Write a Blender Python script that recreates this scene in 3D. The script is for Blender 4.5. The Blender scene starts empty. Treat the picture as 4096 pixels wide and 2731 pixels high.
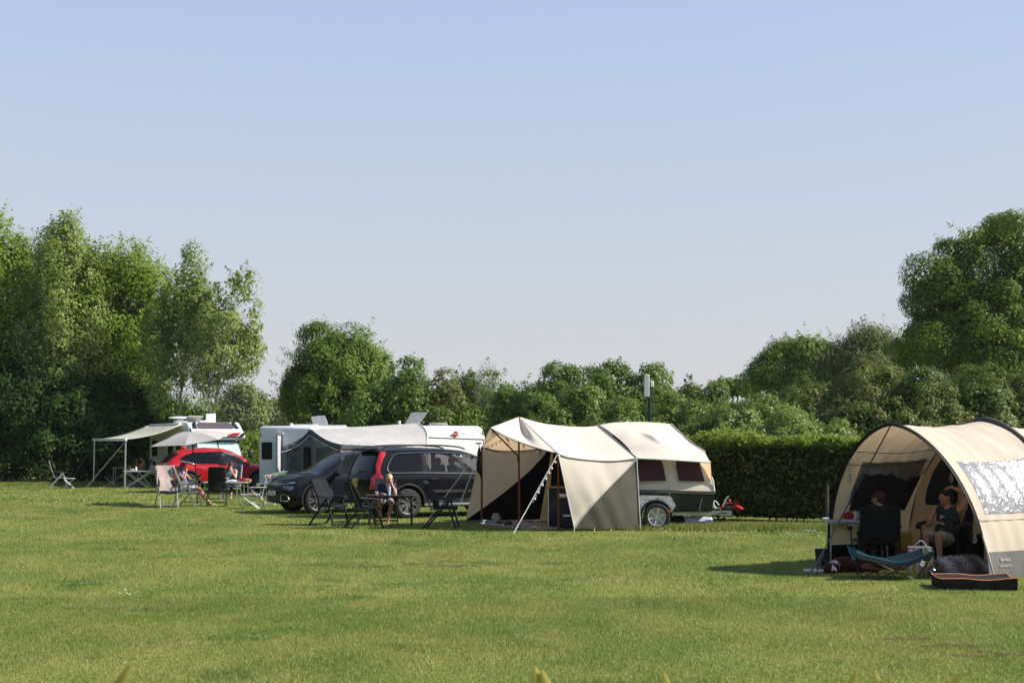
import bpy, bmesh, math, random
import numpy as np
from mathutils import Vector as V, Matrix
S=bpy.context.scene; COL=S.collection; PI=math.pi
R=math.radians
F=5500.; YH=1765.; CH=1.9; PT=math.atan((YH-1365.5)/F)
def ray(px,py):
    r=(px-2048)/F; u=(1365.5-py)/F
    return V((r, math.cos(PT)-math.sin(PT)*u, math.sin(PT)+math.cos(PT)*u))
def W(px,py,Y):
    d=ray(px,py); t=Y/d.y; return V((d.x*t,Y,CH+d.z*t))
def G(px,py,z=0.):
    d=ray(px,py); t=(z-CH)/d.z; return V((d.x*t,d.y*t,z))
def GY(px,Y): 
    p=W(px,1900,Y); return V((p.x,Y,0))
# ---------- mesh builder
class MB:
    def __init__(s): s.v=[]; s.f=[]; s.m=[]
    def add(s,vs,fs,mi=0):
        o=len(s.v); s.v+= [tuple(p) for p in vs]; s.f+=[tuple(i+o for i in f) for f in fs]; s.m+=[mi]*len(fs); return s
    def box(s,c,d,M=None,mi=0):
        x,y,z=[k/2 for k in d]; c=V(c)
        vs=[V((a*x,b*y,e*z)) for a in(-1,1) for b in(-1,1) for e in(-1,1)]
        vs=[c+(M@p if M else p) for p in vs]
        return s.add(vs,[(0,1,3,2),(4,6,7,5),(0,4,5,1),(2,3,7,6),(0,2,6,4),(1,5,7,3)],mi)
    def bar(s,a,b,w,h,mi=0,up=(0,0,1)):
        a=V(a);b=V(b);d=(b-a);L=d.length;d.normalize();u=V(up)
        if abs(d.dot(u))>.97:u=V((1,0,0))
        x=d.cross(u).normalized();z=x.cross(d)
        return s.box((a+b)/2,(w,L,h),Matrix((x,d,z)).transposed(),mi)
    def tube(s,P,r,n=8,mi=0,closed=False,cap=True):
        P=[V(p) for p in P]; m=len(P); rr=r if isinstance(r,(list,tuple)) else [r]*m
        vs=[];u=None
        for i,p in enumerate(P):
            if closed: d=P[(i+1)%m]-P[i-1]
            else: d=P[min(i+1,m-1)]-P[max(i-1,0)]
            if d.length<1e-9: d=V((0,0,1))
            d.normalize()
            if u is None:
                u=d.orthogonal().normalized()
            u=(u-d*u.dot(d)); u=u.normalized() if u.length>1e-6 else d.orthogonal().normalized()
            w=d.cross(u)
            for k in range(n):
                a=2*PI*k/n; vs.append(p+(u*math.cos(a)+w*math.sin(a))*rr[i])
        fs=[]
        for i in range(m if closed else m-1):
            j=(i+1)%m
            for k in range(n): fs.append((i*n+k,i*n+(k+1)%n,j*n+(k+1)%n,j*n+k))
        if cap and not closed: fs+= [tuple(range(n))[::-1], tuple((m-1)*n+k for k in range(n))]
        return s.add(vs,fs,mi)
    def ell(s,c,r,M=None,n=12,mi=0,m=8):
        c=V(c); r=(r,r,r) if isinstance(r,(int,float)) else r; vs=[];fs=[]
        for i in range(m+1):
            t=PI*i/m
            for k in range(n):
                a=2*PI*k/n; p=V((r[0]*math.sin(t)*math.cos(a),r[1]*math.sin(t)*math.sin(a),r[2]*math.cos(t)))
                vs.append(c+(M@p if M else p))
        for i in range(m):
            for k in range(n):
                a=i*n+k;b=i*n+(k+1)%n;q=(a,a+n,b+n,b)
                if i==0:q=(a,a+n,b+n)
                if i==m-1:q=(a,a+n,b)
                fs.append(q)
        return s.add(vs,fs,mi)
    def cap(s,a,b,r1,r2,n=10):
        a=V(a);b=V(b); s.ell(a,r1,n=n,m=6); s.ell(b,r2,n=n,m=6); return s.tube([a,b],[r1,r2],n)
    def lathe(s,pr,c=(0,0,0),M=None,n=24,mi=0,closed=False):
        c=V(c);vs=[];fs=[];m=len(pr)
        for (r,h) in pr:
            for k in range(n):
                a=2*PI*k/n;p=V((r*math.cos(a),r*math.sin(a),h)); vs.append(c+(M@p if M else p))
        for i in range(m if closed else m-1):
            j=(i+1)%m
            for k in range(n): fs.append((i*n+k,i*n+(k+1)%n,j*n+(k+1)%n,j*n+k))
        return s.add(vs,fs,mi)
    def prism(s,poly,off,mi=0):
        # poly: 3D points, off: extrude vector
        n=len(poly);off=V(off);vs=[V(p) for p in poly]+[V(p)+off for p in poly]
        return s.add(vs,[tuple(range(n))[::-1],tuple(range(n,2*n))]+[(i,(i+1)%n,n+(i+1)%n,n+i) for i in range(n)],mi)
    def grid(s,fn,nu,nv,mi=0,pred=None,th=0):
        vs=[V(fn(i/nu,j/nv)) for i in range(nu+1) for j in range(nv+1)]
        fs=[];q=lambda i,j:i*(nv+1)+j
        for i in range(nu):
            for j in range(nv):
                if pred is None or pred((i+.5)/nu,(j+.5)/nv): fs.append((q(i,j),q(i+1,j),q(i+1,j+1),q(i,j+1)))
        return s.add(vs,fs,mi)
    def build(s,name,mats,parent=None,wc=False,sm=35,mods=None,label=None):
        me=bpy.data.meshes.new(name); v=s.v
        if wc and parent is not None:
            b=V((0,0,0));q=parent
            while q is not None: b+=q.location; q=q.parent
            v=[(p[0]-b.x,p[1]-b.y,p[2]-b.z) for p in v]
        me.from_pydata(v,[],s.f)
        if not isinstance(mats,(list,tuple)): mats=[mats]
        for m in mats: me.materials.append(m)
        if len(mats)>1: me.polygons.foreach_set('material_index',s.m)
        if sm:
            me.polygons.foreach_set('use_smooth',[True]*len(s.f))
            try: me.set_sharp_from_angle(angle=R(sm))
            except Exception: pass
        me.update()
        o=bpy.data.objects.new(name,me); COL.objects.link(o)
        if parent is not None: o.parent=parent
        if label:o['label']=label
        for k in (mods or []):
            if k[0]=='bev':
                q=o.modifiers.new('b','BEVEL');q.width=k[1];q.segments=2;q.limit_method='ANGLE'
            if k[0]=='sol':
                q=o.modifiers.new('s','SOLIDIFY');q.thickness=k[1];q.offset=0
            if k[0]=='sub':
                q=o.modifiers.new('u','SUBSURF');q.levels=k[1];q.render_levels=k[1]
            if k[0]=='vox':
                q=o.modifiers.new('r','REMESH');q.mode='VOXEL';q.voxel_size=k[1];q.use_smooth_shade=True
                q=o.modifiers.new('m','SMOOTH');q.factor=.5;q.iterations=k[2] if len(k)>2 else 4
            if k[0]=='dis':
                t=bpy.data.textures.new('t','CLOUDS');t.noise_scale=k[2]
                q=o.modifiers.new('d','DISPLACE');q.texture=t;q.strength=k[1];q.mid_level=.5;q.texture_coords='LOCAL'
        return o
def tag(o,label,cat,group=None,kind=None):
    if label:o['label']=label
    if cat:o['category']=cat
    if group:o['group']=group
    if kind:o['kind']=kind
    return o
def thing(name,label,cat,loc=(0,0,0),rz=0,group=None):
    o=bpy.data.objects.new(name,None);COL.objects.link(o);o.location=loc;o.rotation_euler=(0,0,rz);o.empty_display_size=.1
    return tag(o,label,cat,group)
def ctree(o,parent=None):
    c=o.copy();COL.objects.link(c);c.parent=parent
    for k in o.children: ctree(k,c)
    return c
# ---------- materials
def mat(name,col,rough=.6,metal=0,var=.12,vs=6.,bump=0,bs=60.,spec=.3,col2=None,coat=0,trans=0,alpha=1,em=None,sheen=0,coord='Object',stretch=None,lo=.35,hi=.65,det=4,cat_clamp=None):
    m=bpy.data.materials.new(name);m.use_nodes=True;N=m.node_tree.nodes;L=m.node_tree.links
    b=N['Principled BSDF'];tc=N.new('ShaderNodeTexCoord');no=N.new('ShaderNodeTexNoise');no.inputs['Scale'].default_value=vs;no.inputs['Detail'].default_value=det
    src=tc.outputs[coord]
    if stretch:
        mp=N.new('ShaderNodeMapping');mp.inputs['Scale'].default_value=stretch;L.new(src,mp.inputs[0]);src=mp.outputs[0]
    L.new(src,no.inputs['Vector'])
    rp=N.new('ShaderNodeValToRGB');L.new(no.outputs['Fac'],rp.inputs[0])
    c=col; d=col2 or tuple(min(1,k*(1+var)) for k in c); a=c if col2 else tuple(k*(1-var) for k in c)
    rp.color_ramp.elements[0].position=lo;rp.color_ramp.elements[1].position=hi
    rp.color_ramp.elements[0].color=(*a,1);rp.color_ramp.elements[1].color=(*d,1)
    L.new(rp.outputs[0],b.inputs['Base Color'])
    b.inputs['Roughness'].default_value=rough;b.inputs['Metallic'].default_value=metal;b.inputs['Specular IOR Level'].default_value=spec
    b.inputs['Coat Weight'].default_value=coat;b.inputs['Coat Roughness'].default_value=.04;b.inputs['Sheen Weight'].default_value=sheen
    if bump:
        n2=N.new('ShaderNodeTexNoise');n2.inputs['Scale'].default_value=bs;L.new(src,n2.inputs['Vector'])
        bp=N.new('ShaderNodeBump');bp.inputs['Strength'].default_value=bump;bp.inputs['Distance'].default_value=.02;L.new(n2.outputs['Fac'],bp.inputs['Height']);L.new(bp.outputs[0],b.inputs['Normal'])
    out=N['Material Output']
    if trans:
        t=N.new('ShaderNodeBsdfTranslucent');L.new(rp.outputs[0],t.inputs['Color']);x=N.new('ShaderNodeMixShader');x.inputs[0].default_value=trans
        L.new(b.outputs[0],x.inputs[1]);L.new(t.outputs[0],x.inputs[2]);L.new(x.outputs[0],out.inputs[0])
    if alpha<1:
        t=N.new('ShaderNodeBsdfTransparent');x=N.new('ShaderNodeMixShader');x.inputs[0].default_value=alpha
        L.new(t.outputs[0],x.inputs[1]);L.new(b.outputs[0],x.inputs[2]);L.new(x.outputs[0],out.inputs[0])
    return m
def leafmat(name,c1,c2,c3,rough=.45,tr=.35,spec=.5):
    m=bpy.data.materials.new(name);m.use_nodes=True;N=m.node_tree.nodes;L=m.node_tree.links
    b=N['Principled BSDF'];at=N.new('ShaderNodeAttribute');at.attribute_name='rnd'
    rp=N.new('ShaderNodeValToRGB');L.new(at.outputs['Fac'],rp.inputs[0]);e=rp.color_ramp.elements
    e[0].color=(*c1,1);e[1].color=(*c3,1);e[1].position=1;k=e.new(.5);k.color=(*c2,1)
    L.new(rp.outputs[0],b.inputs['Base Color']);b.inputs['Roughness'].default_value=rough;b.inputs['Specular IOR Level'].default_value=spec
    t=N.new('ShaderNodeBsdfTranslucent');L.new(rp.outputs[0],t.inputs['Color']);x=N.new('ShaderNodeMixShader');x.inputs[0].default_value=tr
    L.new(b.outputs[0],x.inputs[1]);L.new(t.outputs[0],x.inputs[2]);L.new(x.outputs[0],N['Material Output'].inputs[0])
    return m
def rawmesh(name,verts,nper,mat_,attr=None,parent=None):
    # verts (N*nper,3) as separate nper-gons
    n=len(verts)//nper;me=bpy.data.meshes.new(name)
    me.vertices.add(len(verts));me.vertices.foreach_set('co',np.ascontiguousarray(verts,dtype=np.float32).ravel())
    me.loops.add(n*nper);me.loops.foreach_set('vertex_index',np.arange(n*nper,dtype=np.int32))
    me.polygons.add(n);me.polygons.foreach_set('loop_start',np.arange(0,n*nper,nper,dtype=np.int32));me.polygons.foreach_set('loop_total',np.full(n,nper,dtype=np.int32))
    if attr is not None:
        a=me.attributes.new('rnd','FLOAT','POINT');a.data.foreach_set('value',np.repeat(attr,nper).astype(np.float32))
    me.materials.append(mat_);me.update(calc_edges=True)
    o=bpy.data.objects.new(name,me);COL.objects.link(o)
    if parent is not None:o.parent=parent
    return o
def text_mesh(txt,size,name,mat_,parent,M,ext=.001,sx=1.):
    c=bpy.data.curves.new('txt','FONT');c.body=txt;c.size=size;c.align_x='CENTER';c.align_y='CENTER';c.extrude=ext
    o=bpy.data.objects.new('txt',c);COL.objects.link(o);bpy.context.view_layer.update()
    me=bpy.data.meshes.new_from_object(o.evaluated_get(bpy.context.evaluated_depsgraph_get()))
    bpy.data.objects.remove(o);me.transform(Matrix.Diagonal((sx,1,1,1)));me.transform(M);me.materials.clear();me.materials.append(mat_);me.name=name
    q=bpy.data.objects.new(name,me);COL.objects.link(q);q.parent=parent;return q
def frame(o,x,y):
    x=V(x).normalized();y=V(y);y=(y-x*y.dot(x)).normalized();z=x.cross(y)
    M=Matrix((x,y,z)).transposed().to_4x4();M.translation=V(o);return M
# ---------- camera, light
cd=bpy.data.cameras.new('cam');cam=bpy.data.objects.new('cam',cd);COL.objects.link(cam);S.camera=cam
cam.location=(0,0,CH);cam.rotation_euler=(PI/2+PT,0,0);cd.sensor_width=36;cd.lens=36*F/4096;cd.clip_end=3000;cd.clip_start=.1
cd.dof.use_dof=True;cd.dof.focus_distance=30;cd.dof.aperture_fstop=9
SAZ=6.;SEL=40.
sv=V((math.cos(R(SEL))*math.cos(R(-SAZ)),math.cos(R(SEL))*math.sin(R(-SAZ)),math.sin(R(SEL))))
ld=bpy.data.lights.new('sun','SUN');ld.energy=4.8;ld.angle=R(.6);ld.color=(1,.93,.82)
lo=bpy.data.objects.new('sun',ld);COL.objects.link(lo);lo.rotation_euler=sv.to_track_quat('Z','Y').to_euler()
w=bpy.data.worlds.new('World');S.world=w;w.use_nodes=True;N=w.node_tree.nodes;L=w.node_tree.links
sk=N.new('ShaderNodeTexSky');sk.sky_type='NISHITA';sk.sun_disc=False;sk.sun_elevation=R(SEL);sk.sun_rotation=R(90+SAZ)
sk.altitude=0;sk.air_density=1.0;sk.dust_density=1.2;sk.ozone_density=2.0
tc=N.new('ShaderNodeTexCoord');sp_=N.new('ShaderNodeSeparateXYZ');L.new(tc.outputs['Generated'],sp_.inputs[0])
rp=N.new('ShaderNodeValToRGB');L.new(sp_.outputs['Z'],rp.inputs[0]);e=rp.color_ramp.elements;e[0].position=0;e[0].color=(1,1,1,1);e[1].position=1;e[1].color=(0,0,0,1)
k_=e.new(.10);k_.color=(.9,.9,.9,1);k_=e.new(.31);k_.color=(.75,.75,.75,1);k_=e.new(.5);k_.color=(.12,.12,.12,1)
mx=N.new('ShaderNodeMix');mx.data_type='RGBA';L.new(rp.outputs[0],mx.inputs[0]);L.new(sk.outputs[0],mx.inputs[6]);hz=N.new('ShaderNodeValToRGB');L.new(sp_.outputs['Z'],hz.inputs[0]);h_=hz.color_ramp.elements;h_[0].color=(.362,.352,.352,1);h_[1].color=(.275,.33,.455,1);h_[1].position=.32;k_=h_.new(.15);k_.color=(.315,.345,.395,1)
vm=N.new('ShaderNodeVectorMath');vm.operation='SCALE';vm.inputs['Scale'].default_value=10.4;L.new(hz.outputs[0],vm.inputs[0]);L.new(vm.outputs[0],mx.inputs[7])
L.new(mx.outputs[2],N['Background'].inputs[0]);N['Background'].inputs[1].default_value=.11
S.view_settings.view_transform='Standard';S.view_settings.look='None';S.view_settings.exposure=.7;S.view_settings.gamma=1
rng=np.random.default_rng(5);random.seed(5)
# ---------- ground
def groundmat():
    m=bpy.data.materials.new('lawn');m.use_nodes=True;N=m.node_tree.nodes;L=m.node_tree.links;b=N['Principled BSDF']
    tc=N.new('ShaderNodeTexCoord');geo=N.new('ShaderNodeNewGeometry')
    def noise(sc,det,st=(1,1,1)):
        mp=N.new('ShaderNodeMapping');mp.inputs['Scale'].default_value=st;L.new(geo.outputs['Position'],mp.inputs[0])
        n=N.new('ShaderNodeTexNoise');n.inputs['Scale'].default_value=sc;n.inputs['Detail'].default_value=det;L.new(mp.outputs[0],n.inputs['Vector']);return n.outputs['Fac']
    def ramp(f,a,c0,p0,c1,p1):
        r=N.new('ShaderNodeValToRGB');L.new(f,r.inputs[0]);e=r.color_ramp.elements;e[0].position=p0;e[0].color=(*c0,1);e[1].position=p1;e[1].color=(*c1,1);return r.outputs[0]
    def mix(f,a,b_,mode='MIX'):
        x=N.new('ShaderNodeMix');x.data_type='RGBA';x.blend_type=mode
        if isinstance(f,float):x.inputs[0].default_value=f
        else:L.new(f,x.inputs[0])
        L.new(a,x.inputs[6]);L.new(b_,x.inputs[7]);return x.outputs[2]
    base=ramp(noise(.5,6,(1,.6,1)),0,GC[0],.40,GC[1],.60)
    p2=ramp(noise(1.7,5,(1,.6,1)),0,GC[2],.3,GC[3],.7)
    c=mix(.45,base,p2)
    dk=ramp(noise(.9,3,(.7,.8,1)),0,(0,0,0),.60,(1,1,1),.72)
    g=N.new('ShaderNodeRGB');g.outputs[0].default_value=(*GC[4],1)
    x=N.new('ShaderNodeMath');x.operation='MULTIPLY';x.inputs[1].default_value=.75;L.new(dk,x.inputs[0])
    c=mix(x.outputs[0],c,g.outputs[0])
    at=N.new('ShaderNodeAttribute');at.attribute_name='rnd'
    return m,N,L,b,c,mix,noise,ramp,at
GC=[(.120,.188,.032),(.240,.258,.066),(.134,.200,.038),(.285,.272,.092),(.050,.112,.020)]
m,N,L,b,c,mix,noise,ramp,at=groundmat()
fine=ramp(noise(22,4),0,(.62,.62,.60),.3,(1.1,1.1,1.05),.7);L.new(mix(1.,c,fine,'MULTIPLY'),b.inputs['Base Color']);b.inputs['Roughness'].default_value=.9;b.inputs['Specular IOR Level'].default_value=.1
bp=N.new('ShaderNodeBump');bp.inputs['Strength'].default_value=.6;bp.inputs['Distance'].default_value=.05;L.new(noise(30,3),bp.inputs['Height']);L.new(bp.outputs[0],b.inputs['Normal'])
GM=m
m,N,L,b,c,mix,noise,ramp,at=groundmat();m.name='grass_blade'
bl=ramp(at.outputs['Fac'],0,(.80,.88,.75),0,(1.28,1.2,1.2),1);c2=mix(1.,c,bl,'MULTIPLY');L.new(c2,b.inputs['Base Color']);b.inputs['Roughness'].default_value=.45;b.inputs['Specular IOR Level'].default_value=.35
t=N.new('ShaderNodeBsdfTranslucent');L.new(c2,t.inputs['Color']);x=N.new('ShaderNodeMixShader');x.inputs[0].default_value=.4
L.new(b.outputs[0],x.inputs[1]);L.new(t.outputs[0],x.inputs[2]);L.new(x.outputs[0],N['Material Output'].inputs[0]);BM=m
q=MB();q.add([(-600,-25,0),(600,-25,0),(600,1100,0),(-600,1100,0)],[(0,1,2,3)]);tag(q.build('lawn',GM,sm=0),None,None,kind='structure')
SOIL=[(1700,2248,.38,.25),(1480,2262,.5,.12),(3960,2612,.42,.10),(3620,2550,.22,.06),(1830,2262,.45,.15),(3800,2580,.25,.05)]
soil=mat('soil',(.12,.085,.055),1,spec=0,var=.4,vs=9,bump=.6,bs=40)
q=MB()
for (px,py,rx,ry) in SOIL:
    c1_=G(px,py,.004)
    for k in range(22):
        a=random.uniform(0,2*PI);r=random.random()**.5;c0=c1_+V((math.cos(a)*rx*r,math.sin(a)*ry*1.8*r,random.uniform(0,.003)));w_=random.uniform(.02,.10);n=11
        q.add([c0+V((math.cos(b)*w_*(.5+.7*random.random()),math.sin(b)*w_*.8*(.5+.7*random.random()),0)) for b in [2*PI*j/n for j in range(n)]],[tuple(range(n))])
tag(q.build('soil',soil,sm=0),'bare brown soil worn into the lawn','soil',kind='structure')
def blades(n,y0,y1,h,wd):
    u=rng.random(n);y=np.sqrt(y0*y0+u*(y1*y1-y0*y0));x=(rng.random(n)*2-1)*(y*.385+.8)
    k=np.ones(n,bool)
    for (px,py,rx,ry) in SOIL:
        c0=G(px,py);k&=~((((x-c0.x)/rx)**2+((y-c0.y)/(ry*1.6))**2<1.0)&(rng.random(n)<.35))
    x=x[k];y=y[k];n=len(x)
    # tufts: taller where low-frequency wave is high
    tf=.5+.5*np.sin(x*1.7+2*np.sin(y*.9))*np.sin(y*1.3+1.5*np.sin(x*.7))
    hh=h*(.45+.8*rng.random(n))*(.75+.5*tf);a=rng.random(n)*2*PI;l=hh*(.25+.9*rng.random(n));b=rng.random(n)*2*PI
    ww=wd*(.6+.8*rng.random(n))
    P=np.zeros((n,3,3));P[:,0,0]=x-np.cos(a)*ww/2;P[:,0,1]=y-np.sin(a)*ww/2;P[:,1,0]=x+np.cos(a)*ww/2;P[:,1,1]=y+np.sin(a)*ww/2
    P[:,2,0]=x+np.cos(b)*l;P[:,2,1]=y+np.sin(b)*l;P[:,2,2]=hh;P[:,0,2]=P[:,1,2]=-.005
    return P.reshape(-1,3),rng.random(n)
A=[blades(300000,10.2,17,.030,.006),blades(230000,17,27,.030,.010),blades(200000,27,42,.032,.016),blades(110000,42,66,.05,.035)]
# taller uncut fringe along the hedge bottoms
def fringe(n,a,b,wd,h):
    t=rng.random(n);x=a.x+(b.x-a.x)*t+rng.normal(0,wd,n);y=a.y+(b.y-a.y)*t+rng.normal(0,wd,n)
    hh=h*(.4+.8*rng.random(n));an=rng.random(n)*2*PI;l=hh*(.2+.5*rng.random(n));P=np.zeros((n,3,3));ww=.014
    P[:,0,0]=x-np.cos(an)*ww;P[:,0,1]=y-np.sin(an)*ww;P[:,1,0]=x+np.cos(an)*ww;P[:,1,1]=y+np.sin(an)*ww;P[:,2,0]=x+np.sin(an)*l;P[:,2,1]=y+np.cos(an)*l;P[:,2,2]=hh
    return P.reshape(-1,3),rng.random(n)
A.append(fringe(26000,G(2560,2112),G(3330,2118),.35,.14));A.append(fringe(16000,G(-60,1942),G(1040,1936),.5,.16))
o=rawmesh('grass',np.concatenate([a[0] for a in A]),3,BM,np.concatenate([a[1] for a in A]));tag(o,'mown green grass blades of the camping field','grass',kind='stuff')
# daisies
DW=mat('daisy_white',(.85,.85,.82),.7)
q=MB()
for (x0,y0,x1,y1,n) in [(2600,2092,3060,2128,60),(2950,2125,3290,2150,25),(150,1975,700,2030,20),(3200,2128,3290,2136,6),(350,2370,520,2395,4)]:
    for i in range(n):
        p=G(random.uniform(x0,x1),random.uniform(y0,y1));r=random.uniform(.008,.016);z=random.uniform(.03,.06)
        q.ell((p.x,p.y,z),(r,r,.005),n=6,m=4)
tag(q.build('daisies',DW),'tiny white daisies scattered in the grass','flowers',kind='stuff')
# ---------- vegetation
def E3(px,py,Y,rx,ry,rd=None):
    c=W(px,py,Y);k=Y/F;return (c.x,c.y,c.z,rx*k,(rd if rd else rx*k*.9),ry*k)
def sample(bl,n,rg,lo=.5,hi=1.,zmin=.1):
    B=np.array(bl);w=(B[:,3]*B[:,5]*B[:,4])**.66;w/=w.sum();i=rg.choice(len(B),n,p=w)
    d=rg.normal(size=(n,3));d/=np.linalg.norm(d,axis=1)[:,None]
    r=(lo**3+rg.random(n)*(hi**3-lo**3))**(1/3.)
    p=B[i,:3]+d*B[i,3:6]*r[:,None];k=p[:,2]>zmin
    return p[k],d[k]
def leafarr(P,D,size,rg,asp=.55,up=.45,rnd=.9):
    n=len(P);nn=D+np.array([0,0,up])+rg.normal(size=(n,3))*rnd;nn/=np.linalg.norm(nn,axis=1)[:,None]
    t=np.cross(nn,rg.normal(size=(n,3)));t/=np.linalg.norm(t,axis=1)[:,None];s=np.cross(nn,t)
    L=size*(.6+.8*rg.random(n))[:,None];Wd=L*asp*.5
    V4=np.zeros((n,4,3));V4[:,0]=P-t*L*.5;V4[:,1]=P+s*Wd-t*L*.05+nn*Wd*.35;V4[:,2]=P+t*L*.5;V4[:,3]=P-s*Wd-t*L*.05+nn*Wd*.35
    return V4.reshape(-1,3)
def crown(name,bl,ncl,k,cl,size,mt,parent,seed,lo=.5,fill=.25,asp=.55,zmin=.1,tone=(0,1),up=.45,spk=0,lobe=None,vert=1.,nr=.42,lf=.42):
    # hierarchical: lobes on the crown envelope, leaves on the outside of every lobe
    rg=np.random.default_rng(seed);LR=lobe or cl*2.0;tot=int(ncl*k);nl=max(12,int(ncl*lf))
    C,D=sample(bl,nl,rg,lo,1.0,zmin)
    lr=LR*(.55+.75*rg.random(len(C)));wt=lr**2;wt/=wt.sum();i=rg.choice(len(C),tot,p=wt)
    d=rg.normal(size=(tot,3))+D[i]*.55+np.array([0,0,.35]);d/=np.linalg.norm(d,axis=1)[:,None]
    # sub-clumps: bend directions towards a few random axes of each lobe
    na=5;ax_=rg.normal(size=(len(C),na,3))+D[:,None,:]*.6;ax_/=np.linalg.norm(ax_,axis=2)[:,:,None];j=rg.integers(0,na,tot);d=d*.62+ax_[i,j]*.62;d/=np.linalg.norm(d,axis=1)[:,None]
    r=lr[i]*(.55+.55*rg.random(tot)**.6);sc=np.array([1,1,.8*vert]);P=C[i]+d*r[:,None]*sc+rg.normal(size=(tot,3))*size*.35
    tl_=rg.random(len(C))[i];tj=rg.random((len(C),na))[i,j];rr=np.clip(.30*tl_+.30*tj+.40*rg.random(tot),0,1);DD=d*1.3+D[i]*.35
    if fill:
        nf=int(tot*fill);Q,DQ=sample(bl,nf,rg,.15,.8,zmin);P=np.concatenate([P,Q]);DD=np.concatenate([DD,DQ*.3]);rr=np.concatenate([rr,rg.random(len(Q))*.3])
    if spk: # leafy shoots at the outline
        Q,DQ=sample(bl,int(spk*.75),rg,.88,1.06,zmin);u=DQ*.75+np.array([0,0,.75])+rg.normal(size=DQ.shape)*.22;u/=np.linalg.norm(u,axis=1)[:,None];m_=40
        t=rg.random((len(Q),m_,1));Ls=LR*(.6+1.1*rg.random((len(Q),1,1))**1.6);X=(Q[:,None,:]+u[:,None,:]*t*Ls+rg.normal(size=(len(Q),m_,3))*LR*.24*(1.1-t)).reshape(-1,3)
        P=np.concatenate([P,X]);DD=np.concatenate([DD,np.repeat(DQ+u,m_,0)]);rr=np.concatenate([rr,.35+.65*rg.random(len(X))])
    k_=P[:,2]>zmin*.5;P=P[k_];DD=DD[k_];rr=rr[k_];rr=tone[0]+(tone[1]-tone[0])*rr
    vv=leafarr(P,DD,size,rg,asp,up,nr)
    if parent is not None: vv=vv-np.array(parent.location)
    return rawmesh(name,vv,4,mt,rr,parent),C
BARK=mat('bark',(.20,.165,.13),.9,var=.35,vs=8,bump=.7,bs=30,stretch=(3,3,.5))
BARKG=mat('bark_grey',(.30,.28,.24),.85,var=.3,vs=8,bump=.5,bs=30,stretch=(3,3,.5))
def limbs(parent,base,C,top,r0,n,mt,rg,name='trunk',lean=0):
    q=MB();base=V(base);top=V(top);m_=7
    tr=[base.lerp(top,i/m_)+V((math.sin(i*1.3)*.08,math.cos(i*1.7)*.08,0))*(i>0) for i in range(m_+1)]
    q.tube(tr,[r0*(1-.85*i/m_) for i in range(m_+1)],9)
    sel=rg.choice(len(C),min(n,len(C)),replace=False)
    for i in sel:
        c=V(C[i]);t=min(.85,max(.12,(c.z-base.z)/(top.z-base.z+.01)*.62));s=base.lerp(top,t);mid=s.lerp(c,.5)+V((0,0,-.12*(c-s).length+.1))
        rr=r0*(1-.8*t)*.38;q.tube([s,mid,c],[rr,rr*.6,rr*.18],5)
    return q.build(name,mt,parent,wc=True)
def tree(name,label,cat,bl,Y,px,top,ncl,k,cl,size,mt,seed,r0=.16,nl=30,bark=None,group=None,**kw):
    base=GY(px,Y);root=thing(name,label,cat,base,0,group)
    cr,C=crown('crown',bl,ncl,k,cl,size,mt,root,seed,**kw)
    limbs(root,(base.x,base.y,-.1),C,top,r0,nl,bark or BARK,np.random.default_rng(seed+9));return root
LP=leafmat('leaf_poplar',(.125,.195,.035),(.21,.29,.06),(.38,.43,.15),.55,.5,.25)
LT=leafmat('leaf_left',(.11,.18,.02),(.19,.28,.032),(.31,.39,.06),.55,.5,.2)
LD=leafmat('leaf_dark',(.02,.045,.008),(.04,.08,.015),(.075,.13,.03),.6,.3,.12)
LL=leafmat('leaf_laurel',(.065,.125,.018),(.12,.19,.028),(.25,.31,.08),.45,.4,.28)
LM=leafmat('leaf_maple',(.075,.135,.018),(.135,.215,.032),(.23,.32,.06),.55,.45,.2)
LB=leafmat('leaf_brown',(.055,.115,.015),(.11,.165,.028),(.25,.20,.085),.5,.4,.25)
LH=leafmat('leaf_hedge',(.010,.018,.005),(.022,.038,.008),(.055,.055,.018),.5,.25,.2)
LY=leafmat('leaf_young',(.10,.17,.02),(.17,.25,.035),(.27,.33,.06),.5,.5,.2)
LW=leafmat('leaf_willow',(.11,.15,.045),(.17,.21,.07),(.24,.27,.11),.7,.45,.1)
LI=leafmat('leaf_lime',(.06,.12,.012),(.12,.195,.022),(.25,.33,.05),.6,.42,.15)
LF=leafmat('leaf_haze_pale',(.13,.175,.06),(.18,.225,.08),(.25,.265,.11),.8,.4,.05)  # distance haze put into the leaf colour as paler green
# left row of trees
tree('broadleaf_tree','tall dense green tree cut off by the left edge of the photo','tree',[E3(-30,1010,69,110,120),E3(40,1240,69,150,260),E3(110,1120,70,70,110),E3(10,1500,68,200,240),E3(120,1420,69,120,220)],69,60,W(20,980,69),430,70,.42,.17,LT,11,r0=.25,spk=260,lobe=1.15,vert=1.3,lf=.2)
tree('poplar_tree','tall grey-green poplar with a narrow peak, tallest of the left row','tree',[E3(262,935,66,32,70),E3(215,1010,66,50,70),E3(262,1080,66,105,120),E3(275,1260,66,135,170),E3(250,1470,66,150,170)],66,225,W(265,900,66),520,60,.36,.15,LP,12,r0=.17,nl=40,bark=BARKG,lo=.3,fill=.05,spk=300,lobe=.75,vert=1.9,lf=.22)
tree('broadleaf_tree','broad bright green tree between the tall poplar and the thin poplars','tree',[E3(455,1060,68,80,70),E3(555,1120,68,85,80),E3(400,1180,68,120,120),E3(580,1240,68,100,130),E3(480,1430,68,170,170),E3(340,1330,67,90,150)],68,470,W(470,1080,68),520,66,.40,.16,LT,13,r0=.22,spk=300,lobe=1.0,vert=1.4,lf=.2,fill=.12)
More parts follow.
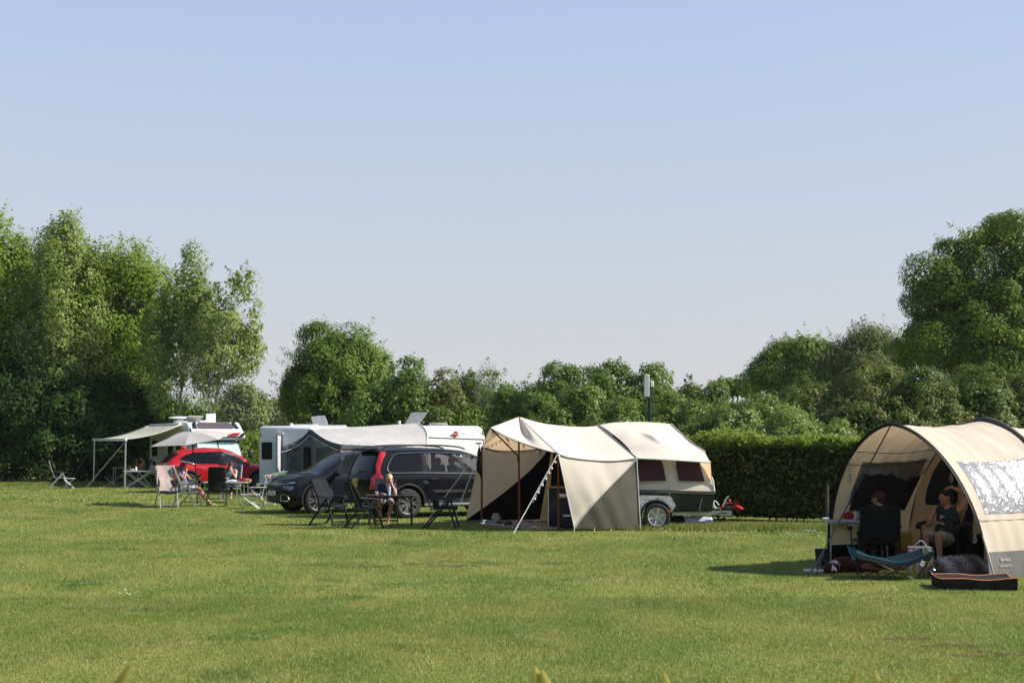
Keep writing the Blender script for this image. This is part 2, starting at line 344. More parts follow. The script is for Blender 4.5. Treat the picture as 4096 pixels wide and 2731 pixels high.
tree('poplar_tree','slim leaning poplar with see-through crown, left of two at the row end','tree',[E3(780,1085,64,45,45),E3(740,1170,64,75,70),E3(700,1300,64,85,110),E3(660,1470,64,80,130),E3(790,1270,64,75,110),E3(640,1330,65,60,110)],64,690,W(780,1070,64),330,38,.30,.14,LP,14,r0=.07,nl=24,bark=BARKG,lo=.15,fill=.03,spk=200,tone=(.1,.9),lobe=.55,vert=2.2,lf=.22)
tree('poplar_tree','thin airy poplar with spreading branches, rightmost of the left row','tree',[E3(970,1140,63,45,50),E3(890,1200,63,60,60),E3(900,1310,63,105,90),E3(995,1290,63,45,60),E3(985,1420,63,60,60),E3(870,1440,63,110,90),E3(800,1400,63,60,130),E3(850,1550,63,40,35)],63,820,W(930,1130,63),420,24,.25,.14,LP,15,r0=.06,nl=34,bark=BARKG,lo=.1,fill=.02,spk=220,tone=(.3,1),lobe=.48,vert=1.6,lf=.24)
# dark undergrowth
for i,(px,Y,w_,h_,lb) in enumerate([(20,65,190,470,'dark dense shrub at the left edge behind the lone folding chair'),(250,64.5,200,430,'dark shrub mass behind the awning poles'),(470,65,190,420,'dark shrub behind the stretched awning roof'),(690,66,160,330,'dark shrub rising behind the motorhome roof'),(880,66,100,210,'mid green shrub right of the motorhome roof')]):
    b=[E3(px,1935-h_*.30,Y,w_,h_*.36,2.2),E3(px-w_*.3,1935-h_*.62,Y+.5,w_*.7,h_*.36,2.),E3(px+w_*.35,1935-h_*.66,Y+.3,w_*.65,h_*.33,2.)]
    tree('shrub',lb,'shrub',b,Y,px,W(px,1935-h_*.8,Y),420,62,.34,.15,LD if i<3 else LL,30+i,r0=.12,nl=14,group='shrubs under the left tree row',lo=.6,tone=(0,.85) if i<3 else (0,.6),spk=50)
tree('hedge','clipped pale green hedge seen between motorhome and left caravan','hedge',[(W(x,1800,62).x,62,.9,.9,.9,1.25) for x in (930,990,1050,1110)],62,1010,W(1010,1800,62),260,40,.25,.13,LY,40,r0=.05,nl=6)
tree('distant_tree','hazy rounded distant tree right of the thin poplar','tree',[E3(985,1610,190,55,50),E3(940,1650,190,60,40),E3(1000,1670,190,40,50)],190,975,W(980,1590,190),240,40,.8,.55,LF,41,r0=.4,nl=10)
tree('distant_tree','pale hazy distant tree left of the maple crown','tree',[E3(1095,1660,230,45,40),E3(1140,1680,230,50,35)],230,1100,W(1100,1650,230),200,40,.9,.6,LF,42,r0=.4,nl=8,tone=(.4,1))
# middle
tree('maple_tree','bushy maple with ragged crown behind the left caravan','tree',[E3(1270,1400,66,55,60),E3(1400,1410,66,90,65),E3(1360,1500,66,170,90),E3(1215,1560,66,60,60),E3(1480,1500,66,75,90),E3(1340,1620,66,200,100),E3(1500,1620,66,80,90)],66,1350,W(1340,1400,66),900,66,.30,.13,LM,50,r0=.16,nl=60,spk=420,lo=.45,lobe=.85,vert=1.2,lf=.13)
def bush(px,top,Y,w_,lb,mt,seed,n=420,tone=(0,1),bot=1990,k=74,size=.105,name='shrub',group='shrubs of the tall hedge row behind the caravans and tents',spk=150,cl=.26):
    h=bot-top;rg=random.Random(seed);b=[E3(px,top+h*.24,Y,w_*.55,h*.22,1.3)]
    for i in range(6): x=px+w_*(i-2.5)*.52;hh=top+h*(.24+.10*rg.random()+.03*abs(i-2));b.append(E3(x,hh+h*.12+rg.uniform(-.03,.06)*h,Y+rg.uniform(-.8,.5),w_*rg.uniform(.36,.55),h*.22,1.3))
    b+=[E3(px-w_*.4,top+h*.6,Y-.3,w_*.75,h*.3,1.6),E3(px+w_*.4,top+h*.6,Y-.3,w_*.75,h*.3,1.6)]
    return tree(name,lb,'shrub',b,Y,px,W(px,top+h*.3,Y),int(n*1.35),k,cl,size*Y/44,mt,seed,r0=.09,nl=10,group=group,lo=.7,tone=tone,spk=spk,lobe=.40*Y/44)
bush(1625,1420,58,120,'dark conical laurel shrub just right of the maple',LL,60,tone=(0,.7))
bush(1800,1505,58,130,'brownish leafy shrub with bare twigs behind the white caravan end',LB,61,tone=(.1,.95))
bush(1905,1490,59,110,'plain green shrub between the brownish shrub and the bare twigs',LL,97,380,tone=(0,.7))
bush(2010,1495,58,170,'grey-green shrub behind the awning peak',LM,62,tone=(.2,.8))
bush(2240,1448,47,150,'dark tall laurel shrub above the middle of the awning roof',LL,63,560,tone=(0,.7))
bush(2420,1468,45,170,'laurel shrub left of the lamp-like antenna pole',LL,64,560,tone=(.1,.85))
bush(2620,1485,45,170,'laurel shrub behind the antenna pole',LL,65,560,tone=(.1,.9))
bush(2800,1530,44,160,'laurel shrub with brown shoots right of the antenna pole',LB,66,420,tone=(0,.8))
bush(2175,1600,44,80,'low laurel shrub directly over the awning ridge',LL,67,380,tone=(.1,.8))
bush(2500,1620,41,150,'broad bright laurel shrub over the trailer tent roof',LL,68,620,tone=(.2,1),name='shrub')
bush(2800,1640,40,140,'bright rounded laurel shrub right of the trailer tent peak',LL,69,620,tone=(.25,1))
bush(3060,1590,40,150,'bright green laurel mound above the clipped hedge',LL,70,700,tone=(.3,1))
bush(3250,1500,42,190,'tall dark shrub with reddish tips left of the dome tent',LB,71,560,tone=(0,.75))
bush(3480,1450,41,190,'broad shrub with brown dry tips above the dome tent arch',LB,72,760,tone=(.25,1))
bush(3700,1500,40,190,'dark shrub with brown flecks right above the dome tent',LB,73,620,tone=(.1,.95))
bush(3900,1470,41,190,'dark dense shrub under the big lime tree',LB,74,640,tone=(0,.75))
bush(4090,1490,41,120,'brown-tipped shrub at the right edge of the photo',LB,75,480,tone=(.15,.9))
bush(1700,1590,61,170,'broad low laurel shrub directly above the rear caravan roof',LL,91,520,tone=(.2,.9))
bush(1950,1585,61,150,'low glossy shrub between caravan roof and awning peak',LL,92,460,tone=(.1,.9))
bush(2330,1560,42,130,'wide bright laurel shrub above the sagging middle of the awning roof',LL,93,560,tone=(.2,1))
bush(2660,1590,41,130,'bright laurel shrub just right of the antenna pole',LL,94,560,tone=(.2,1))
bush(2930,1620,39,140,'low bright laurel shrub above the hedge beside the trailer tent',LL,95,600,tone=(.3,1))
bush(3150,1660,38,130,'bright laurel mound in the middle above the clipped hedge',LL,96,560,tone=(.3,1))
bush(3330,1700,38,130,'low leafy shrub just above the clipped hedge by the dome tent',LL,76,460,tone=(.2,.9))
# right background trees
tree('oak_tree','rounded dark green tree in the gap left of the willow','tree',[E3(3190,1430,75,80,50),E3(3110,1490,75,70,40),E3(3240,1490,75,90,60),E3(3070,1540,75,45,25)],75,3190,W(3190,1400,75),700,60,.34,.15,LM,80,r0=.3,nl=50,lo=.4,fill=.15,spk=60,tone=(.15,1),lobe=.95,lf=.12)
tree('willow_tree','pale feathery willow between the round tree and the big lime','tree',[E3(3480,1385,72,55,45),E3(3410,1430,72,75,50),E3(3565,1420,72,70,50),E3(3480,1500,72,140,60)],72,3480,W(3470,1340,72),640,60,.36,.15,LW,81,r0=.25,nl=30,lo=.4,spk=240,asp=.4,lobe=.8,vert=1.3)
tree('lime_tree','huge dark green lime tree towering at the right edge','tree',[E3(3940,945,62,65,55),E3(4080,950,62,90,80),E3(3840,1050,62,65,50),E3(3770,1120,62,75,40),E3(3960,1150,62,130,90),E3(4130,1180,62,110,130),E3(3780,1230,62,80,50),E3(3900,1290,62,130,80),E3(3800,1400,62,130,65),E3(3660,1330,62,60,22),E3(3690,1385,62,70,28),E3(4000,1420,62,180,90),E3(3640,1420,62,60,28),E3(4080,1320,62,110,90)],62,3990,W(3970,980,62),1500,96,.36,.13,LI,82,r0=.4,nl=80,lo=.8,fill=.07,spk=110,lobe=1.0,lf=.075)
tree('oak_tree','small dark distant treetop between the laurel row and the round tree','tree',[E3(2945,1535,90,30,18),E3(2900,1560,90,45,25),E3(2990,1560,90,40,25)],90,2945,W(2945,1540,90),90,30,.3,.25,LM,83,r0=.15,nl=8)
# clipped hedge (box of leaves)
def boxhedge():
    a=GY(2700,33.5);b_=GY(4250,30.0);root=thing('clipped_hedge','long clipped beech hedge with dark face and bright fresh top','hedge',(a+b_)/2)
    d=(b_-a);Lh=d.length;d.normalize();nn=V((d.y,-d.x,0))
    if nn.y>0:nn=-nn
    rg=np.random.default_rng(90)
    def put(n,s0,s1,dep0,dep1,z0,z1,out,size,mt,tone,nm,zp=1):
        s=s0+(s1-s0)*rg.random(n);dp=dep0+(dep1-dep0)*rg.random(n);z=z0+(z1-z0)*rg.random(n)**zp
        dp=dp+.07*np.sin(s*3.1)*np.sin(s*.9)+.05*np.sin(z*7+s*2);q_=rg.random(n)>.45*(np.sin(s*5.3)*np.sin(z*6+s)>.75)*(z<1.2);s=s[q_];dp=dp[q_];z=z[q_];n=len(s)
        P=np.array(a)[None,:]+s[:,None]*np.array(d)[None,:]+dp[:,None]*np.array(nn)[None,:];P[:,2]=z
        o=np.tile(np.array(out),(n,1));vv=leafarr(P,o,size,rg,.6,.1,1.0)-np.array(root.location)
        return rawmesh(nm,vv,4,mt,tone[0]+(tone[1]-tone[0])*rg.random(n),root)
    nv=np.array(nn)
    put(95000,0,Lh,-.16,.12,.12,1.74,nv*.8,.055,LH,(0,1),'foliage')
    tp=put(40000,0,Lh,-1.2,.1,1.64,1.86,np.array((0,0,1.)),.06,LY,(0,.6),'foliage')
    put(5000,0,Lh,-.02,.17,.15,1.7,nv*.7,.085,LL,(0,.5),'foliage');put(1200,0,Lh,0,.17,.15,1.6,nv*.7,.08,LB,(.6,1),'foliage')
    # young shoots
    ns=2600;s=rg.random(ns)*Lh;dp=-1.2+1.25*rg.random(ns);h=.06+.42*rg.random(ns)**1.5*(.3+.7*np.abs(np.sin(s*1.3)*np.sin(s*.47+1)));m_=12
    B=np.array(a)[None]+s[:,None]*np.array(d)[None]+dp[:,None]*nv[None];t=rg.random((ns,m_));P=B[:,None,:]+rg.normal(size=(ns,m_,3))*.03;P[:,:,2]=1.8+h[:,None]*t
    P=P.reshape(-1,3);rawmesh('shoots',leafarr(P,np.tile([0,0,.6],(len(P),1)),.085,rg,.6)-np.array(root.location),4,LY,.4+.6*rg.random(len(P)),root)
    q=MB()
    for i in range(46):
        s_=rg.random()*Lh;x0=a+d*s_+nn*(-.35+.2*rg.random());q.tube([x0,x0+V((rg.normal()*.1,0,.8)),x0+V((rg.normal()*.25,0,1.6))],[.022,.015,.006],5)
    for i in range(14): # back leaf wall core twigs
        s_=rg.random()*Lh;x0=a+d*s_-nn*.2+V((0,0,.4));q.tube([x0,x0+d*1.5+V((0,0,.3))],[.008,.004],4)
    q.build('stems',BARK,root,wc=True)
    # inner mass
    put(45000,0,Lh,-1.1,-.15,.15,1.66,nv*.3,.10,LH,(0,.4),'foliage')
boxhedge()
p=G(3305,2100);q=MB();q.tube([(p.x,p.y-.12,-.2),(p.x,p.y-.12,.6),(p.x+.01,p.y-.12,.92)],[.045,.044,.042],10)
tag(q.build('wooden_post',mat('post_wood',(.055,.048,.038),.9,var=.3,bump=.4)),'weathered round wooden post at the foot of the clipped hedge','post')
# bare twigs shrub
b0=GY(1935,57);q=MB();rg=np.random.default_rng(7)
for i in range(16):
    t=W(1900+rg.random()*90,1440+rg.random()*60,57);m_=b0.lerp(t,.55)+V((rg.normal()*.15,0,.4));q.tube([b0+V((0,0,1.5)),m_,t],[.02,.012,.004],4)
    for k in range(5):
        s_=m_.lerp(t,rg.random());q.tube([s_,s_+V((rg.normal()*.25,0,.15+.2*rg.random()))],[.006,.003],3)
q.tube([b0,b0+V((0,0,1.55))],.03,6)
tag(q.build('bare_twigs',BARKG),'thin pale bare twigs sticking out of the hedge row','shrub')
# foreground leaves
LG=leafmat('leaf_front',(.36,.34,.08),(.45,.38,.10),(.55,.42,.12),.5,.5)
fr=thing('garden_shrub','blurred leaf tips of a low shrub poking into the bottom edge','shrub',(.1,2.6,0))
q=MB();rg=np.random.default_rng(4)
def bigleaf(base,tip,w_):
    base=V(base);tip=V(tip);d=tip-base;s=V((.72,.70,0));s=(s-d*s.dot(d)/d.length_squared).normalized();nn=d.cross(s).normalized()
    def f(u,v): 
        ww=w_*math.sin(PI*min(.985,u**.9))**.55;return base+d*u+s*(v*2-1)*ww+nn*(abs(v*2-1)**1.5*ww*.6-.25*w_*math.sin(PI*u))
    q.grid(f,10,6)
for (x,y,dx,w_) in [(522,2685,-90,.014),(2140,2692,60,.020),(2168,2703,70,.016),(2655,2708,60,.013),(2893,2716,-40,.012),(3432,2706,-60,.018),(3500,2703,70,.018),(3560,2712,20,.010),(3850,2712,-110,.015),(3790,2720,30,.012)]:
    t=W(x,y-26,2.6);b_=W(x+dx,y+170,2.62);bigleaf(b_,t,w_)
q.build('leaves',LG,fr,wc=True,sm=80)
q=MB()
pass
cr,C=crown('foliage',[(x,2.85,.75,.5,.35,.42) for x in (-.8,-.2,.4,1.0)],160,20,.08,.06,LG,fr,5,lo=.2)
for px in (520,2180,2700,3470,3800):
    t=W(px,2830,2.68);q=MB();q.tube([(t.x,2.7,0),(t.x+.02,2.7,.7),t],[.008,.006,.003],5);q.build('stem',BARK,fr,wc=True)
# ---------- cars
def sm_tab(tab,xs,s=.05):
    t=sorted(tab);X=[a for a,b in t];Y=[b for a,b in t]
    o=np.zeros(len(xs))
    ks=np.linspace(-2,2,17);wt=np.exp(-ks**2);wt/=wt.sum()
    for k,w_ in zip(ks,wt): o+=w_*np.interp(np.array(xs)+k*s,X,Y)
    return o
def inpoly(x,y,P):
    c=False;n=len(P);j=n-1
    for i in range(n):
        if (P[i][1]>y)!=(P[j][1]>y) and x<(P[j][0]-P[i][0])*(y-P[i][1])/(P[j][1]-P[i][1])+P[i][0]: c=not c
        j=i
    return c
CHR=mat('chrome',(.75,.76,.78),.18,1,.03);TYR=mat('tyre',(.025,.025,.027),.85,var=.3,vs=20,bump=.3);RIM=mat('alloy_rim',(.30,.31,.32),.3,.8,.1);PIL=mat('pillar_black',(.008,.008,.009),.12,var=.1,spec=.3);BLK=mat('black_plastic',(.02,.02,.022),.6,var=.2);DARK=mat('dark_interior',(.012,.012,.014),.9)
GLS=mat('car_glass',(.012,.015,.017),.03,0,.05,spec=.25,alpha=.6);GLD=mat('tinted_glass',(.006,.007,.009),.04,0,.05,spec=.15,alpha=.95)
RED_L=mat('red_lens',(.42,.008,.010),.12,0,.15,spec=.8,coat=.6);LENS=mat('clear_lens',(.16,.17,.19),.12,.5,.5,vs=15,coat=.7)
SEATM=mat('car_seat',(.05,.05,.055),.8)
class Car:
    def __init__(s,sp):
        s.sp=sp;L_=sp['L'];s.x0=-L_/2;s.x1=L_/2
        e=.30
        xs=list(np.arange(s.x0+.02,s.x1-.015,.022));s.xs=xs
        g=lambda k,sm=.05: sm_tab(sp[k],xs,sm)
        s.top=g('top',sp.get('ts',.05));s.belt=g('belt',.03);s.wl=g('wl',.03);s.w=g('w',.05);s.g=g('g',.05);s.zb=g('zb',.04)
    def rows(s,i):
        w,g,zb,bt,tp,wl=s.w[i],s.g[i],s.zb[i],s.belt[i],s.top[i],s.wl[i]
        bt=min(bt,tp-.03);wt=min(wl,tp-.25*(tp-bt)) ; wt=max(wt,bt+.3*(tp-bt))
        f=min(1,max(0,(tp-bt)/.45)); g=w*.88*(1-f)+g*f
        K=[(0,zb),(.80*w,zb),(.965*w,zb+.07),(.995*w,zb+.22),(w,.5*(zb+.2+bt)),(.992*w,bt-.13),(.965*w,bt-.03),(.945*w,bt),(.945*w+(g-.945*w)*.5,bt+.52*(wt-bt)),(g,wt),(g-.07,wt+.62*(tp-wt)),(.6*g,tp-.10*(tp-wt)-.004),(.3*g,tp-.003),(0,tp)]
        return K
    def build(s,name,label,loc,rz,paint,group=None):
        sp=s.sp;root=thing(name,label,'car',loc,rz,group);s.root=root
        DV=[2,2,3,4,7,6,3,2,11,10,3,5,3,2];secs=[]
        for i in range(len(s.xs)):
            K=s.rows(i);P=[]
            for a in range(len(K)-1):
                for t in range(DV[a]): u=t/DV[a];P.append((K[a][0]*(1-u)+K[a+1][0]*u,K[a][1]*(1-u)+K[a+1][1]*u))
            P.append(K[-1]);Q=np.array(P)
            for _ in range(2): Q[1:-1]=Q[1:-1]*.5+.25*(Q[:-2]+Q[2:])
            full=[(y,z) for y,z in Q]+[(-y,z) for y,z in Q[-2:0:-1]]
            secs.append((s.xs[i],full))
        # nose and tail rounding
        def shrink(sec,x,k,kz,cz): return (x,[(y*k,cz+(z-cz)*kz) for y,z in sec[1]])
        a=secs[0];b=secs[-1]
        for sgn,sec in((-1,a),(1,b)):
            zs=[z for y,z in sec[1]];cz=(max(zs)+min(zs))/2;new=[]
            for k,dx in((.985,.012),(.96,.022),(.92,.030),(.86,.036),(.78,.041),(.68,.045),(.55,.048),(.4,.05),(.22,.051)): new.append(shrink(sec,sec[0]+sgn*dx,k,k,cz))
            secs=(new[::-1]+secs) if sgn<0 else secs+new
        bend=sp.get('bend',.16)
        n=len(secs[0][1]);vs=[];
        for x,P in secs:
            for y,z in P:
                # plan-view rounding of the ends
                q=(abs(y)/.9)**2.4; d=0
                if x>s.x1-.55: d=-bend*q*((x-(s.x1-.55))/.55)**1.3
                if x<s.x0+.45: d=sp.get('bendr',.10)*q*(((s.x0+.45)-x)/.45)**1.3
                vs.append((x+d,y,z))
        bm=bmesh.new();bv=[bm.verts.new(v) for v in vs];F_=[]
        for i in range(len(secs)-1):
            for k in range(n): F_.append(bm.faces.new((bv[i*n+k],bv[(i+1)*n+k],bv[(i+1)*n+(k+1)%n],bv[i*n+(k+1)%n])))
        bm.faces.new([bv[k] for k in range(n)]);bm.faces.new([bv[(len(secs)-1)*n+k] for k in range(n)][::-1])
        bmesh.ops.recalc_face_normals(bm,faces=bm.faces)
        keys=['body']+[p[0] for p in sp['parts']];mats=[paint]+[p[2] for p in sp['parts']]
        for f in bm.faces:
            c=f.calc_center_median();nr=f.normal
            for i,p in enumerate(sp['parts']):
                if p[1](c.x,c.y,c.z,nr): f.material_index=i+1
            f.smooth=True
        me=bpy.data.meshes.new('tmp');bm.to_mesh(me);bm.free()
        for m_ in mats+[DARK]: me.materials.append(m_)
        o=bpy.data.objects.new('tmp',me);COL.objects.link(o)
        cut=MB()
        for wx in sp['wheels']:
            for sg in(-1,1): cut.lathe([(0,-.32),(sp['ar'],-.32),(sp['ar'],.32),(0,.32)],(wx,sg*(max(s.w)-.06),sp['wr']+.01),Matrix.Rotation(PI/2,3,'X'),28)
        co=cut.build('cut',[DARK],sm=0);cb=bmesh.new();cb.from_mesh(co.data);bmesh.ops.remove_doubles(cb,verts=cb.verts,dist=1e-5);bmesh.ops.recalc_face_normals(cb,faces=cb.faces);cb.to_mesh(co.data);cb.free()
        co.data.materials.clear()
        for m_ in mats+[DARK]: co.data.materials.append(m_)
        for p in co.data.polygons:p.material_index=len(mats)
        q=o.modifiers.new('b','BOOLEAN');q.operation='DIFFERENCE';q.object=co;q.solver='EXACT'
        bpy.context.view_layer.update();ev=o.evaluated_get(bpy.context.evaluated_depsgraph_get());res=bpy.data.meshes.new_from_object(ev)
        bpy.data.objects.remove(o);bpy.data.objects.remove(co)
        bm=bmesh.new();bm.from_mesh(res);wa=len(mats)
        from mathutils.bvhtree import BVHTree
        s.bvh=BVHTree.FromBMesh(bm)
        nb={}
        for e_ in bm.edges:
            lf=e_.link_faces
            if len(lf)==2 and lf[0].material_index!=lf[1].material_index and wa not in(lf[0].material_index,lf[1].material_index):
                for v_ in e_.verts: nb.setdefault(v_,[]).append(e_.other_vert(v_))
        for _ in range(6):
            new={v_:(v_.co*.5+.5*sum((o_.co for o_ in l_),V((0,0,0)))/2) for v_,l_ in nb.items() if len(l_)==2}
            for v_,c_ in new.items(): v_.co=c_
        bm.to_mesh(res);bm.free()
        # split by material
        byn={}
        for i,k in enumerate(keys): byn.setdefault(k,[]).append(i)
        cnt=len(mats)
        for i,k in enumerate(keys+['wheel_arch']):
            idx=i
            bm=bmesh.new();bm.from_mesh(res);dl=[f for f in bm.faces if f.material_index!=idx];bmesh.ops.delete(bm,geom=dl,context='FACES')
            if not bm.faces: bm.free();continue
            # separate left/right islands into their own part
            isl=[];seen=set()
            for f in bm.faces:
                if f in seen: continue
                st=[f];seen.add(f);g_=[]
                while st:
                    h=st.pop();g_.append(h)
                    for e_ in h.edges:
                        for l_ in e_.link_faces:
                            if l_ not in seen: seen.add(l_);st.append(l_)
                isl.append(g_)
            if k=='body' or len(isl)>9: isl=[list(bm.faces)]
            for g_ in isl:
                if len(g_)<3: continue
                mp={};vv=[];ff=[]
                for h in g_:
                    t=[]
                    for v_ in h.verts:
                        if v_ not in mp: mp[v_]=len(vv);vv.append(tuple(v_.co))
                        t.append(mp[v_])
                    ff.append(tuple(t))
                mb=MB();mb.add(vv,ff);mb.build(k,(mats+[DARK])[i],root,sm=40)
            bm.free()
        # floor and seats
        q=MB();q.box((0,0,s.sp['floor']),(sp['L']*.55,1.5,.04));q.build('cabin_floor',DARK,root,sm=0)
        for (x,y) in sp['seats']:
            q=MB();q.box((x,y,sp['floor']+.28),(.5,.5,.2));q.bar((x-.2,y,sp['floor']+.3),(x-.36,y,sp['floor']+.85),.46,.13);q.bar((x-.36,y,sp['floor']+.86),(x-.40,y,sp['floor']+1.03),.24,.09);q.build('seat',SEATM,root,mods=[('bev',.04)])
        for wx in sp['wheels']:
            for sg in(-1,1): s.wheel(wx,sg)
        return root
    def fx(s,y,z,off=.0,d=1):
        h=s.bvh.ray_cast(V((4*d,y,z)),V((-d,0,0)))
        return (h[0].x if h[0] is not None else 2.2*d)+off*d
    def wheel(s,wx,sg):
        sp=s.sp;r=sp['wr'];M=Matrix.Rotation(-sg*PI/2,3,'X');y=sg*(sp['track']/2);tw=.115
        q=MB();q.lathe([(r*.70,-tw),(r*.93,-tw),(r,-tw*.75),(r,tw*.75),(r*.93,tw),(r*.70,tw),(r*.70,-tw)],(wx,y,r),M,36);t=q.build('wheel',TYR,s.root,sm=50)
        q=MB();rr=r*.70;q.lathe([(rr,tw),(rr*.96,tw*.97),(rr*.93,tw*.55),(rr*.90,-tw*.2),(rr*.1,-tw*.2)],(wx,y,r),M,32)
        q.lathe([(0,tw*.66),(r*.15,tw*.62),(r*.17,tw*.2)],(wx,y,r),M,16);n=sp['spokes']
        for k in range(n):
            a=2*PI*k/n
            for d in sp.get('split',(0,)):
                a2=a+d;p0=V((wx,y,r))+M@V((r*.08*math.cos(a),r*.08*math.sin(a),tw*.62));p1=V((wx,y,r))+M@V((rr*.95*math.cos(a2),rr*.95*math.sin(a2),tw*.80))
                q.bar(p0,p1,sp.get('sw',.05),.025,up=tuple(M@V((0,0,1))))
        q.build('rim',sp.get('rim',RIM),t,sm=40)
        q=MB();q.lathe([(0,-.02),(rr*.72,-.02),(rr*.72,0),(0,0)],(wx,y,r),M,20);q.build('brake_disc',mat('disc',(.2,.2,.2),.4,.8),t)
def pl_(P,u):
    P=[V(p) for p in P];n=len(P)-1;s_=u*n;i=min(n-1,int(s_));t=s_-i;a=P[max(0,i-1)];b=P[i];c=P[i+1];d=P[min(n,i+2)]
    return .5*((2*b)+(c-a)*t+(2*a-5*b+4*c-d)*t*t+(3*b-a-3*c+d)*t**3)
def trimline(root,P,r,mt,name='window_trim'):
    n_=len(P);Q=[pl_(P,k/(n_*5)) for k in range(n_*5+1)]
    for sg in(-1,1):
        q=MB();q.tube([(x,sg*y,z) for x,y,z in Q],r,6);q.build(name,mt,root)
def plate(root,o,x,y,w_,h_,txt,bg,fg,blue=True):
    M=frame(o,x,y);q=MB();q.box((0,0,0),(w_,h_,.012));b=q.build('number_plate',bg,root,sm=0);b.data.transform(M)
    if blue:
        q=MB();q.box((-w_/2+.022,0,.007),(.04,h_*.96,.004));k=q.build('country_band',BLUE,b,sm=0);k.data.transform(M)
    text_mesh(txt,h_*.95,'plate_text',fg,b,M@Matrix.Translation((.02 if blue else 0,0,.008)),sx=.78)
BLUE=mat('eu_blue',(.02,.06,.4),.5);YEL=mat('plate_yellow',(.75,.48,.03),.5,var=.05);WHP=mat('plate_white',(.75,.74,.70),.5,var=.05);INK=mat('ink',(.01,.01,.01),.6);REDI=mat('ink_red',(.35,.02,.03),.6)
def mirror(root,x,y,z,mt,fwd=1):
    for sg in(-1,1):
        q=MB();q.ell((x,sg*(y+.13),z),(.09,.13,.085),n=14,m=10);q.bar((x,sg*(y-.04),z-.05),(x,sg*(y+.08),z-.02),.05,.04);q.build('wing_mirror',mt,root,sm=60)
def handles(root,xs,y,z,mt):
    for x in xs:
        for sg in(-1,1):
            q=MB();yy=y(x);q.tube([(x-.10,sg*(yy),z),(x-.08,sg*(yy+.03),z+.003),(x+.08,sg*(yy+.03),z+.003),(x+.10,sg*yy,z)],.014,6);q.build('door_handle',mt,root)
def seams(root,lines,y=0.93):
    pass
# --- wagon-like black suv (rear three-quarter)
BP=mat('black_paint',(.005,.0055,.007),.6,0,.1,spec=.03,coat=.3)
side=lambda y,t=.55: abs(y)>t
def poly(P): return lambda x,z: inpoly(x,z,P)
w1=poly([(-1.93,1.13),(-1.97,1.22),(-1.78,1.50),(-1.62,1.575),(-.98,1.60),(-.98,1.13)])
w2=poly([(-.86,1.13),(-.86,1.60),(.02,1.585),(.14,1.10)])
w3=poly([(.26,1.095),(.16,1.58),(.45,1.545),(.95,1.30),(1.25,1.07)])
def tl(x,y,z,n): # tail light ribbon
    if z<.72 or z>1.67 or x>-1.8: return False
    xr=np.interp(z,[.72,.9,1.0,1.1,1.25,1.45,1.67],[-2.08,-2.05,-2.07,-2.15,-2.12,-2.02,-1.88]);yr=np.interp(z,[.72,1.0,1.12,1.3,1.67],[.70,.70,.80,.72,.60])
    return x<xr and abs(y)>yr
SX=dict(L=4.8,top=[(-2.4,.95),(-2.36,1.12),(-2.28,1.30),(-2.16,1.55),(-2.08,1.70),(-1.85,1.725),(-1.2,1.745),(-.3,1.735),(.35,1.68),(.62,1.60),(1.35,1.12),(1.45,1.085),(1.9,1.04),(2.2,.95),(2.38,.75),(2.4,.6)],
 belt=[(-2.4,.9),(-2.2,1.09),(-1,1.10),(.3,1.075),(1.3,1.03),(1.8,.98),(2.4,.6)],wl=[(-2.4,1.2),(-2.25,1.3),(-2.1,1.60),(-1.9,1.64),(-1,1.65),(.1,1.63),(.5,1.57),(.9,1.33),(1.3,1.07),(2.4,.7)],
 w=[(-2.4,.86),(-2.2,.93),(-1.8,.955),(0,.96),(1.5,.955),(2.1,.92),(2.4,.80)],g=[(-2.4,.70),(-2.1,.70),(-1.,.73),(.4,.72),(1.3,.80),(2.4,.7)],zb=[(-2.4,.36),(-2.1,.30),(-1,.24),(1,.24),(2,.24),(2.4,.30)],
 wheels=(-1.42,1.44),wr=.37,ar=.435,track=1.66,spokes=7,split=(-.16,.16),sw=.035,floor=.45,seats=[(-.55,-.4),(-.55,.4),(.45,-.38),(.45,.38)],
 parts=[('pillar_trim',lambda x,y,z,n:abs(y)>.5 and inpoly(x,z,[(-1.0,1.12),(-1.0,1.61),(.5,1.56),(.3,1.08)]),PIL),('side_window',lambda x,y,z,n:abs(y)>.5 and w1(x,z),GLD),('side_window',lambda x,y,z,n:abs(y)>.5 and w2(x,z),GLS),('side_window',lambda x,y,z,n:abs(y)>.5 and w3(x,z),GLS),
  ('windscreen',lambda x,y,z,n:.60<x<1.40 and z>1.09 and abs(y)<.64 and n.x>.2,GLS),('rear_window',lambda x,y,z,n:x<-2.0 and 1.12<z<1.62 and abs(y)<.60 and n.x<-.3,GLD),
  ('tail_light',tl,RED_L),('bumper',lambda x,y,z,n:z<.66 and x<-2.0 or (z<.5 and abs(y)>.8 and abs(x)<1),BLK),('rear_reflector',lambda x,y,z,n:x<-2.1 and .55<z<.61 and .45<abs(y)<.86,RED_L)])
c=Car(SX);hx=R(30);gp=G(1625,2072);loc=gp-Matrix.Rotation(hx,3,'Z')@V((-1.42,-.83,0))
suv=c.build('black_suv','black estate-like suv with tall red tail lights and roof rails','',(loc.x,loc.y,0),hx,BP) if False else c.build('parked_car','black estate-like suv with tall red tail lights, roof rails and chrome window line',(loc.x,loc.y,0),hx,BP)
gy=lambda z:.91 if z<1.12 else .91-(z-1.1)*.37
trimline(suv,[(x,gy(z)+.012,z) for x,z in [(1.25,1.06),(.3,1.09),(-.9,1.115),(-1.72,1.118),(-1.90,1.135),(-1.965,1.21),(-1.92,1.32),(-1.84,1.44),(-1.73,1.55),(-1.52,1.60),(-.9,1.615),(-.3,1.612),(.1,1.60),(.5,1.54),(.9,1.33),(1.25,1.08)]],.013,CHR)
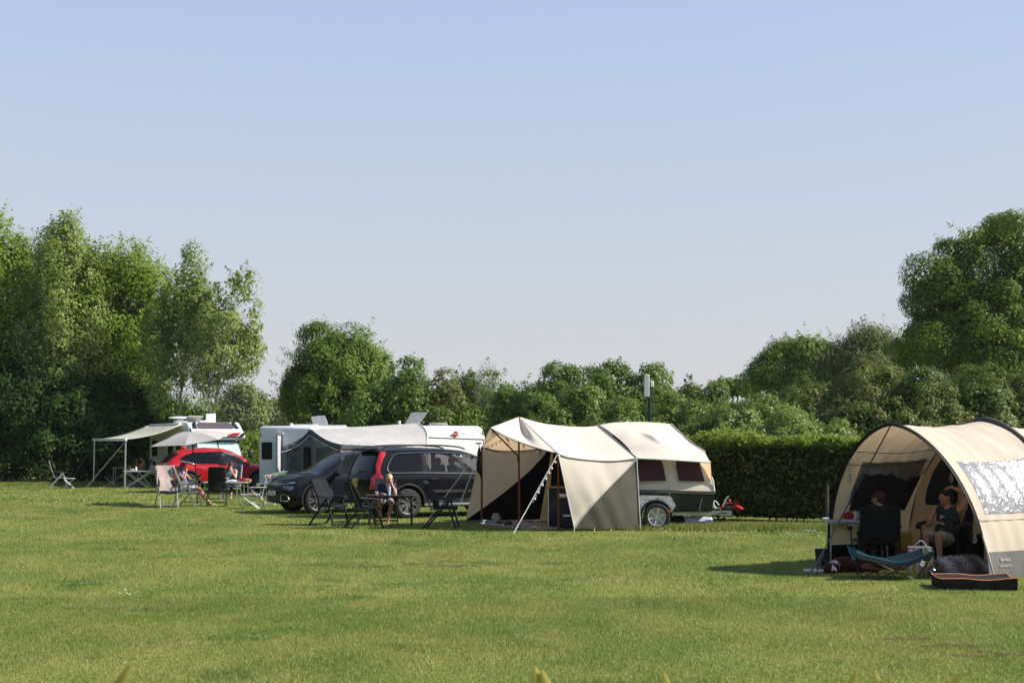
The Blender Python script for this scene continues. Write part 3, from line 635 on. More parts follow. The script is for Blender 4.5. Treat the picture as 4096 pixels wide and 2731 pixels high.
trimline(suv,[(x,.60-.02*abs(x+.7),z) for x,z in [(-1.95,1.70),(-1.85,1.76),(-1.2,1.80),(-.4,1.80),(.15,1.76),(.35,1.70)]],.022,BLK,'roof_rail')
for sg in(-1,1):
    q=MB();q.tube([(-1.0,sg*.98,.33),(1.0,sg*.98,.33)],.035,10);q.build('side_step',CHR,suv)
    q=MB();q.box((-.35,sg*.965,.66),(.95,.02,.07));q.box((.68,sg*.965,.655),(.9,.02,.07));q.build('door_moulding',BLK,suv)
    for x,z in((-2.31,.93),(-2.335,.83)):
        q=MB();q.ell((x+.02,sg*.74,z+.02),(.035,.055,.05),n=12);q.build('indicator_lens',LENS,suv)
    for wx in(-1.42,1.44):
        q=MB();q.tube([(wx+.455*math.cos(a),sg*.955,.38+.455*math.sin(a)) for a in np.linspace(-.25,PI+.25,24)],.028,6);q.build('arch_trim',BLK,suv)
    for x in (-.92,.20):
        q=MB();q.tube([(x,sg*.966,.32),(x,sg*.972,.7),(x-.02,sg*.925,1.08)],.004,4);q.build('door_gap',INK,suv)
handles(suv,(-.72,.42),lambda x:.945,.965,BLK);mirror(suv,1.05,.93,1.12,BP)
q=MB();q.grid(lambda u,v:(-2.10-.16*u,(v-.5)*1.25,1.725-.03*u-.02*abs(v-.5)),3,6);q.build('roof_spoiler',BP,suv,mods=[('sol',.04)])
q=MB();q.tube([(-2.40,.0,1.10),(-2.36,-.12,1.16),(-2.34,-.42,1.17)],.012,6);q.build('rear_wiper',BLK,suv)
plate(suv,(-2.455,0,.88),(0,-1,0),(.12,0,1),.34,.20,'ZF-599-S',YEL,INK)
q=MB();q.box((1.02,.38,1.0),(.3,.03,.03));q.build('steering_column',BLK,suv)
q=MB();q.lathe([(.17,-.01),(.19,0),(.17,.01),(.17,-.01)],(.72,.38,1.06),Matrix.Rotation(1.2,3,'Y'),20);q.build('steering_wheel',BLK,suv)
q=MB();q.box((.88,0,1.48),(.03,.2,.07));q.build('inner_mirror',BLK,suv,mods=[('bev',.015)])
# --- crossover (front three-quarter)
NP=mat('blue_black_paint',(.008,.010,.015),.6,0,.1,spec=.03,coat=.35)
v1=poly([(-1.85,1.12),(-1.55,1.42),(-1.2,1.47),(-1.2,1.10)]);v2=poly([(-1.12,1.09),(-1.12,1.48),(-.25,1.52),(-.22,1.05)]);v3=poly([(-.12,1.04),(-.12,1.52),(.25,1.50),(.7,1.25),(.98,1.02)])
SC=dict(L=4.5,top=[(-2.25,.8),(-2.2,1.05),(-2.1,1.2),(-1.85,1.55),(-1.5,1.62),(-.6,1.66),(.1,1.62),(.4,1.55),(1.2,1.09),(1.3,1.06),(1.75,1.02),(2.05,.93),(2.2,.82),(2.25,.65)],ts=.045,
 belt=[(-2.25,.8),(-2,1.08),(-1,1.05),(.2,1.0),(1.1,.99),(1.7,.95),(2.0,.86),(2.25,.62)],wl=[(-2.25,.9),(-2.05,1.2),(-1.8,1.42),(-1.4,1.52),(-.4,1.56),(.2,1.53),(.7,1.28),(1.1,1.03),(2.25,.7)],
 w=[(-2.25,.8),(-2,.9),(-1.4,.92),(1.4,.92),(2.0,.90),(2.25,.80)],g=[(-2.25,.6),(-1.8,.64),(-.5,.68),(.4,.68),(1.2,.78),(2.25,.7)],zb=[(-2.25,.4),(-1.8,.3),(-1,.24),(1.3,.24),(2,.24),(2.25,.30)],
 wheels=(-1.37,1.36),wr=.36,ar=.42,track=1.62,spokes=5,split=(-.22,.22),sw=.045,floor=.45,seats=[(-.7,-.4),(-.7,.4),(.3,-.38),(.3,.38)],
 parts=[('pillar_trim',lambda x,y,z,n:abs(y)>.5 and inpoly(x,z,[(-1.3,1.09),(-1.3,1.48),(-.3,1.54),(.3,1.51),(.1,1.02)]),PIL),('side_window',lambda x,y,z,n:abs(y)>.5 and v1(x,z),GLD),('side_window',lambda x,y,z,n:abs(y)>.5 and v2(x,z),GLD),('side_window',lambda x,y,z,n:abs(y)>.5 and v3(x,z),GLS),
  ('windscreen',lambda x,y,z,n:.38<x<1.2 and z>1.07 and abs(y)<.66 and n.x>.2,GLS),('grille',lambda x,y,z,n:x>1.95 and .58<z<.78 and abs(y)<.62,BLK),('grille',lambda x,y,z,n:x>1.9 and .33<z<.47 and abs(y)<.45,BLK),
  ('head_light',lambda x,y,z,n:x>1.85 and .64<z<.74 and .55<abs(y)<.84,LENS),('rear_window',lambda x,y,z,n:x<-1.85 and 1.15<z<1.5 and abs(y)<.6 and n.x<-.2,GLD),('lower_cladding',lambda x,y,z,n:z<.36,BLK)])
c=Car(SC);h2=R(211);gp=G(1264,2055);loc=gp-Matrix.Rotation(h2,3,'Z')@V((1.36,.81,0))
cx=c.build('parked_car','dark blue-black crossover facing the camera with chrome chevron grille, half behind the estate',(loc.x,loc.y,0),h2,NP)
for sg in(-1,1):
    for dz in(.0,.045):
        q=MB();q.tube([(c.fx(y*sg,z,.008),sg*y,z) for y,z in ((0,.80+dz),(.05,.785+dz),(.10,.755+dz),(.25,.762+dz),(.45,.775+dz),(.62,.79+dz),(.76,.808+dz*.7),(.84,.82+dz*.5))],.009,5);q.build('grille_bar',CHR,cx)
    q=MB();q.tube([(c.fx(sg*y,z,.006),sg*y,z) for y,z in [(.50,.36),(.49,.43),(.51,.50),(.60,.53),(.70,.52),(.77,.47),(.79,.40),(.74,.35),(.6,.345)]],.012,6,closed=True);q.build('fog_light_ring',CHR,cx)
    for wx in(-1.37,1.36):
        q=MB();q.tube([(wx+.44*math.cos(a),sg*.915,.37+.44*math.sin(a)) for a in np.linspace(-.25,PI+.25,24)],.03,6);q.build('arch_trim',BLK,cx)
    q=MB();q.box((0,sg*.93,.42),(1.3,.02,.10));q.build('air_bump',BLK,cx,mods=[('bev',.02)])
    q=MB();q.tube([(-1.5,sg*.6,1.60),(-1.35,sg*.6,1.67),(-.4,sg*.6,1.70),(.15,sg*.58,1.66),(.25,sg*.58,1.60)],.018,6);q.build('roof_rail',BLK,cx)
    for k in (-.18,.98):
        q=MB();q.tube([(k,sg*.926,.32),(k,sg*.932,.7),(k,sg*.90,1.02)],.004,4);q.build('door_gap',INK,cx)
q=MB()
for z in(.60,.645,.69): q.tube([(c.fx(y,z,.008),y,z) for y in np.linspace(-.58,.58,15)],.008,4)
q.build('grille_slats',BLK,cx);mirror(cx,.86,.88,1.06,NP)
handles(cx,(-.85,.15),lambda x:.905,.88,NP);plate(cx,(c.fx(0,.545,.02),.0,.545),(0,1,0),(0,0,1),.50,.115,'1-PYX-863',WHP,REDI,False)
# --- red crossover (side)
RP=mat('red_metallic_paint',(.54,.006,.014),.28,.4,.06,coat=1.)
u1=poly([(-1.72,1.22),(-1.42,1.42),(-1.15,1.47),(-1.12,1.07),(-1.38,1.07)]);u2=poly([(-1.05,1.06),(-1.07,1.48),(-.22,1.52),(-.15,1.04)]);u3=poly([(-.02,1.03),(-.1,1.52),(.2,1.49),(.65,1.27),(1.0,1.0)])
SR=dict(L=4.55,top=[(-2.27,.9),(-2.2,1.08),(-2.05,1.22),(-1.75,1.52),(-1.5,1.60),(-.6,1.68),(.0,1.65),(.35,1.57),(1.15,1.08),(1.3,1.05),(1.8,.99),(2.1,.88),(2.22,.76),(2.27,.6)],ts=.045,
 belt=[(-2.27,.85),(-2.1,1.06),(-1.4,1.03),(.2,1.0),(1.0,.98),(1.7,.93),(2.05,.82),(2.27,.6)],wl=[(-2.27,.95),(-2.05,1.12),(-1.75,1.38),(-1.4,1.5),(-.4,1.56),(.15,1.53),(.7,1.26),(1.1,1.0),(2.27,.65)],
 w=[(-2.27,.78),(-2,.89),(-1.4,.92),(1.4,.92),(2.0,.88),(2.27,.76)],g=[(-2.27,.6),(-1.8,.62),(-.5,.68),(.4,.68),(1.1,.78),(2.27,.7)],zb=[(-2.27,.42),(-1.8,.3),(-1,.24),(1.3,.24),(2,.24),(2.27,.30)],
 wheels=(-1.36,1.34),wr=.36,ar=.42,track=1.62,spokes=5,split=(-.2,.2),sw=.04,floor=.45,seats=[(-.7,-.4),(-.7,.4),(.3,-.38),(.3,.38)],
 parts=[('pillar_trim',lambda x,y,z,n:abs(y)>.5 and inpoly(x,z,[(-1.25,1.055),(-1.25,1.48),(-.3,1.53),(.2,1.50),(.1,1.02)]),PIL),('side_window',lambda x,y,z,n:abs(y)>.5 and (u1(x,z)),GLD),('side_window',lambda x,y,z,n:abs(y)>.5 and u2(x,z),GLD),('side_window',lambda x,y,z,n:abs(y)>.5 and u3(x,z),GLS),
  ('windscreen',lambda x,y,z,n:.35<x<1.15 and z>1.06 and abs(y)<.66 and n.x>.2,GLS),('rear_window',lambda x,y,z,n:x<-1.72 and 1.12<z<1.48 and abs(y)<.62 and n.x<-.2,GLD),
  ('tail_light',lambda x,y,z,n:x<-1.85 and .93<z<1.02 and abs(y)>.40,RED_L),('lower_cladding',lambda x,y,z,n:z<.40 or (x<-2.0 and z<.52),BLK)])
c=Car(SR);h3=R(27);gp=G(752,1970);loc=gp-Matrix.Rotation(h3,3,'Z')@V((-1.36,-.81,0))
rc=c.build('parked_car','shiny red crossover parked behind the parasol and in front of the motorhome',(loc.x,loc.y,0),h3,RP)
for sg in(-1,1):
    for wx in(-1.36,1.34):
        q=MB();q.tube([(wx+.44*math.cos(a),sg*.915,.37+.44*math.sin(a)) for a in np.linspace(-.25,PI+.25,24)],.032,6);q.build('arch_trim',BLK,rc)
    q=MB();q.tube([(1.0,sg*.9,1.0),(0,sg*.9,1.035),(-1.1,sg*.895,1.06)],.009,5);q.build('window_trim',CHR,rc)
    q=MB();q.grid(lambda u,v:(-1.14-.56*u,sg*(.900-.075*u),1.05+.16*u+.05*(v-.5)*(1.2-u)),8,2);q.build('window_trim',CHR,rc,mods=[('sol',.012)])
    for k in (-.13,.95,-1.05):
        q=MB();q.tube([(k,sg*.926,.34),(k,sg*.932,.7),(k,sg*.90,1.02)],.004,4);q.build('door_gap',INK,rc)
mirror(rc,.83,.88,1.07,RP);handles(rc,(-.95,.05),lambda x:.905,.90,RP)
q=MB();q.ell((-1.35,0,1.66),(.10,.02,.05));q.build('roof_aerial',RP,rc)
q=MB();q.ell((-2.29,0,.98),(.012,.075,.06),n=16);q.build('badge',CHR,rc)
plate(rc,(-2.33,0,.70),(0,-1,0),(.1,0,1),.5,.11,'S-284-KX' if False else '',YEL,INK)
# ---------- caravans, motorhome, awnings
VW=mat('white_panel',(.72,.73,.72),.35,0,.04,vs=2,coat=.3);VG=mat('offwhite_panel',(.62,.64,.64),.4,0,.05,vs=2);DKW=mat('acrylic_window',(.012,.013,.016),.08,0,.1,spec=.7)
ALU=mat('aluminium',(.62,.63,.64),.35,.85,.06);GRY=mat('grey_plastic',(.30,.30,.31),.5);DGR=mat('dark_grey_paint',(.09,.095,.10),.3,.4,coat=.5)
def onpl(px,py,P0,n,off=0.):
    d=ray(px,py);c=V((0,0,CH));n=V(n).normalized();t=((V(P0)+n*off)-c).dot(n)/d.dot(n);return c+d*t
def rrect(P,rad=.25,k=4):
    # rounded polygon from 3D corner points
    out=[];n=len(P)
    for i in range(n):
        a,b,c=V(P[i-1]),V(P[i]),V(P[(i+1)%n]);p=b+(a-b)*min(.5,rad/(a-b).length);q=b+(c-b)*min(.5,rad/(c-b).length)
        for t in range(k+1): t/=k;out.append(p*(1-t)**2+b*2*t*(1-t)+q*t*t)
    return out
def panel(name,mt,parent,pts,P0,n,off,th,rad=.03,label=None):
    n=V(n).normalized();P=[onpl(x,y,P0,n,off) for x,y in pts];q=MB();q.prism(rrect(P,rad) if rad else P,-n*th)
    return q.build(name,mt,parent,wc=True,sm=30,label=label)
def shell(name,prof,wd,mt,parent,bev=.12,y0=0):
    q=MB();q.prism([(x,y0-wd/2,z) for x,z in prof],(0,wd,0));return q.build(name,mt,parent,sm=40,mods=[('bev',bev)])
def simplewheel(root,c,r,M,name='wheel',tw=.1,rim=True):
    q=MB();q.lathe([(r*.6,-tw),(r*.92,-tw),(r,-tw*.7),(r,tw*.7),(r*.92,tw),(r*.6,tw),(0,tw*.5)],c,M,24);t=q.build(name,TYR,root)
    if rim:
        q=MB();q.lathe([(r*.6,tw*1.02),(r*.55,tw*.6),(r*.2,tw*.6),(0,tw*.7)],c,M,20);q.build('hub_cap',RIM,t)
# motorhome
mh=thing('motorhome','white low-profile motorhome with silver window blinds and outstretched roof awning','motorhome',(-13.6,59.5,0),R(-60.6))
shell('body',[(-3.5,.4),(-3.5,2.62),(1.5,2.68),(2.25,2.70),(2.92,2.30),(3.16,2.16),(3.1,2.0),(2.9,1.95),(2.05,1.95),(2.05,.4)],2.28,VW,mh,.10)
cb=shell('cab',[(2.0,.4),(2.0,1.94),(2.80,1.92),(3.28,1.27),(3.72,1.08),(3.86,.82),(3.86,.42)],1.98,DGR,mh,.07)
BLND=mat('silver_blind',(.42,.60,.60),.35,.25,.06)
a0,a1=V((2.86,0,1.87)),V((3.27,0,1.30));nn=V((.57,0,.41)).normalized()
for sg in(-1,1):
    q=MB();q.prism(rrect([a0+nn*.012+V((0,sg*.02,0)),a0+nn*.012+V((0,sg*.84,0)),a1+nn*.012+V((0,sg*.92,0)),a1+nn*.012+V((0,sg*.02,0))],.06),nn*.012);q.build('windscreen',BLND,mh,label='windscreen covered from inside by a silver blind')
    q=MB();q.prism(rrect([(2.15,sg*.995,1.30),(3.05,sg*.995,1.30),(2.72,sg*.995,1.84),(2.15,sg*.995,1.84)],.06),(0,sg*.012,0));q.build('cab_window',BLND if sg<0 else DKW,mh)
    q=MB();q.ell((3.05,sg*1.38,1.38),(.08,.11,.2));q.bar((2.98,sg*1.0,1.38),(3.05,sg*1.3,1.42),.05,.05);q.bar((2.98,sg*1.0,1.25),(3.05,sg*1.3,1.27),.05,.05);q.build('wing_mirror',BLK,mh,sm=60)
    q=MB();q.ell((3.74,sg*.72,.98),(.12,.16,.13));q.build('head_light',LENS,mh)
    q=MB();q.prism([(3.0,sg*1.142,2.05),(3.12,sg*1.142,2.12),(3.05,sg*1.142,2.2),(2.0,sg*1.142,2.15),(2.0,sg*1.142,2.08)],(0,sg*.004,0));q.build('stripe',REDI,mh)
    for wx in(-1.9,2.95): simplewheel(mh,(wx,sg*.95,.35),.35,Matrix.Rotation(-sg*PI/2,3,'X'))
q=MB();q.box((2.85,0,1.60),(.03,.03,.1));q.prism([(2.88,-.012,1.87),(2.90,.012,1.87),(3.31,.012,1.30),(3.29,-.012,1.30)],(.02,0,.02));q.build('centre_strip',BLK,mh)
q=MB();q.prism(rrect([(2.33,-.70,2.665),(2.33,.70,2.665),(2.74,.76,2.42),(2.74,-.76,2.42)],.1),(.015,0,.025));q.build('skylight',mat('smoked_acrylic',(.09,.07,.07),.1,spec=.7),mh)
for sg in(-1,1):
    q=MB();q.prism([(2.33,sg*.76,2.67),(2.74,sg*.82,2.425),(2.74,sg*.98,2.425),(2.33,sg*.90,2.67)],(.015,0,.025));q.build('dark_flash',DKW,mh)
q=MB();q.prism([(3.165,.35,2.12),(3.165,.75,2.12),(3.17,.95,2.26),(3.17,.45,2.26)],(.012,0,0));q.build('stripe',REDI,mh)
q=MB();q.prism([(3.165,-.0,2.06),(3.165,.95,2.06),(3.165,.95,2.09),(3.165,0,2.09)],(.01,0,0));q.prism([(3.168,.80,2.12),(3.168,1.05,2.12),(3.168,1.1,2.26),(3.168,1.0,2.26)],(.012,0,0));q.build('stripe',DKW,mh)
text_mesh('sun',.10,'lettering',VW,mh,frame((3.186,.55,2.19),(0,1,0),(0,0,1)),.001) if False else None
for x0,x1,z0,z1 in((-2.9,-2.1,1.25,1.95),(-.3,.45,1.2,2.05),(.9,1.6,1.35,1.95)):
    q=MB();q.prism(rrect([(x0,-1.15,z0),(x1,-1.15,z0),(x1,-1.15,z1),(x0,-1.15,z1)],.06),(0,-.02,0));q.build('side_window',DKW,mh)
q=MB();q.prism(rrect([(-1.6,-1.145,.5),(-.9,-1.145,.5),(-.9,-1.145,2.2),(-1.6,-1.145,2.2)],.05),(0,-.012,0));q.build('door',VG,mh)
q=MB();q.prism([(-3.3,-1.145,.9),(-2.2,-1.145,.85),(-2.4,-1.145,1.0),(-3.3,-1.145,1.12)],(0,-.006,0));q.build('stripe',DKW,mh)
for nm,c_,d_,mt_ in(('roof_vent',(-1.9,-.2,2.76),(.5,.5,.14),VW),('roof_vent',(.2,.3,2.76),(.7,.7,.08),VG)):
    q=MB();q.box(c_,d_);q.build(nm,mt_,mh,mods=[('bev',.03)])
q=MB();q.ell((-1.9,-.2,2.95),(.52,.52,.06),n=20);q.box((-1.9,-.2,2.86),(.2,.25,.12));q.build('satellite_dome',VW,mh)
q=MB();q.prism([(.55,-.75,2.76),(1.25,-.75,2.95),(1.25,-.1,2.95),(.55,-.1,2.76)],(-.02,0,.03));q.build('roof_hatch',GRY,mh)
q=MB();q.box((1.75,.05,2.88),(.08,.42,.36));q.build('satellite_panel',VW,mh,mods=[('bev',.03)])
q=MB();q.box((-.75,-1.2,2.60),(4.7,.12,.14));q.build('awning_case',VW,mh,mods=[('bev',.03)])
Minv=(Matrix.Translation(mh.location)@Matrix.Rotation(R(-60.6),4,'Z')).inverted()
lg1=Minv@G(375,1938);lg2=Minv@G(499,1953);yo=(lg1.y+lg2.y)/2;xa,xb=lg1.x,lg2.x
CAN=mat('beige_awning_cloth',(.58,.58,.49),.8,var=.12,vs=3,trans=.25)
q=MB();q.grid(lambda u,v:(xa-.1+(xb-xa+.2)*u,-1.24+(yo+1.2)*v,2.60-.62*v-.16*math.sin(PI*v)*(.7+.3*math.sin(PI*u))),8,12);q.build('awning_canopy',CAN,mh,sm=80,mods=[('sol',.01)])
q=MB();q.box(((xa+xb)/2,yo-.03,1.97),(xb-xa+.35,.09,.11));q.build('front_rail',VW,mh,mods=[('bev',.02)])
for l_ in(lg1,lg2):
    q=MB();q.tube([(l_.x,yo,0),(l_.x,yo,1.95)],.03,8);q.build('awning_leg',ALU,mh)
for l_,t_ in((lg1,Minv@G(275,1940)),(lg2,Minv@G(338,1953)),(lg2,Minv@G(342,1955))):
    q=MB();q.tube([(l_.x,yo,1.92),t_],.005,4);q.build('guy_rope',GRY,mh)
# caravan A
NC=V(((1250-2048)/F*49.5,49.5,0));LA=V(((1037-2048)/F*50.,50.,0));ud=(LA-NC);wdA=ud.length;ud.normalize();vd=V((-ud.y,ud.x,0));vd=vd if vd.y>0 else -vd
cvA=thing('caravan','grey-white caravan end with side window and open door left of the grey awning','caravan',NC,0)
def box3(name,o,u,lu,v,lv,z0,z1,mt,parent,bev=.1,top=None):
    P=[(0,z0),(0,z1),(lv,z1),(lv,z0)] if top is None else top
    q=MB();q.prism([o+v*a+V((0,0,b)) for a,b in P],u*lu);return q.build(name,mt,parent,wc=True,sm=40,mods=[('bev',bev)])
SHD=mat('shaded_white_panel',(.60,.63,.65),.4,0,.04,vs=2)  # shade of the end wall put into the white panel as blue-grey
box3('body',NC,ud,wdA,vd,6.,.32,2.46,SHD,cvA,.11)
nA=-vd
panel('window',DKW,cvA,[(1046,1768),(1088,1768),(1088,1837),(1046,1837)],NC,nA,.02,.03,.05,)
panel('door_opening',DARK,cvA,[(1104,1739),(1129,1739),(1129,1890),(1104,1890)],NC,nA,.012,.02,.03)
q=MB();p0=onpl(1120,1741,NC,nA,.03);p1=onpl(1120,1895,NC,nA,.03);q.prism([p0,p0+nA*.55+ud*-.10,V((*(p1+nA*.55+ud*-.10).xy,p1.z)),p1],ud*-.05);q.build('door',mat('shaded_door_panel',(.42,.44,.45),.5),cvA,wc=True)  # pale door darkened in its colour to look shaded
panel('door_lamp',VW,cvA,[(1101,1730),(1132,1730),(1132,1737),(1101,1737)],NC,nA,.08,.08,.02)
panel('skirt',BLK,cvA,[(1040,1935),(1245,1935),(1245,1968),(1040,1968)],NC,nA,-.1,.03,0)
panel('tail_light',RED_L,cvA,[(1039,1732),(1043,1732),(1043,1744),(1039,1744)],NC,nA,.02,.03,.01)
panel('trim_strip',ALU,cvA,[(1037,1765),(1100,1765),(1100,1767),(1037,1767)],NC,nA,.008,.01,0)
for (px,Y,sx,sy,h) in((1220,51.5,.9,.7,.06),(1330,53.5,1.0,.7,.05)):
    c0=W(px,1697,Y);q=MB();q.box((c0.x,c0.y,2.49),(sx,sy,h*1.4));q.build('roof_vent',VG,cvA,wc=True,mods=[('bev',.02)])
c0=W(1270,1700,52.0);q=MB();q.prism([(c0.x-.15,c0.y,2.5),(c0.x+.42,c0.y,2.5),(c0.x+.25,c0.y+.1,2.88),(c0.x-.28,c0.y+.1,2.84)],(0,.04,.0));q.build('roof_hatch',mat('frosted_acrylic',(.42,.42,.43),.3,alpha=.75),cvA,wc=True,mods=[('bev',.01)])
q=MB();q.tube([W(1165,1705,51),W(1165,1692,51)],.06,10);q.build('flue_cap',VG,cvA,wc=True)
# caravan B
BL_=V(((1697-2048)/F*49.3,49.3,0));BR_=V(((1945-2048)/F*50.3,50.3,0));ub=BR_-BL_;wb=ub.length;ub.normalize();vb=V((-ub.y,ub.x,0));nB=-vb
cvB=thing('caravan','white caravan with round red logo beside the trailer tent','caravan',BL_,0)
box3('body',BL_,ub,wb,vb,6.2,.32,2.47,VW,cvB,.14,top=[(0,.32),(0,2.05),(.18,2.38),(.5,2.47),(6,2.50),(6.2,2.3),(6.2,.32)])
panel('trim_strip',ALU,cvB,[(1695,1746),(1945,1755),(1945,1758),(1695,1749)],BL_,nB,.016,.02,0)
q=MB();c0=onpl(1822,1735,BL_,nB,.012);M=Matrix((ub,V((0,0,1)),nB)).transposed();q.lathe([(0,.012),(.105,.012),(.105,0)],c0,M,28);k=q.build('round_logo',mat('logo_red',(.55,.02,.02),.5),cvB,wc=True)
q=MB();q.box(c0-V(BL_)*0,(.21,.001,.045),None) if False else None
q=MB();q.prism([c0+nB*.013-ub*.107+V((0,0,-.022)),c0+nB*.013+ub*.107+V((0,0,-.022)),c0+nB*.013+ub*.107+V((0,0,.022)),c0+nB*.013-ub*.107+V((0,0,.022))],nB*.003);q.build('logo_band',VW,cvB,wc=True)
text_mesh('bürstner',.11,'lettering',INK,cvB,Matrix.Translation(-BL_)@frame(c0+nB*.018+ub*.12,ub,(0,0,1)),.001,1.5)
text_mesh('an',.12,'lettering',GRY,cvB,Matrix.Translation(-BL_)@frame(onpl(1868,1823,BL_,nB,.01),ub,(0,0,1)),.001,1.2)
panel('skirt',BLK,cvB,[(1700,1950),(1940,1950),(1940,1972),(1700,1972)],BL_,nB,-.1,.03,0)
c0=W(1752,1690,51.5);q=MB();q.box((c0.x,c0.y,2.53),(.68,.5,.12));q.build('roof_vent',GRY,cvB,wc=True,mods=[('bev',.05)])
c0=W(1650,1695,51.2);q=MB();q.prism([(c0.x-.30,c0.y,2.52),(c0.x+.28,c0.y,2.58),(c0.x+.56,c0.y+.05,2.98),(c0.x-.05,c0.y+.05,2.98)],(0,.05,0));q.tube([(c0.x+.2,c0.y+.1,2.45),(c0.x+.3,c0.y+.1,2.75)],.015,6);q.build('roof_hatch',bpy.data.materials['frosted_acrylic'],cvB,wc=True,mods=[('bev',.012)])
q=MB();q.tube([W(1597,1697,51),W(1597,1682,51)],.055,10);q.build('flue_cap',VG,cvB,wc=True)
# grey awning
AWL=mat('light_grey_awning_cloth',(.44,.425,.42),.75,var=.07,vs=2,bump=.25,bs=5,trans=.12);AWD=mat('dark_grey_awning_cloth',(.055,.06,.07),.75,var=.15);AWM=mat('mid_grey_awning_cloth',(.17,.175,.18),.8,var=.1,bump=.2,bs=6)
FOIL=mat('tent_window_foil',(.10,.11,.12),.12,var=.5,vs=9,bump=.5,bs=10,alpha=.72,spec=.8)
P1=W(1245,1716,48.6);P2=W(1672,1693,49.5);P3=W(1703,1790,48.8);F1=W(1366,1777,46.0);F0=W(1131,1784,48.4)
gaw=thing('caravan_awning','light grey caravan awning with dark scalloped gable between the two caravans','awning',V((P1.x,P1.y,0)))
def rf(u,v):
    a=P1.lerp(P2,u);b=F1.lerp(P3,u);b.z-=.10*math.sin(PI*u);p=a.lerp(b,v);p.x+=.18*math.sin(PI*v)*u**8;p.z+=.13*math.sin(PI*v)*u**8+ .0*math.sin(PI*v)*u**2 -.12*math.sin(PI*v)*(1-u)+.012*math.sin(v*26+u*9)*(1-u)
    return p
q=MB();q.grid(rf,26,16);q.build('roof',AWL,gaw,wc=True,sm=80)
def rb(u,v):
    a=P1.lerp(P2,u);b=F0.lerp(V((P3.x-2.5,P3.y+2.6,F0.z)),u);p=a.lerp(b,v);p.z-=.10*math.sin(PI*v);return p
q=MB();q.grid(rb,10,10);q.build('roof',AWL,gaw,wc=True,sm=80,label='rear roof panel sloping away')
def arcp(t): 
    p=P2.lerp(P3,t);p.x+=.22*math.sin(PI*t)*.8;p.z+=.13*math.sin(PI*t);return p
q=MB();q.tube([arcp(t/14)+V((0,-.02,0)) for t in range(15)]+[V((P3.x+.04,P3.y,.4))],.022,6);q.build('rail_piping',VW,gaw,wc=True)
def gab(u):  # gable curve: u 0..1 left eave - peak - right eave
    if u<.5: t=u*2;p=F0.lerp(P1,t);p.z-=.17*math.sin(PI*t)
    else: t=u*2-1;p=P1.lerp(F1,t);p.z-=.10*math.sin(PI*t)
    return p
nG=V((-.3,-1,0)).normalized()
q=MB();q.grid(lambda u,v:gab(u)+nG*(.10+.02*math.sin(u*40))-V((0,0,.20*v*(1-.25*math.sin(2*PI*u)**2))),40,3);q.build('scalloped_valance',AWD,gaw,wc=True,sm=80,mods=[('sol',.01)])
q=MB();q.tube([gab(u/30)+nG*.115-V((0,0,.20*(1-.25*math.sin(2*PI*u/30)**2))) for u in range(31)],.012,5);q.build('valance_piping',VW,gaw,wc=True)
q=MB();q.grid(lambda u,v:gab(u)*(1-v)+V((gab(u).x,gab(u).y,.02))*v,24,10);q.build('gable_wall',AWM,gaw,wc=True,sm=60)
def gp_(px,py,off=.03): # point on the gable wall
    best=None
    A_,B_=(F0,P1) if px<1245 else (P1,F1)
    n=V(((A_-B_).y,-(A_-B_).x,0)).normalized()
    if n.y>0:n=-n
    return onpl(px,py,A_,n,off),n
def gpan(name,mt,pts,off=.03,rad=.05):
    P=[gp_(x,y,off)[0] for x,y in pts];n=gp_(*pts[0])[1];q=MB();q.prism(rrect(P,rad),-n*.012);q.build(name,mt,gaw,wc=True)
gpan('window',FOIL,[(1148,1803),(1203,1800),(1203,1925),(1146,1925)]);gpan('window',FOIL,[(1264,1806),(1350,1800),(1350,1935),(1262,1925)])
gpan('window_band',AWD,[(1148,1788),(1203,1788),(1203,1800),(1148,1802)],.04,.01);gpan('window_band',AWD,[(1264,1790),(1356,1786),(1356,1800),(1264,1805)],.04,.01)
gpan('door_opening',DARK,[(1214,1880),(1214,1800),(1221,1785),(1236,1785),(1243,1800),(1244,1880)],.035,.02)
q=MB();c0,_=gp_(1215,1900,.08)
q.grid(lambda u,v:gp_(1212+26*v*(.25+.75*math.sin(PI*min(1,u*1.1))*.8),1790+115*u,.06+.05*math.sin(v*9))[0],12,6);q.build('door_curtain',AWD,gaw,wc=True,sm=80)
q=MB();q.grid(lambda u,v:(F1.lerp(P3,u)*(1-v)+V((F1.lerp(P3,u).x,F1.lerp(P3,u).y,.02))*v)+V((0,.05,0)),12,8);q.build('front_wall',AWM,gaw,wc=True,sm=60)
for u0,u1 in((.08,.3),(.38,.62),(.7,.93)):
    d_=(P3-F1);n_=V((d_.y,-d_.x,0)).normalized();P=[F1.lerp(P3,u)*1 for u in(u0,u1)];q=MB()
    q.prism(rrect([V((P[0].x,P[0].y,.6)),V((P[1].x,P[1].y,.6)),V((P[1].x,P[1].y,1.55)),V((P[0].x,P[0].y,1.55))],.08),n_*.03);q.build('window',FOIL,gaw,wc=True)
q=MB();q.grid(lambda u,v:F1.lerp(P3,u)+V((0,-.03,-.14*v+.01*math.sin(u*70))),40,2);q.build('front_valance',AWD,gaw,wc=True,sm=80)
def quad(a,b,c,d,sag=0,sd=(0,0,-1),wr=0,wf=20,ph=0,bul=0):
    a,b,c,d=V(a),V(b),V(c),V(d);sd=V(sd)
    return lambda u,v: a.lerp(b,u).lerp(d.lerp(c,u),v)+sd*(sag*math.sin(PI*u)*math.sin(PI*v)+wr*math.sin(wf*(u+.6*v)+ph+2*math.sin(3*v)))
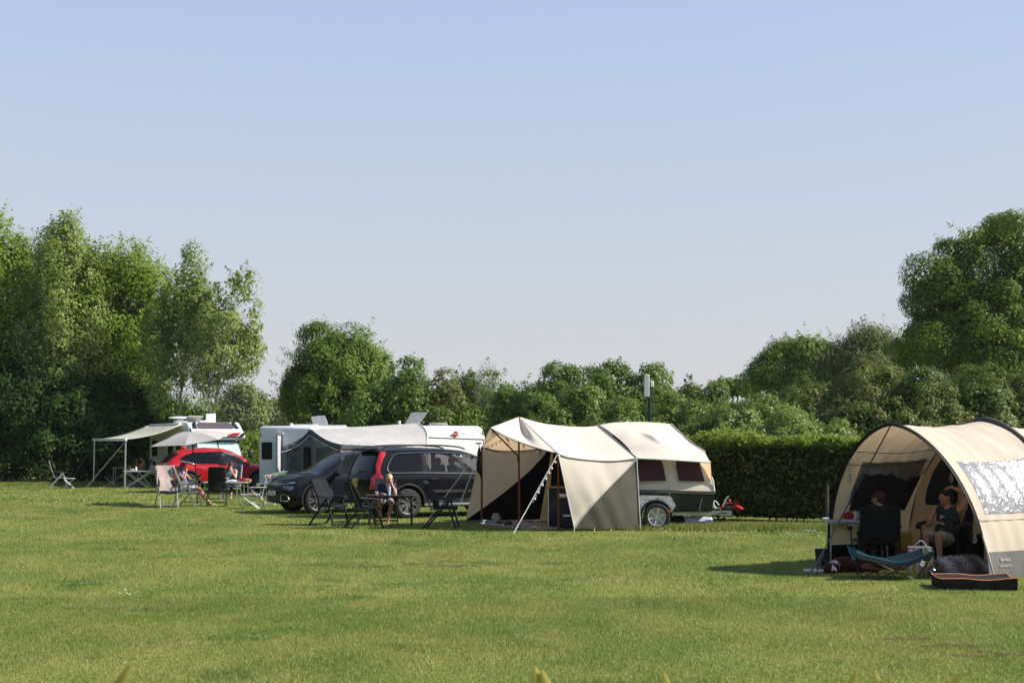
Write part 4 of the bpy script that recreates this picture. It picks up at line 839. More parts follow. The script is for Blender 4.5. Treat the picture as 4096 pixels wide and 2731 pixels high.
def pline(P,u):
    # interpolate along world polyline by arc fraction with smoothing
    P=[V(p) for p in P];L_=[0]
    for i in range(1,len(P)):L_.append(L_[-1]+(P[i]-P[i-1]).length)
    s=u*L_[-1]
    for i in range(1,len(P)):
        if s<=L_[i] or i==len(P)-1:
            t=(s-L_[i-1])/(L_[i]-L_[i-1]);a=P[max(0,i-2)];b=P[i-1];c=P[i];d=P[min(len(P)-1,i+1)]
            return .5*((2*b)+(c-a)*t+(2*a-5*b+4*c-d)*t*t+(3*b-a-3*c+d)*t**3)
# ---------- trailer tent
CRM=mat('cream_canvas',(.67,.60,.52),.85,var=.05,vs=1.5,bump=.22,bs=7,trans=.15,sheen=.1)
TAN=mat('glow_tan_canvas',(.80,.59,.36),.85,var=.06,vs=1.5,bump=.25,bs=6,trans=.45);OLV=mat('olive_grey_canvas',(.085,.083,.062),.85,var=.08,vs=2,bump=.3,bs=5,trans=.05)  # tan: warm inside glow put into the colour of the cream canvas
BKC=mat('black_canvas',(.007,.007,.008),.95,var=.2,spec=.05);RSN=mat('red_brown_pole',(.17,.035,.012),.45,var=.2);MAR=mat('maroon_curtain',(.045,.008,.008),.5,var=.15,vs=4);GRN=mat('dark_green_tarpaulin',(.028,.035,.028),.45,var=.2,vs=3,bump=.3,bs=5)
ROPE=mat('white_rope',(.72,.72,.70),.8);PIPE=mat('grey_piping',(.14,.15,.15),.7);CHK=mat('checker_plate',(.55,.56,.57),.42,.65,.25,vs=26,bump=.9,bs=34)
c3=lambda u,v:(1800+u/2.851,1600+v/2.851);c4=lambda u,v:(2450+u/3.137,1650+v/3.137);c5=lambda u,v:(3150+u/2.091,1650+v/2.091)
tt=thing('trailer_tent','cream folding trailer tent with open awning and maroon windows','trailer tent',(W(2400,1900,30.5).x,30.5,0))
A_=W(2075,1667,30.7);B_=W(1961,1710,29.9);C_=W(2232,1812,29.3);E_=W(1927,1788,31.8);D_=W(2396,1699,31.2);D2=W(2546,1831,29.95)
ridge=[A_,W(2130,1683,30.8),W(2186,1695,30.9),W(2260,1703,31.0),W(2326,1707,31.1),W(2375,1704,31.2),D_]
eav=[C_,W(2270,1826,29.4),W(2330,1835,29.55),W(2400,1841,29.7),W(2470,1841,29.8),D2]
def r1(u,v):
    a=pline(ridge,u);b=pline(eav,u);p=a.lerp(b,v);p.z-=.09*math.sin(PI*v)*math.sin(PI*min(1,u+.1))+.012*math.sin(9*v-8*u)*math.exp(-6*u);return p
q=MB();q.grid(r1,30,16);q.build('awning_roof',CRM,tt,wc=True,sm=80)
bc=[B_,W(2010,1738,29.8),W(2075,1766,29.75),W(2150,1792,29.5),W(2200,1806,29.35),C_]
def r2(u,v):
    p=A_.lerp(pline(bc,u),v);k=math.exp(-((u-.55)/.16)**2)*math.sin(PI*v)
    p+=V((0,.10,-.05))*k+V((0,0,.03))*math.exp(-((u-.75)/.1)**2)*math.sin(PI*v);return p
q=MB();q.grid(r2,30,14);q.build('awning_hood',CRM,tt,wc=True,sm=80)
be=[B_,W(1950,1735,30.5),W(1941,1762,31.1),E_]
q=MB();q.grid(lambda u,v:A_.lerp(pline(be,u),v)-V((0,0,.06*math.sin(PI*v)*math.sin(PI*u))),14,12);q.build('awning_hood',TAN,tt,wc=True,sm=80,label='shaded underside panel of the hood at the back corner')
Eb=V((W(2520,1800,33.6).x,33.4,1.72))
BT=W(2192,1792,33.4);te=[E_,W(1990,1803,32.1),W(2080,1802,32.6),W(2150,1795,33.0),BT]
def r4(u,v):
    p=pline(ridge,u).lerp(pline(te,u),v);p.z-=.09*math.sin(PI*v)*math.sin(PI*u);return p
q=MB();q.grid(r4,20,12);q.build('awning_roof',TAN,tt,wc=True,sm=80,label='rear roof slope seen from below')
q=MB();q.tube([pline(bc,u/24) for u in range(25)],.012,5);q.build('hem_piping',PIPE,tt,wc=True)
q=MB();q.tube([pline(eav,u/24)+V((0,-.015,-.01)) for u in range(25)],.013,5);q.tube([r1(1,v/12)+V((0,-.01,.008)) for v in range(13)],.010,5);q.build('zip_seam',PIPE,tt,wc=True)
q=MB();q.tube([A_.lerp(C_,t/10)+V((0,-.02,.004)) for t in range(11)],.006,4);q.build('seam',PIPE,tt,wc=True)
# folding trailer roof
top=[D_,W(2450,1690,31.25),W(2520,1687,31.3),W(2600,1688,31.35),W(2683,1695,31.4)]
low=[W(2517,1795,30.35),W(2580,1790,30.3),W(2650,1787,30.3),W(2740,1796,30.4),W(2819,1806,30.5)]
def r5(u,v):
    a=pline(top,u);b=pline(low,u);p=a.lerp(b,v)
    if v>0: p.z+=.05*math.sin(PI*v)*(1-u)-.05*math.sin(PI*v)*u
    k=math.exp(-((u-.44-.10*(v-.6))/.045)**2-((v-.68)/.22)**2);p+=V((0,-.05,.05))*k
    p+=V((0,-.006,.006))*math.sin(18*u+9*v)*math.sin(PI*v)
    return p
q=MB();q.grid(r5,36,22);q.build('bed_roof',CRM,tt,wc=True,sm=80)
bar=[D2,W(2690,1838,29.9),W(2842,1848,30.0)]
q=MB();q.grid(lambda u,v:pline(low,u).lerp(pline(bar,u),v)-V((0,0,.02*math.sin(PI*v))),20,5);q.build('window_canopy',CRM,tt,wc=True,sm=80)
q=MB();q.tube([pline(bar,u/10)+V((0,-.01,-.005)) for u in range(11)],.017,8);q.build('canopy_pole',VG,tt,wc=True)
q=MB();q.tube([W(2678,1838,29.9),G(2678,2114)],.018,8);q.build('support_pole',ALU,tt,wc=True)
q=MB();q.tube([r5(1,v/12)+V((0.01,-.01,.01)) for v in range(13)],.014,5);q.build('seam',CRM,tt,wc=True)
tb=[V((p.x+.0,p.y*1.0+2*(31.4-p.y)+.3,p.z)) for p in low]
q=MB();q.grid(lambda u,v:pline(top,u).lerp(pline(tb,u),v),14,8);q.build('bed_roof',CRM,tt,wc=True,sm=80,label='rear bed roof slope turned away')
q=MB();q.add([top[-1],low[-1],tb[-1]],[(0,1,2)]);q.add([low[-1],tb[-1],V((tb[-1].x+.15,tb[-1].y,1.03)),W(2861,1960,30.2)],[(0,1,2,3)]);q.build('end_wall',CRM,tt,wc=True)
# bed side wall
W0,W1,W2,W3=W(2548,1800,30.30),W(2819,1806,30.42),W(2862,1964,30.12),W(2537,1957,30.05)
wall=quad(W0,W1,W2,W3,.02,(0,-1,0),.004,30)
q=MB();q.grid(wall,30,12);q.build('bed_wall',CRM,tt,wc=True,sm=80)
nW=(W1-W0).cross(W3-W0).normalized();nW=nW if nW.y<0 else -nW
def tp(name,mt,pts,off,rad=.04,th=.01,P0=W0,n=nW,label=None):
    P=[onpl(x,y,P0,n,off) for x,y in pts];q=MB();q.prism(rrect(P,rad),-n*th);return q.build(name,mt,tt,wc=True,label=label)
for pl in([(325,560),(600,565),(640,660),(677,858),(340,868),(303,690)],[(800,560),(1075,560),(1112,690),(1160,868),(832,862),(792,690)]):
    P=[c4(*k) for k in pl];tp('window',MAR,P,.075,.05);
    q=MB();q.tube([onpl(x,y,W0,nW,.08) for x,y in P],.008,4,closed=True);q.build('window_piping',CRM,tt,wc=True)
q=MB();q.add([onpl(*c4(1090,615),W0,nW,.03),W(*c4(1228,605),30.0),W(*c4(1234,700),30.05),onpl(*c4(1243,872),W0,nW,.05),onpl(*c4(1150,700),W0,nW,.03)],[(0,1,2,3,4)]);q.build('side_flap',TAN,tt,wc=True)
q=MB();q.tube([W(*c4(1240,805),30.15),W(*c4(1262,860),30.15),W(*c4(1275,975),30.12)],.018,6);q.build('end_hoop',VW,tt,wc=True)
# trailer body
q=MB();q.prism([W(2541,1957,29.98),W(2863,1966,30.05),W(2864,1977,30.05),W(2541,1968,29.98)],(0,1.9,0));q.build('trailer_rim',OLV,tt,wc=True)
q=MB();a=W(2544,1970,30.02);b=W(2860,1978,30.1);c=W(2846,2046,30.15);d=W(2548,2048,30.12);q.grid(quad(a,b,c,d,.015,(0,-1,0),.006,18),16,6);q.add([b,c,c+V((0,1.8,0)),b+V((0,1.8,0))],[(0,1,2,3)]);q.add([d,c,c+V((0,1.8,0)),d+V((0,1.8,0))],[(0,1,2,3)]);q.add([a,b,b+V((0,1.8,0)),a+V((0,1.8,0))],[(0,1,2,3)]);q.build('trailer_body',GRN,tt,wc=True,sm=60)
q=MB()
for x in(2735,2765,2797): q.bar(W(x,1980,29.98),W(x-2,1990,29.98),.012,.01)
q.bar(W(2808,1992,30.0),W(2796,2042,30.05),.03,.01);q.build('strap',OLV,tt,wc=True)
q=MB();q.bar(W(2660,2050,30.2),W(2926,2051,30.4),.05,.11);q.bar(W(2845,2026,30.3),W(2925,2038,30.4),.04,.05);q.build('drawbar',ALU,tt,wc=True)
q=MB();q.tube([W(2900,2052,30.4),G(2900,2100)+V((0,0,.0))],.028,8);q.build('jockey_post',ALU,tt,wc=True)
q=MB();jb=G(2895,2109);q.lathe([(0,-.04),(.10,-.04),(.11,-.02),(.11,.02),(.10,.04),(0,.04)],jb+V((0,0,.11)),Matrix.Rotation(PI/2,3,'X'),18);q.build('jockey_wheel',BLK,tt,wc=True)
q=MB();P=[W(*c4(u,v),30.2) for u,v in((1265,1110),(1265,1150),(1285,1195),(1300,1200))];q.tube(P,.022,6);q.tube([W(*c4(u,v),30.2) for u,v in((1265,1110),(1295,1108),(1335,1160))],.014,6);q.build('corner_leg',VW,tt,wc=True)
q=MB();q.bar(W(*c4(1380,1180),30.3),W(*c4(1420,1095),30.3),.03,.04);q.tube([W(*c4(1420,1095),30.3),W(*c4(1437,1065),30.3),W(*c4(1460,1048),30.3)],.014,6);q.build('brake_lever',ALU,tt,wc=True)
q=MB();q.ell(W(*c4(1467,1110),30.3),(.035,.035,.05));q.ell(W(*c4(1378,1180),30.25),.03);q.build('red_knob',mat('red_plastic',(.36,.008,.012),.4),tt,wc=True)
q=MB();q.bar(W(*c4(1425,1133),30.3),W(*c4(1490,1130),30.3),.02,.02);q.build('handle_bar',ALU,tt,wc=True)
q=MB();a=W(*c4(1515,1195),30.35);b=W(*c4(1640,1210),30.3);q.tube([a,a.lerp(b,.3)+V((0,0,.03)),a.lerp(b,.75),b],[.04,.055,.05,.025],10);q.box(a.lerp(b,.3)+V((0,0,.075)),(.12,.05,.03));q.build('coupling_cover',bpy.data.materials['red_plastic'],tt,wc=True)
q=MB();q.tube([a+V((-.25,0,0)),a],[.045,.05],10);q.tube([W(*c4(u,v),30.3) for u,v in((1440,1260),(1370,1255),(1300,1285),(1250,1290))],.012,5);q.build('cable_bellows',BLK,tt,wc=True)
q=MB();q.tube([W(*c4(u,v),30.3) for u,v in((1490,1140),(1530,1105),(1575,1115),(1605,1165))],.005,4);q.build('safety_cable',bpy.data.materials['red_plastic'],tt,wc=True)
yw=29.90
def plb(name,mt,pts,Y,th,rad=.02):
    P=[W(x,y,Y) for x,y in pts];q=MB();q.prism(rrect(P,rad),(0,th,0));return q.build(name,mt,tt,wc=True)
plb('checker_plate_box',CHK,[c4(*k) for k in((350,1035),(700,1048),(742,1060),(795,1172),(735,1252),(700,1250),(690,1180),(640,1110),(560,1080),(470,1100),(420,1160),(392,1265),(372,1262),(305,1172))],29.93,.40,.01)
wc_=W(2626,2068,yw);wc_.z=.285
q=MB();P=[];P=[V((wc_.x+.335*math.cos(t),29.98,wc_.z+.01+.335*math.sin(t))) for t in np.linspace(-.15,PI+.1,20)]
def mg(u,v): p=P[int(round(u*19))];return p+V((0,-.09+.3*v,0))
q.grid(mg,19,2);q.build('mudguard',BLK,tt,wc=True,sm=60,mods=[('sol',.045)])
M=Matrix.Rotation(PI/2,3,'X');r=.285
q=MB();q.lathe([(r*.68,-.09),(r*.93,-.09),(r,-.07),(r,.07),(r*.93,.09),(r*.68,.09),(r*.68,-.09)],wc_,M,36);wh=q.build('wheel',TYR,tt,wc=True)
q=MB();rr=r*.68;q.lathe([(rr,.09),(rr*.93,.085),(rr*.90,.03),(rr*.88,-.05)],wc_,M,32);q.lathe([(0,.065),(.045,.06),(.05,.02)],wc_,M,14);q.lathe([(0,-.03),(rr*.9,-.03)],wc_,M,20)
for k in range(6):
    a=2*PI*k/6+.3;q.bar(wc_+M@V((.03*math.cos(a),.03*math.sin(a),.05)),wc_+M@V((rr*.93*math.cos(a),rr*.93*math.sin(a),.065)),.042,.025,up=(0,-1,0))
q.build('rim',mat('trailer_rim_paint',(.62,.62,.62),.3,.5),wh,wc=True)
q=MB();q.box(W(2680,2043,29.9),(.05,.03,.05));q.build('side_marker',mat('orange_lens',(.7,.15,.02),.3),tt,wc=True)
# awning front panel
pg=G(2297,2114);pg.y=29.35;pg=W(2297,2112,29.35);RB=W(2562,2114,29.75)
def fp(u,v):
    p=pline(eav,u).lerp(pg.lerp(RB,u),v);w_=math.sin(PI*v)*math.sin(PI*u);p+=V((0,-.10,0))*w_*(.4+.6*math.sin(PI*(u+v)*.5))
    fold=math.exp(-((u+v-1.0)/.10)**2);p.y+=.05*fold*math.sin(PI*u)+.018*math.sin(24*(u-.25*v))*v*math.sin(PI*u)*(1-v*.5);return p
q=MB();q.grid(lambda s,t:fp(s*(1-t),t),36,40);q.build('front_wall',CRM,tt,wc=True,sm=80)
q=MB();q.grid(lambda s,t:fp(1-s*t,t),36,40);q.build('front_wall',OLV,tt,wc=True,sm=80,label='olive grey lower triangle of the front wall')
q=MB();q.tube([fp(1-t/24,t/24)+V((0,-.02,0)) for t in range(25)],.010,5);q.tube([fp(1,v/12)+V((.0,-.02,0)) for v in range(13)],.010,5);q.tube([fp(0,v/12)+V((-.0,-.01,0)) for v in range(13)],.009,5);q.build('wall_piping',VG,tt,wc=True)
q=MB()
for u in(0,.3,.55,.8,1): p=fp(u,1);q.tube([p,p+V((.0,-.03,-.07))],.008,5)
q.build('peg_loop',VG,tt,wc=True)
# back wall seen through the opening
pk=G(1862,2084);BT=W(2192,1792,33.4);BB=V((W(2192,1900,33.4).x,33.4,.02));EB=V((pk.x,pk.y,.02))
te=[E_,W(1990,1803,32.1),W(2080,1802,32.6),W(2150,1795,33.0),BT]
def bwf(u,v):
    p=pline(te,u).lerp(EB.lerp(BB,u),v);p.y+=.05*math.sin(PI*v)*math.sin(PI*u)+.012*math.sin(18*u-5*v);return p
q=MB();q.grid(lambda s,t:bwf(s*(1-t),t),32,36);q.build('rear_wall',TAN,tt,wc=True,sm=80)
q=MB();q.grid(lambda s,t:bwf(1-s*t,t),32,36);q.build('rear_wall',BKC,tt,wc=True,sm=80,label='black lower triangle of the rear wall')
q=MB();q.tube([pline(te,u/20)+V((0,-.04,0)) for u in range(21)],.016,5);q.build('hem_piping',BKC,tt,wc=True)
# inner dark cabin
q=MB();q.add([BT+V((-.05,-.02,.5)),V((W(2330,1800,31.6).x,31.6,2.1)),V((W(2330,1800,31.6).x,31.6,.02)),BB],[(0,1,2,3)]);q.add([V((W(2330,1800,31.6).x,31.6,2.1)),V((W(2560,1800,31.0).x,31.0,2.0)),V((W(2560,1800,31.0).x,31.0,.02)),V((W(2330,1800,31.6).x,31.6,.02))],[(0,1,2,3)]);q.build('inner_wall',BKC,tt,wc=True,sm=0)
q=MB();q.grid(quad(W(2205,1808,31.4),W(2213,1808,31.4),W(2190,2080,31.4),W(2160,2080,31.4),.05,(0,-1,0),.015,20),8,16);q.build('tied_curtain',TAN,tt,wc=True,sm=80)
for nm,t_,b_ in(('pole',E_,G(1927,2094)),('pole',A_-V((0,0,.02)),G(2077,2109)),('pole',C_,G(2234,2121))):
    q=MB();q.tube([t_,b_],[.020,.026],8);q.build(nm,RSN,tt,wc=True)
q=MB();s0=W(2073,1850,30.55);q.tube([s0,W(2070,1820,30.5),W(1966,1716,29.95)],.020,6);q.build('strut',RSN,tt,wc=True)
for t_,b_ in((C_,G(2052,2135)),(C_+V((.01,0,.01)),G(2056,2131)),(E_,G(1692,2102)),(E_,G(1698,2098)),(E_,G(1800,2112)),(E_,G(1806,2108)),(B_,W(1927,1788,31.8))):
    q=MB();q.tube([t_,b_],.0065 if t_.x>0 else .004,4);q.build('guy_rope',ROPE,tt,wc=True)
# things around the trailer tent
def obj(name,label,cat,q,mt,group=None,sm=35,mods=None):
    o=q.build(name,mt,None,sm=sm,mods=mods);tag(o,label,cat,group);return o
BULB=mat('bulb_glass',(.75,.75,.72),.25);
q=MB();sl=thing('string_light','string of small white globe bulbs along the white guy rope','string lights',C_)
q.tube([C_+V((0,-.03,0)),C_.lerp(G(2052,2135),.3)+V((.03,0,-.0)),C_.lerp(G(2052,2135),.60)+V((.03,0,-.03))],.004,4);q.build('cable',ROPE,sl,wc=True)
for t in(.02,.10,.18,.24,.31,.39,.48,.56):
    q=MB();q.ell(C_.lerp(G(2052,2135),t)+V((.035,-.02,-.02)),.024,n=10);q.build('bulb',BULB,sl,wc=True)
sl=thing('string_light','string of tiny bulbs swagged under the awning hood','string lights',E_)
P=[W(1935,1790,31.6),W(1975,1775,31.2),W(2000,1762,31.),W(2030,1748,30.9),W(2060,1741,30.8)];P2_=[W(1940,1795,31.7),W(2000,1812,31.8),W(2060,1815,32.),W(2130,1805,32.4),W(2180,1795,32.8)]
for Q in(P,P2_):
    q=MB();q.tube([pline(Q,t/12)+V((0,-.1,0)) for t in range(13)],.004,4);q.build('cable',BLK,sl,wc=True)
    for t in np.linspace(.05,.95,7):
        q=MB();q.ell(pline(Q,float(t))+V((0,-.1,-.03)),.022,n=8,m=6);q.build('bulb',BULB,sl,wc=True)
cs=thing('string_light','string of black caged lamps hanging along the hood edge','string lights',B_)
LP_=[c3(490,385),c3(660,480),c3(840,545),c3(1030,600)];P=[W(*c3(455,325),30.0)]+[W(x,y-12,30.) for x,y in LP_]+[W(*c3(1200,590),29.6)]
q=MB();q.tube([pline(P,t/20) for t in range(21)],.005,4);q.build('cable',BLK,cs,wc=True)
for (x,y) in LP_:
    c0=W(x,y,30.);q=MB();q.tube([c0+V((0,0,.07)),c0+V((0,0,.03))],[.018,.022],8)
    for k in range(5):
        a=2*PI*k/5;q.tube([c0+V((.015*math.cos(a),.015*math.sin(a),.03)),c0+V((.042*math.cos(a),.042*math.sin(a),-.02)),c0+V((.02*math.cos(a),.02*math.sin(a),-.075))],.004,3)
    q.build('caged_lamp',BLK,cs,wc=True)
# garment
q=MB();q.tube([W(*c3(320,495),31.6),W(*c3(345,540),31.6)],.01,5)
g0=thing('hanging_jacket','black jacket hanging from the left awning pole','clothing',W(*c3(340,900),31.6))
q.box(W(*c3(325,492),31.6),(.14,.03,.03));q.build('hook',BLK,g0,wc=True)
ol=[(325,530),(345,545),(352,600),(350,700),(365,800),(374,885),(358,905),(340,860),(325,825),(300,820),(302,700),(312,600)]
pp=[c3(*k) for k in ol];q=MB();q.prism([W(x,y,31.62) for x,y in pp],(0,.07,0));q.build('cloth',mat('black_jersey',(.012,.013,.018),.8,var=.3),g0,wc=True,mods=[('bev',.025)])
# rug
RUG=bpy.data.materials.new('patterned_rug');RUG.use_nodes=True;N=RUG.node_tree.nodes;L=RUG.node_tree.links
tc=N.new('ShaderNodeTexCoord');ck=N.new('ShaderNodeTexWave');ck.wave_type='BANDS';ck.bands_direction='DIAGONAL';ck.inputs['Scale'].default_value=3.2;ck.inputs['Distortion'].default_value=9;ck.inputs['Detail'].default_value=1;ck.inputs['Detail Scale'].default_value=2.
rp=N.new('ShaderNodeValToRGB');rp.color_ramp.interpolation='CONSTANT';rp.color_ramp.elements[0].color=(.02,.018,.02,1);rp.color_ramp.elements[1].position=.5;rp.color_ramp.elements[1].color=(.42,.33,.28,1)
L.new(tc.outputs['Object'],ck.inputs[0]);L.new(ck.outputs['Fac'],rp.inputs[0]);L.new(rp.outputs[0],N['Principled BSDF'].inputs['Base Color']);N['Principled BSDF'].inputs['Roughness'].default_value=.95
q=MB();q.prism([G(1885,2094,.015),G(2100,2118,.015),G(2255,2116,.015),G(2255,2098,.015),G(2150,2085,.015)],(0,0,.012));obj('rug','black and beige zigzag patterned rug on the awning floor','rug',q,[RUG],sm=0)
# cabinet
NV=mat('navy_cloth',(.018,.022,.035),.7,var=.2);WTOP=mat('wood_top',(.25,.15,.08),.5)
cb=thing('camping_cabinet','dark navy fabric kitchen cabinet with wood-edged top inside the awning','cabinet',V((W(2245,2000,30.6).x,30.6,0)))
x0,x1=W(2193,2000,30.6).x,W(2290,2000,30.6).x
q=MB();q.box(((x0+x1)/2,30.85,.43),(x1-x0,.5,.86));q.build('body',NV,cb,wc=True,mods=[('bev',.02)])
q=MB();q.box(((x0+x1)/2,30.85,.88),(x1-x0+.04,.54,.03));q.build('top',WTOP,cb,wc=True)
for x in(x0,x1):
    q=MB();q.bar((x,30.585,.03),(x,30.585,.87),.025,.025);q.build('frame_post',ALU,cb,wc=True)
q=MB();q.ell(W(2222,1957,30.7),(.13,.1,.03));obj('cutting_board','small brown dish lying on the cabinet top','dish',q,mat('brown_dish',(.22,.07,.04),.5))
q=MB();c0=W(2252,1956,30.75);q.lathe([(0,-.03),(.07,-.03),(.07,.05),(0,.05)],c0,None,16);obj('food_tin','small green tin on the cabinet top','tin',q,mat('green_tin',(.06,.12,.08),.4,.3))
cl=thing('cool_box','dark blue cool box with pale lid and label beside the cabinet','cool box',V((W(2262,2000,30.1).x,30.15,0)))
q=MB();q.box((cl.location.x,30.2,.36),(.34,.36,.66));q.build('body',NV,cl,wc=True,mods=[('bev',.03)])
q=MB();q.box((cl.location.x,30.2,.72),(.35,.38,.07));q.build('lid',VG,cl,wc=True,mods=[('bev',.03)])
q=MB();q.box((cl.location.x+.02,30.01,.30),(.16,.01,.04));q.build('label',VW,cl,wc=True)
# ball and shoes
BALL=mat('worn_football_leather',(.33,.30,.26),.7,var=.5,vs=14)
q=MB();q.ell(G(1984,2088)+V((0,0,.11)),.11,n=24,m=16);obj('football','worn grey football behind the row of shoes','ball',q,BALL,sm=80)
def shoe(px,py,rz,up,sole,label,cat='shoe'):
    p=G(px,py,.027);t=thing('shoe',label,'shoe',p,rz,'shoes left on the rug under the awning')
    q=MB();pr=[(-.13,.035,.075),(-.10,.038,.085),(-.05,.036,.075),(0,.037,.055),(.06,.043,.045),(.11,.038,.03),(.14,.015,.02)];n=12;vs=[]
    def f(u,v):
        i=u*6;k=min(5,int(i));s_=i-k;a=[pr[k][j]*(1-s_)+pr[k+1][j]*s_ for j in range(3)];th=PI*v
        return (a[0],a[1]*math.cos(th),.02+a[2]*math.sin(th)**.7)
    q.grid(f,18,10);q.build('upper',up,t,sm=80)
    q=MB();q.prism([(-.14,-.03,0),(-.14,.03,0),(-.05,.036,0),(.07,.046,0),(.13,.03,0),(.15,0,0),(.13,-.03,0),(.07,-.046,0),(-.05,-.036,0)],(0,0,.028));q.build('sole',sole,t,mods=[('bev',.008)])
    q=MB()
    for k in range(4): q.tube([(.02*k-.01,-.028,.07-.006*k),(.02*k-.01,0,.082-.007*k),(.02*k-.01,.028,.07-.006*k)],.004,4)
    q.build('laces',ROPE,t)
SB=mat('blue_grey_shoe',(.22,.30,.34),.7);SG=mat('grey_shoe',(.25,.25,.26),.7);SK=mat('black_shoe',(.03,.03,.035),.6);SP=mat('pink_beige_shoe',(.38,.22,.19),.7)
for a in((1945,2093,.4,SB,VW,'light blue trainer nearest the left awning pole'),(1961,2096,.7,SB,VG,'light blue trainer just right of the first one'),(1975,2096,2.6,SG,VW,'grey trainer with white sole in front of the football'),(1993,2097,.2,SG,VG,'grey trainer right of the football'),(2010,2098,.3,SK,VG,'low black shoe left of the middle pole'),(2024,2098,2.8,SK,BLK,'black slipper beside the low black shoe'),(2062,2097,.1,SP,VG,'dull pink shoe at the foot of the middle pole'),(2090,2098,.2,SP,VG,'beige shoe just right of the middle pole'),(2112,2095,.5,SG,VG,'grey trainer right of the beige shoe'),(2135,2095,.6,SG,VW,'white-soled grey trainer nearest the tied curtain')): shoe(*a)
# cable reel
cr=thing('cable_reel','black cable reel on the grass beside the trailer wheel','cable reel',G(2712,2112))
c0=cr.location+V((0,.1,.15));M=Matrix.Rotation(.5,3,'Z')@Matrix.Rotation(PI/2,3,'X')
for h in(-.09,.09):
    q=MB();q.lathe([(0,h-.01),(.145,h-.01),(.15,h),(.145,h+.01),(0,h+.01)],c0,M,28);q.build('flange',BLK,cr,wc=True)
q=MB();q.lathe([(.11,-.08),(.11,.08)],c0,M,20);q.build('cable_winding',INK,cr,wc=True)
q=MB();q.tube([c0+V((-.1,0,0)),c0+V((-.1,0,.24)),c0+V((.12,-.05,.20)),c0+V((.12,-.05,0))],.014,6);q.build('handle',BLK,cr,wc=True)
q=MB();q.tube([c0+V((.12,0,.08)),c0+V((.28,-.03,.10)),c0+V((.38,-.05,0.)),c0+V((.40,-.05,-.14))],.008,5);q.build('cable',INK,cr,wc=True)
q=MB();q.grid(quad(W(2738,2066,30.4),W(2846,2066,30.5),W(2862,2101,30.3),W(2740,2092,30.3),.04,(0,0,-1),.006,15),14,6);obj('ground_sheet','white plastic sheet hanging below the trailer drawbar','sheet',q,mat('white_sheet',(.42,.45,.55),.5,var=.1,vs=6,bump=.3),sm=80,mods=[('sol',.006)])
# antenna pole
ap=thing('antenna_pole','green pole with white panel antenna rising above the trailer tent','pole',GY(2598,39))
q=MB();q.tube([ap.location,W(2598,1530,39)],.045,12);q.build('pole',mat('green_pole_paint',(.015,.04,.035),.4),ap,wc=True)
q=MB();a=W(2585,1543,38.9);q.prism([W(2577,1501,38.8),W(2583,1496,38.8),W(2598,1498,38.8),W(2598,1588,38.8),W(2577,1586,38.8)],(0,.1,0));q.build('panel_antenna',VG,ap,wc=True,mods=[('bev',.015)])
q=MB();q.prism([W(2603,1523,38.9),W(2615,1524,38.9),W(2616,1548,38.9),W(2605,1548,38.9)],(0,.1,0));q.build('receiver_box',VW,ap,wc=True,mods=[('bev',.015)])
# ---------- dome (tunnel) tent
BLb=G(3322,2256);BRb=G(3953,2320);Mi=(BLb+BRb)/2;ch=(BRb-BLb).normalized();ax=V((-ch.y,ch.x,0));ax=ax if ax.y>0 else -ax
hw0=(BRb-BLb).length/2
ARC=[(0,hw0,2.15,-.22),(1.85,hw0+.05,2.22,0),(4.3,hw0-.05,2.05,0),(5.6,hw0-.5,1.0,.0)]
def arch(s_,a):
    for i in range(len(ARC)-1):
        if s_<=ARC[i+1][0] or i==len(ARC)-2:
            t=(s_-ARC[i][0])/(ARC[i+1][0]-ARC[i][0]);hw=ARC[i][1]*(1-t)+ARC[i+1][1]*t;H=ARC[i][2]*(1-t)+ARC[i+1][2]*t;ln=ARC[i][3]*(1-t)+ARC[i+1][3]*t
            sg=.06*math.sin(PI*max(0,min(1,t)));H-=sg*1.1;hw-=sg*.9;break
    c=math.cos(a);sn=math.sin(a);z=H*max(0,sn)**.93;x=hw*math.copysign(abs(c)**1.2,c)
    return Mi+ax*(s_+ln*(z/H)**1.3)+ch*x+V((0,0,z))
dt=thing('dome_tent','large cream tunnel tent with open front, dark arch piping and clear side window','tent',Mi)
CR2=mat('cream_polycotton',(.56,.49,.405),.85,var=.05,vs=1.5,bump=.35,bs=4,stretch=(1,1,.4),trans=.20);TN2=mat('glow_tan_polycotton',(.70,.51,.32),.85,var=.07,vs=2,bump=.3,bs=5,trans=.34)  # inner faces: glow through the cream cloth painted in as tan
MUD=mat('grey_mud_flap',(.13,.125,.12),.75,var=.12,vs=4,bump=.3,bs=6)
CLR=bpy.data.materials.new('crinkled_clear_foil');CLR.use_nodes=True;N=CLR.node_tree.nodes;L=CLR.node_tree.links;b=N['Principled BSDF'];tc=N.new('ShaderNodeTexCoord');no=N.new('ShaderNodeTexNoise');no.inputs['Scale'].default_value=9;no.inputs['Detail'].default_value=5;no.inputs['Distortion'].default_value=1.2;L.new(tc.outputs['Object'],no.inputs[0])
rp=N.new('ShaderNodeValToRGB');L.new(no.outputs['Fac'],rp.inputs[0]);rp.color_ramp.elements[0].color=(.20,.21,.235,1);rp.color_ramp.elements[1].color=(.30,.315,.345,1);rp.color_ramp.elements[0].position=.35;rp.color_ramp.elements[1].position=.65
L.new(rp.outputs[0],b.inputs['Base Color']);b.inputs['Roughness'].default_value=.26;b.inputs['Specular IOR Level'].default_value=.55;bp=N.new('ShaderNodeBump');bp.inputs['Strength'].default_value=1;bp.inputs['Distance'].default_value=.022;L.new(no.outputs['Fac'],bp.inputs['Height']);L.new(bp.outputs[0],b.inputs['Normal'])
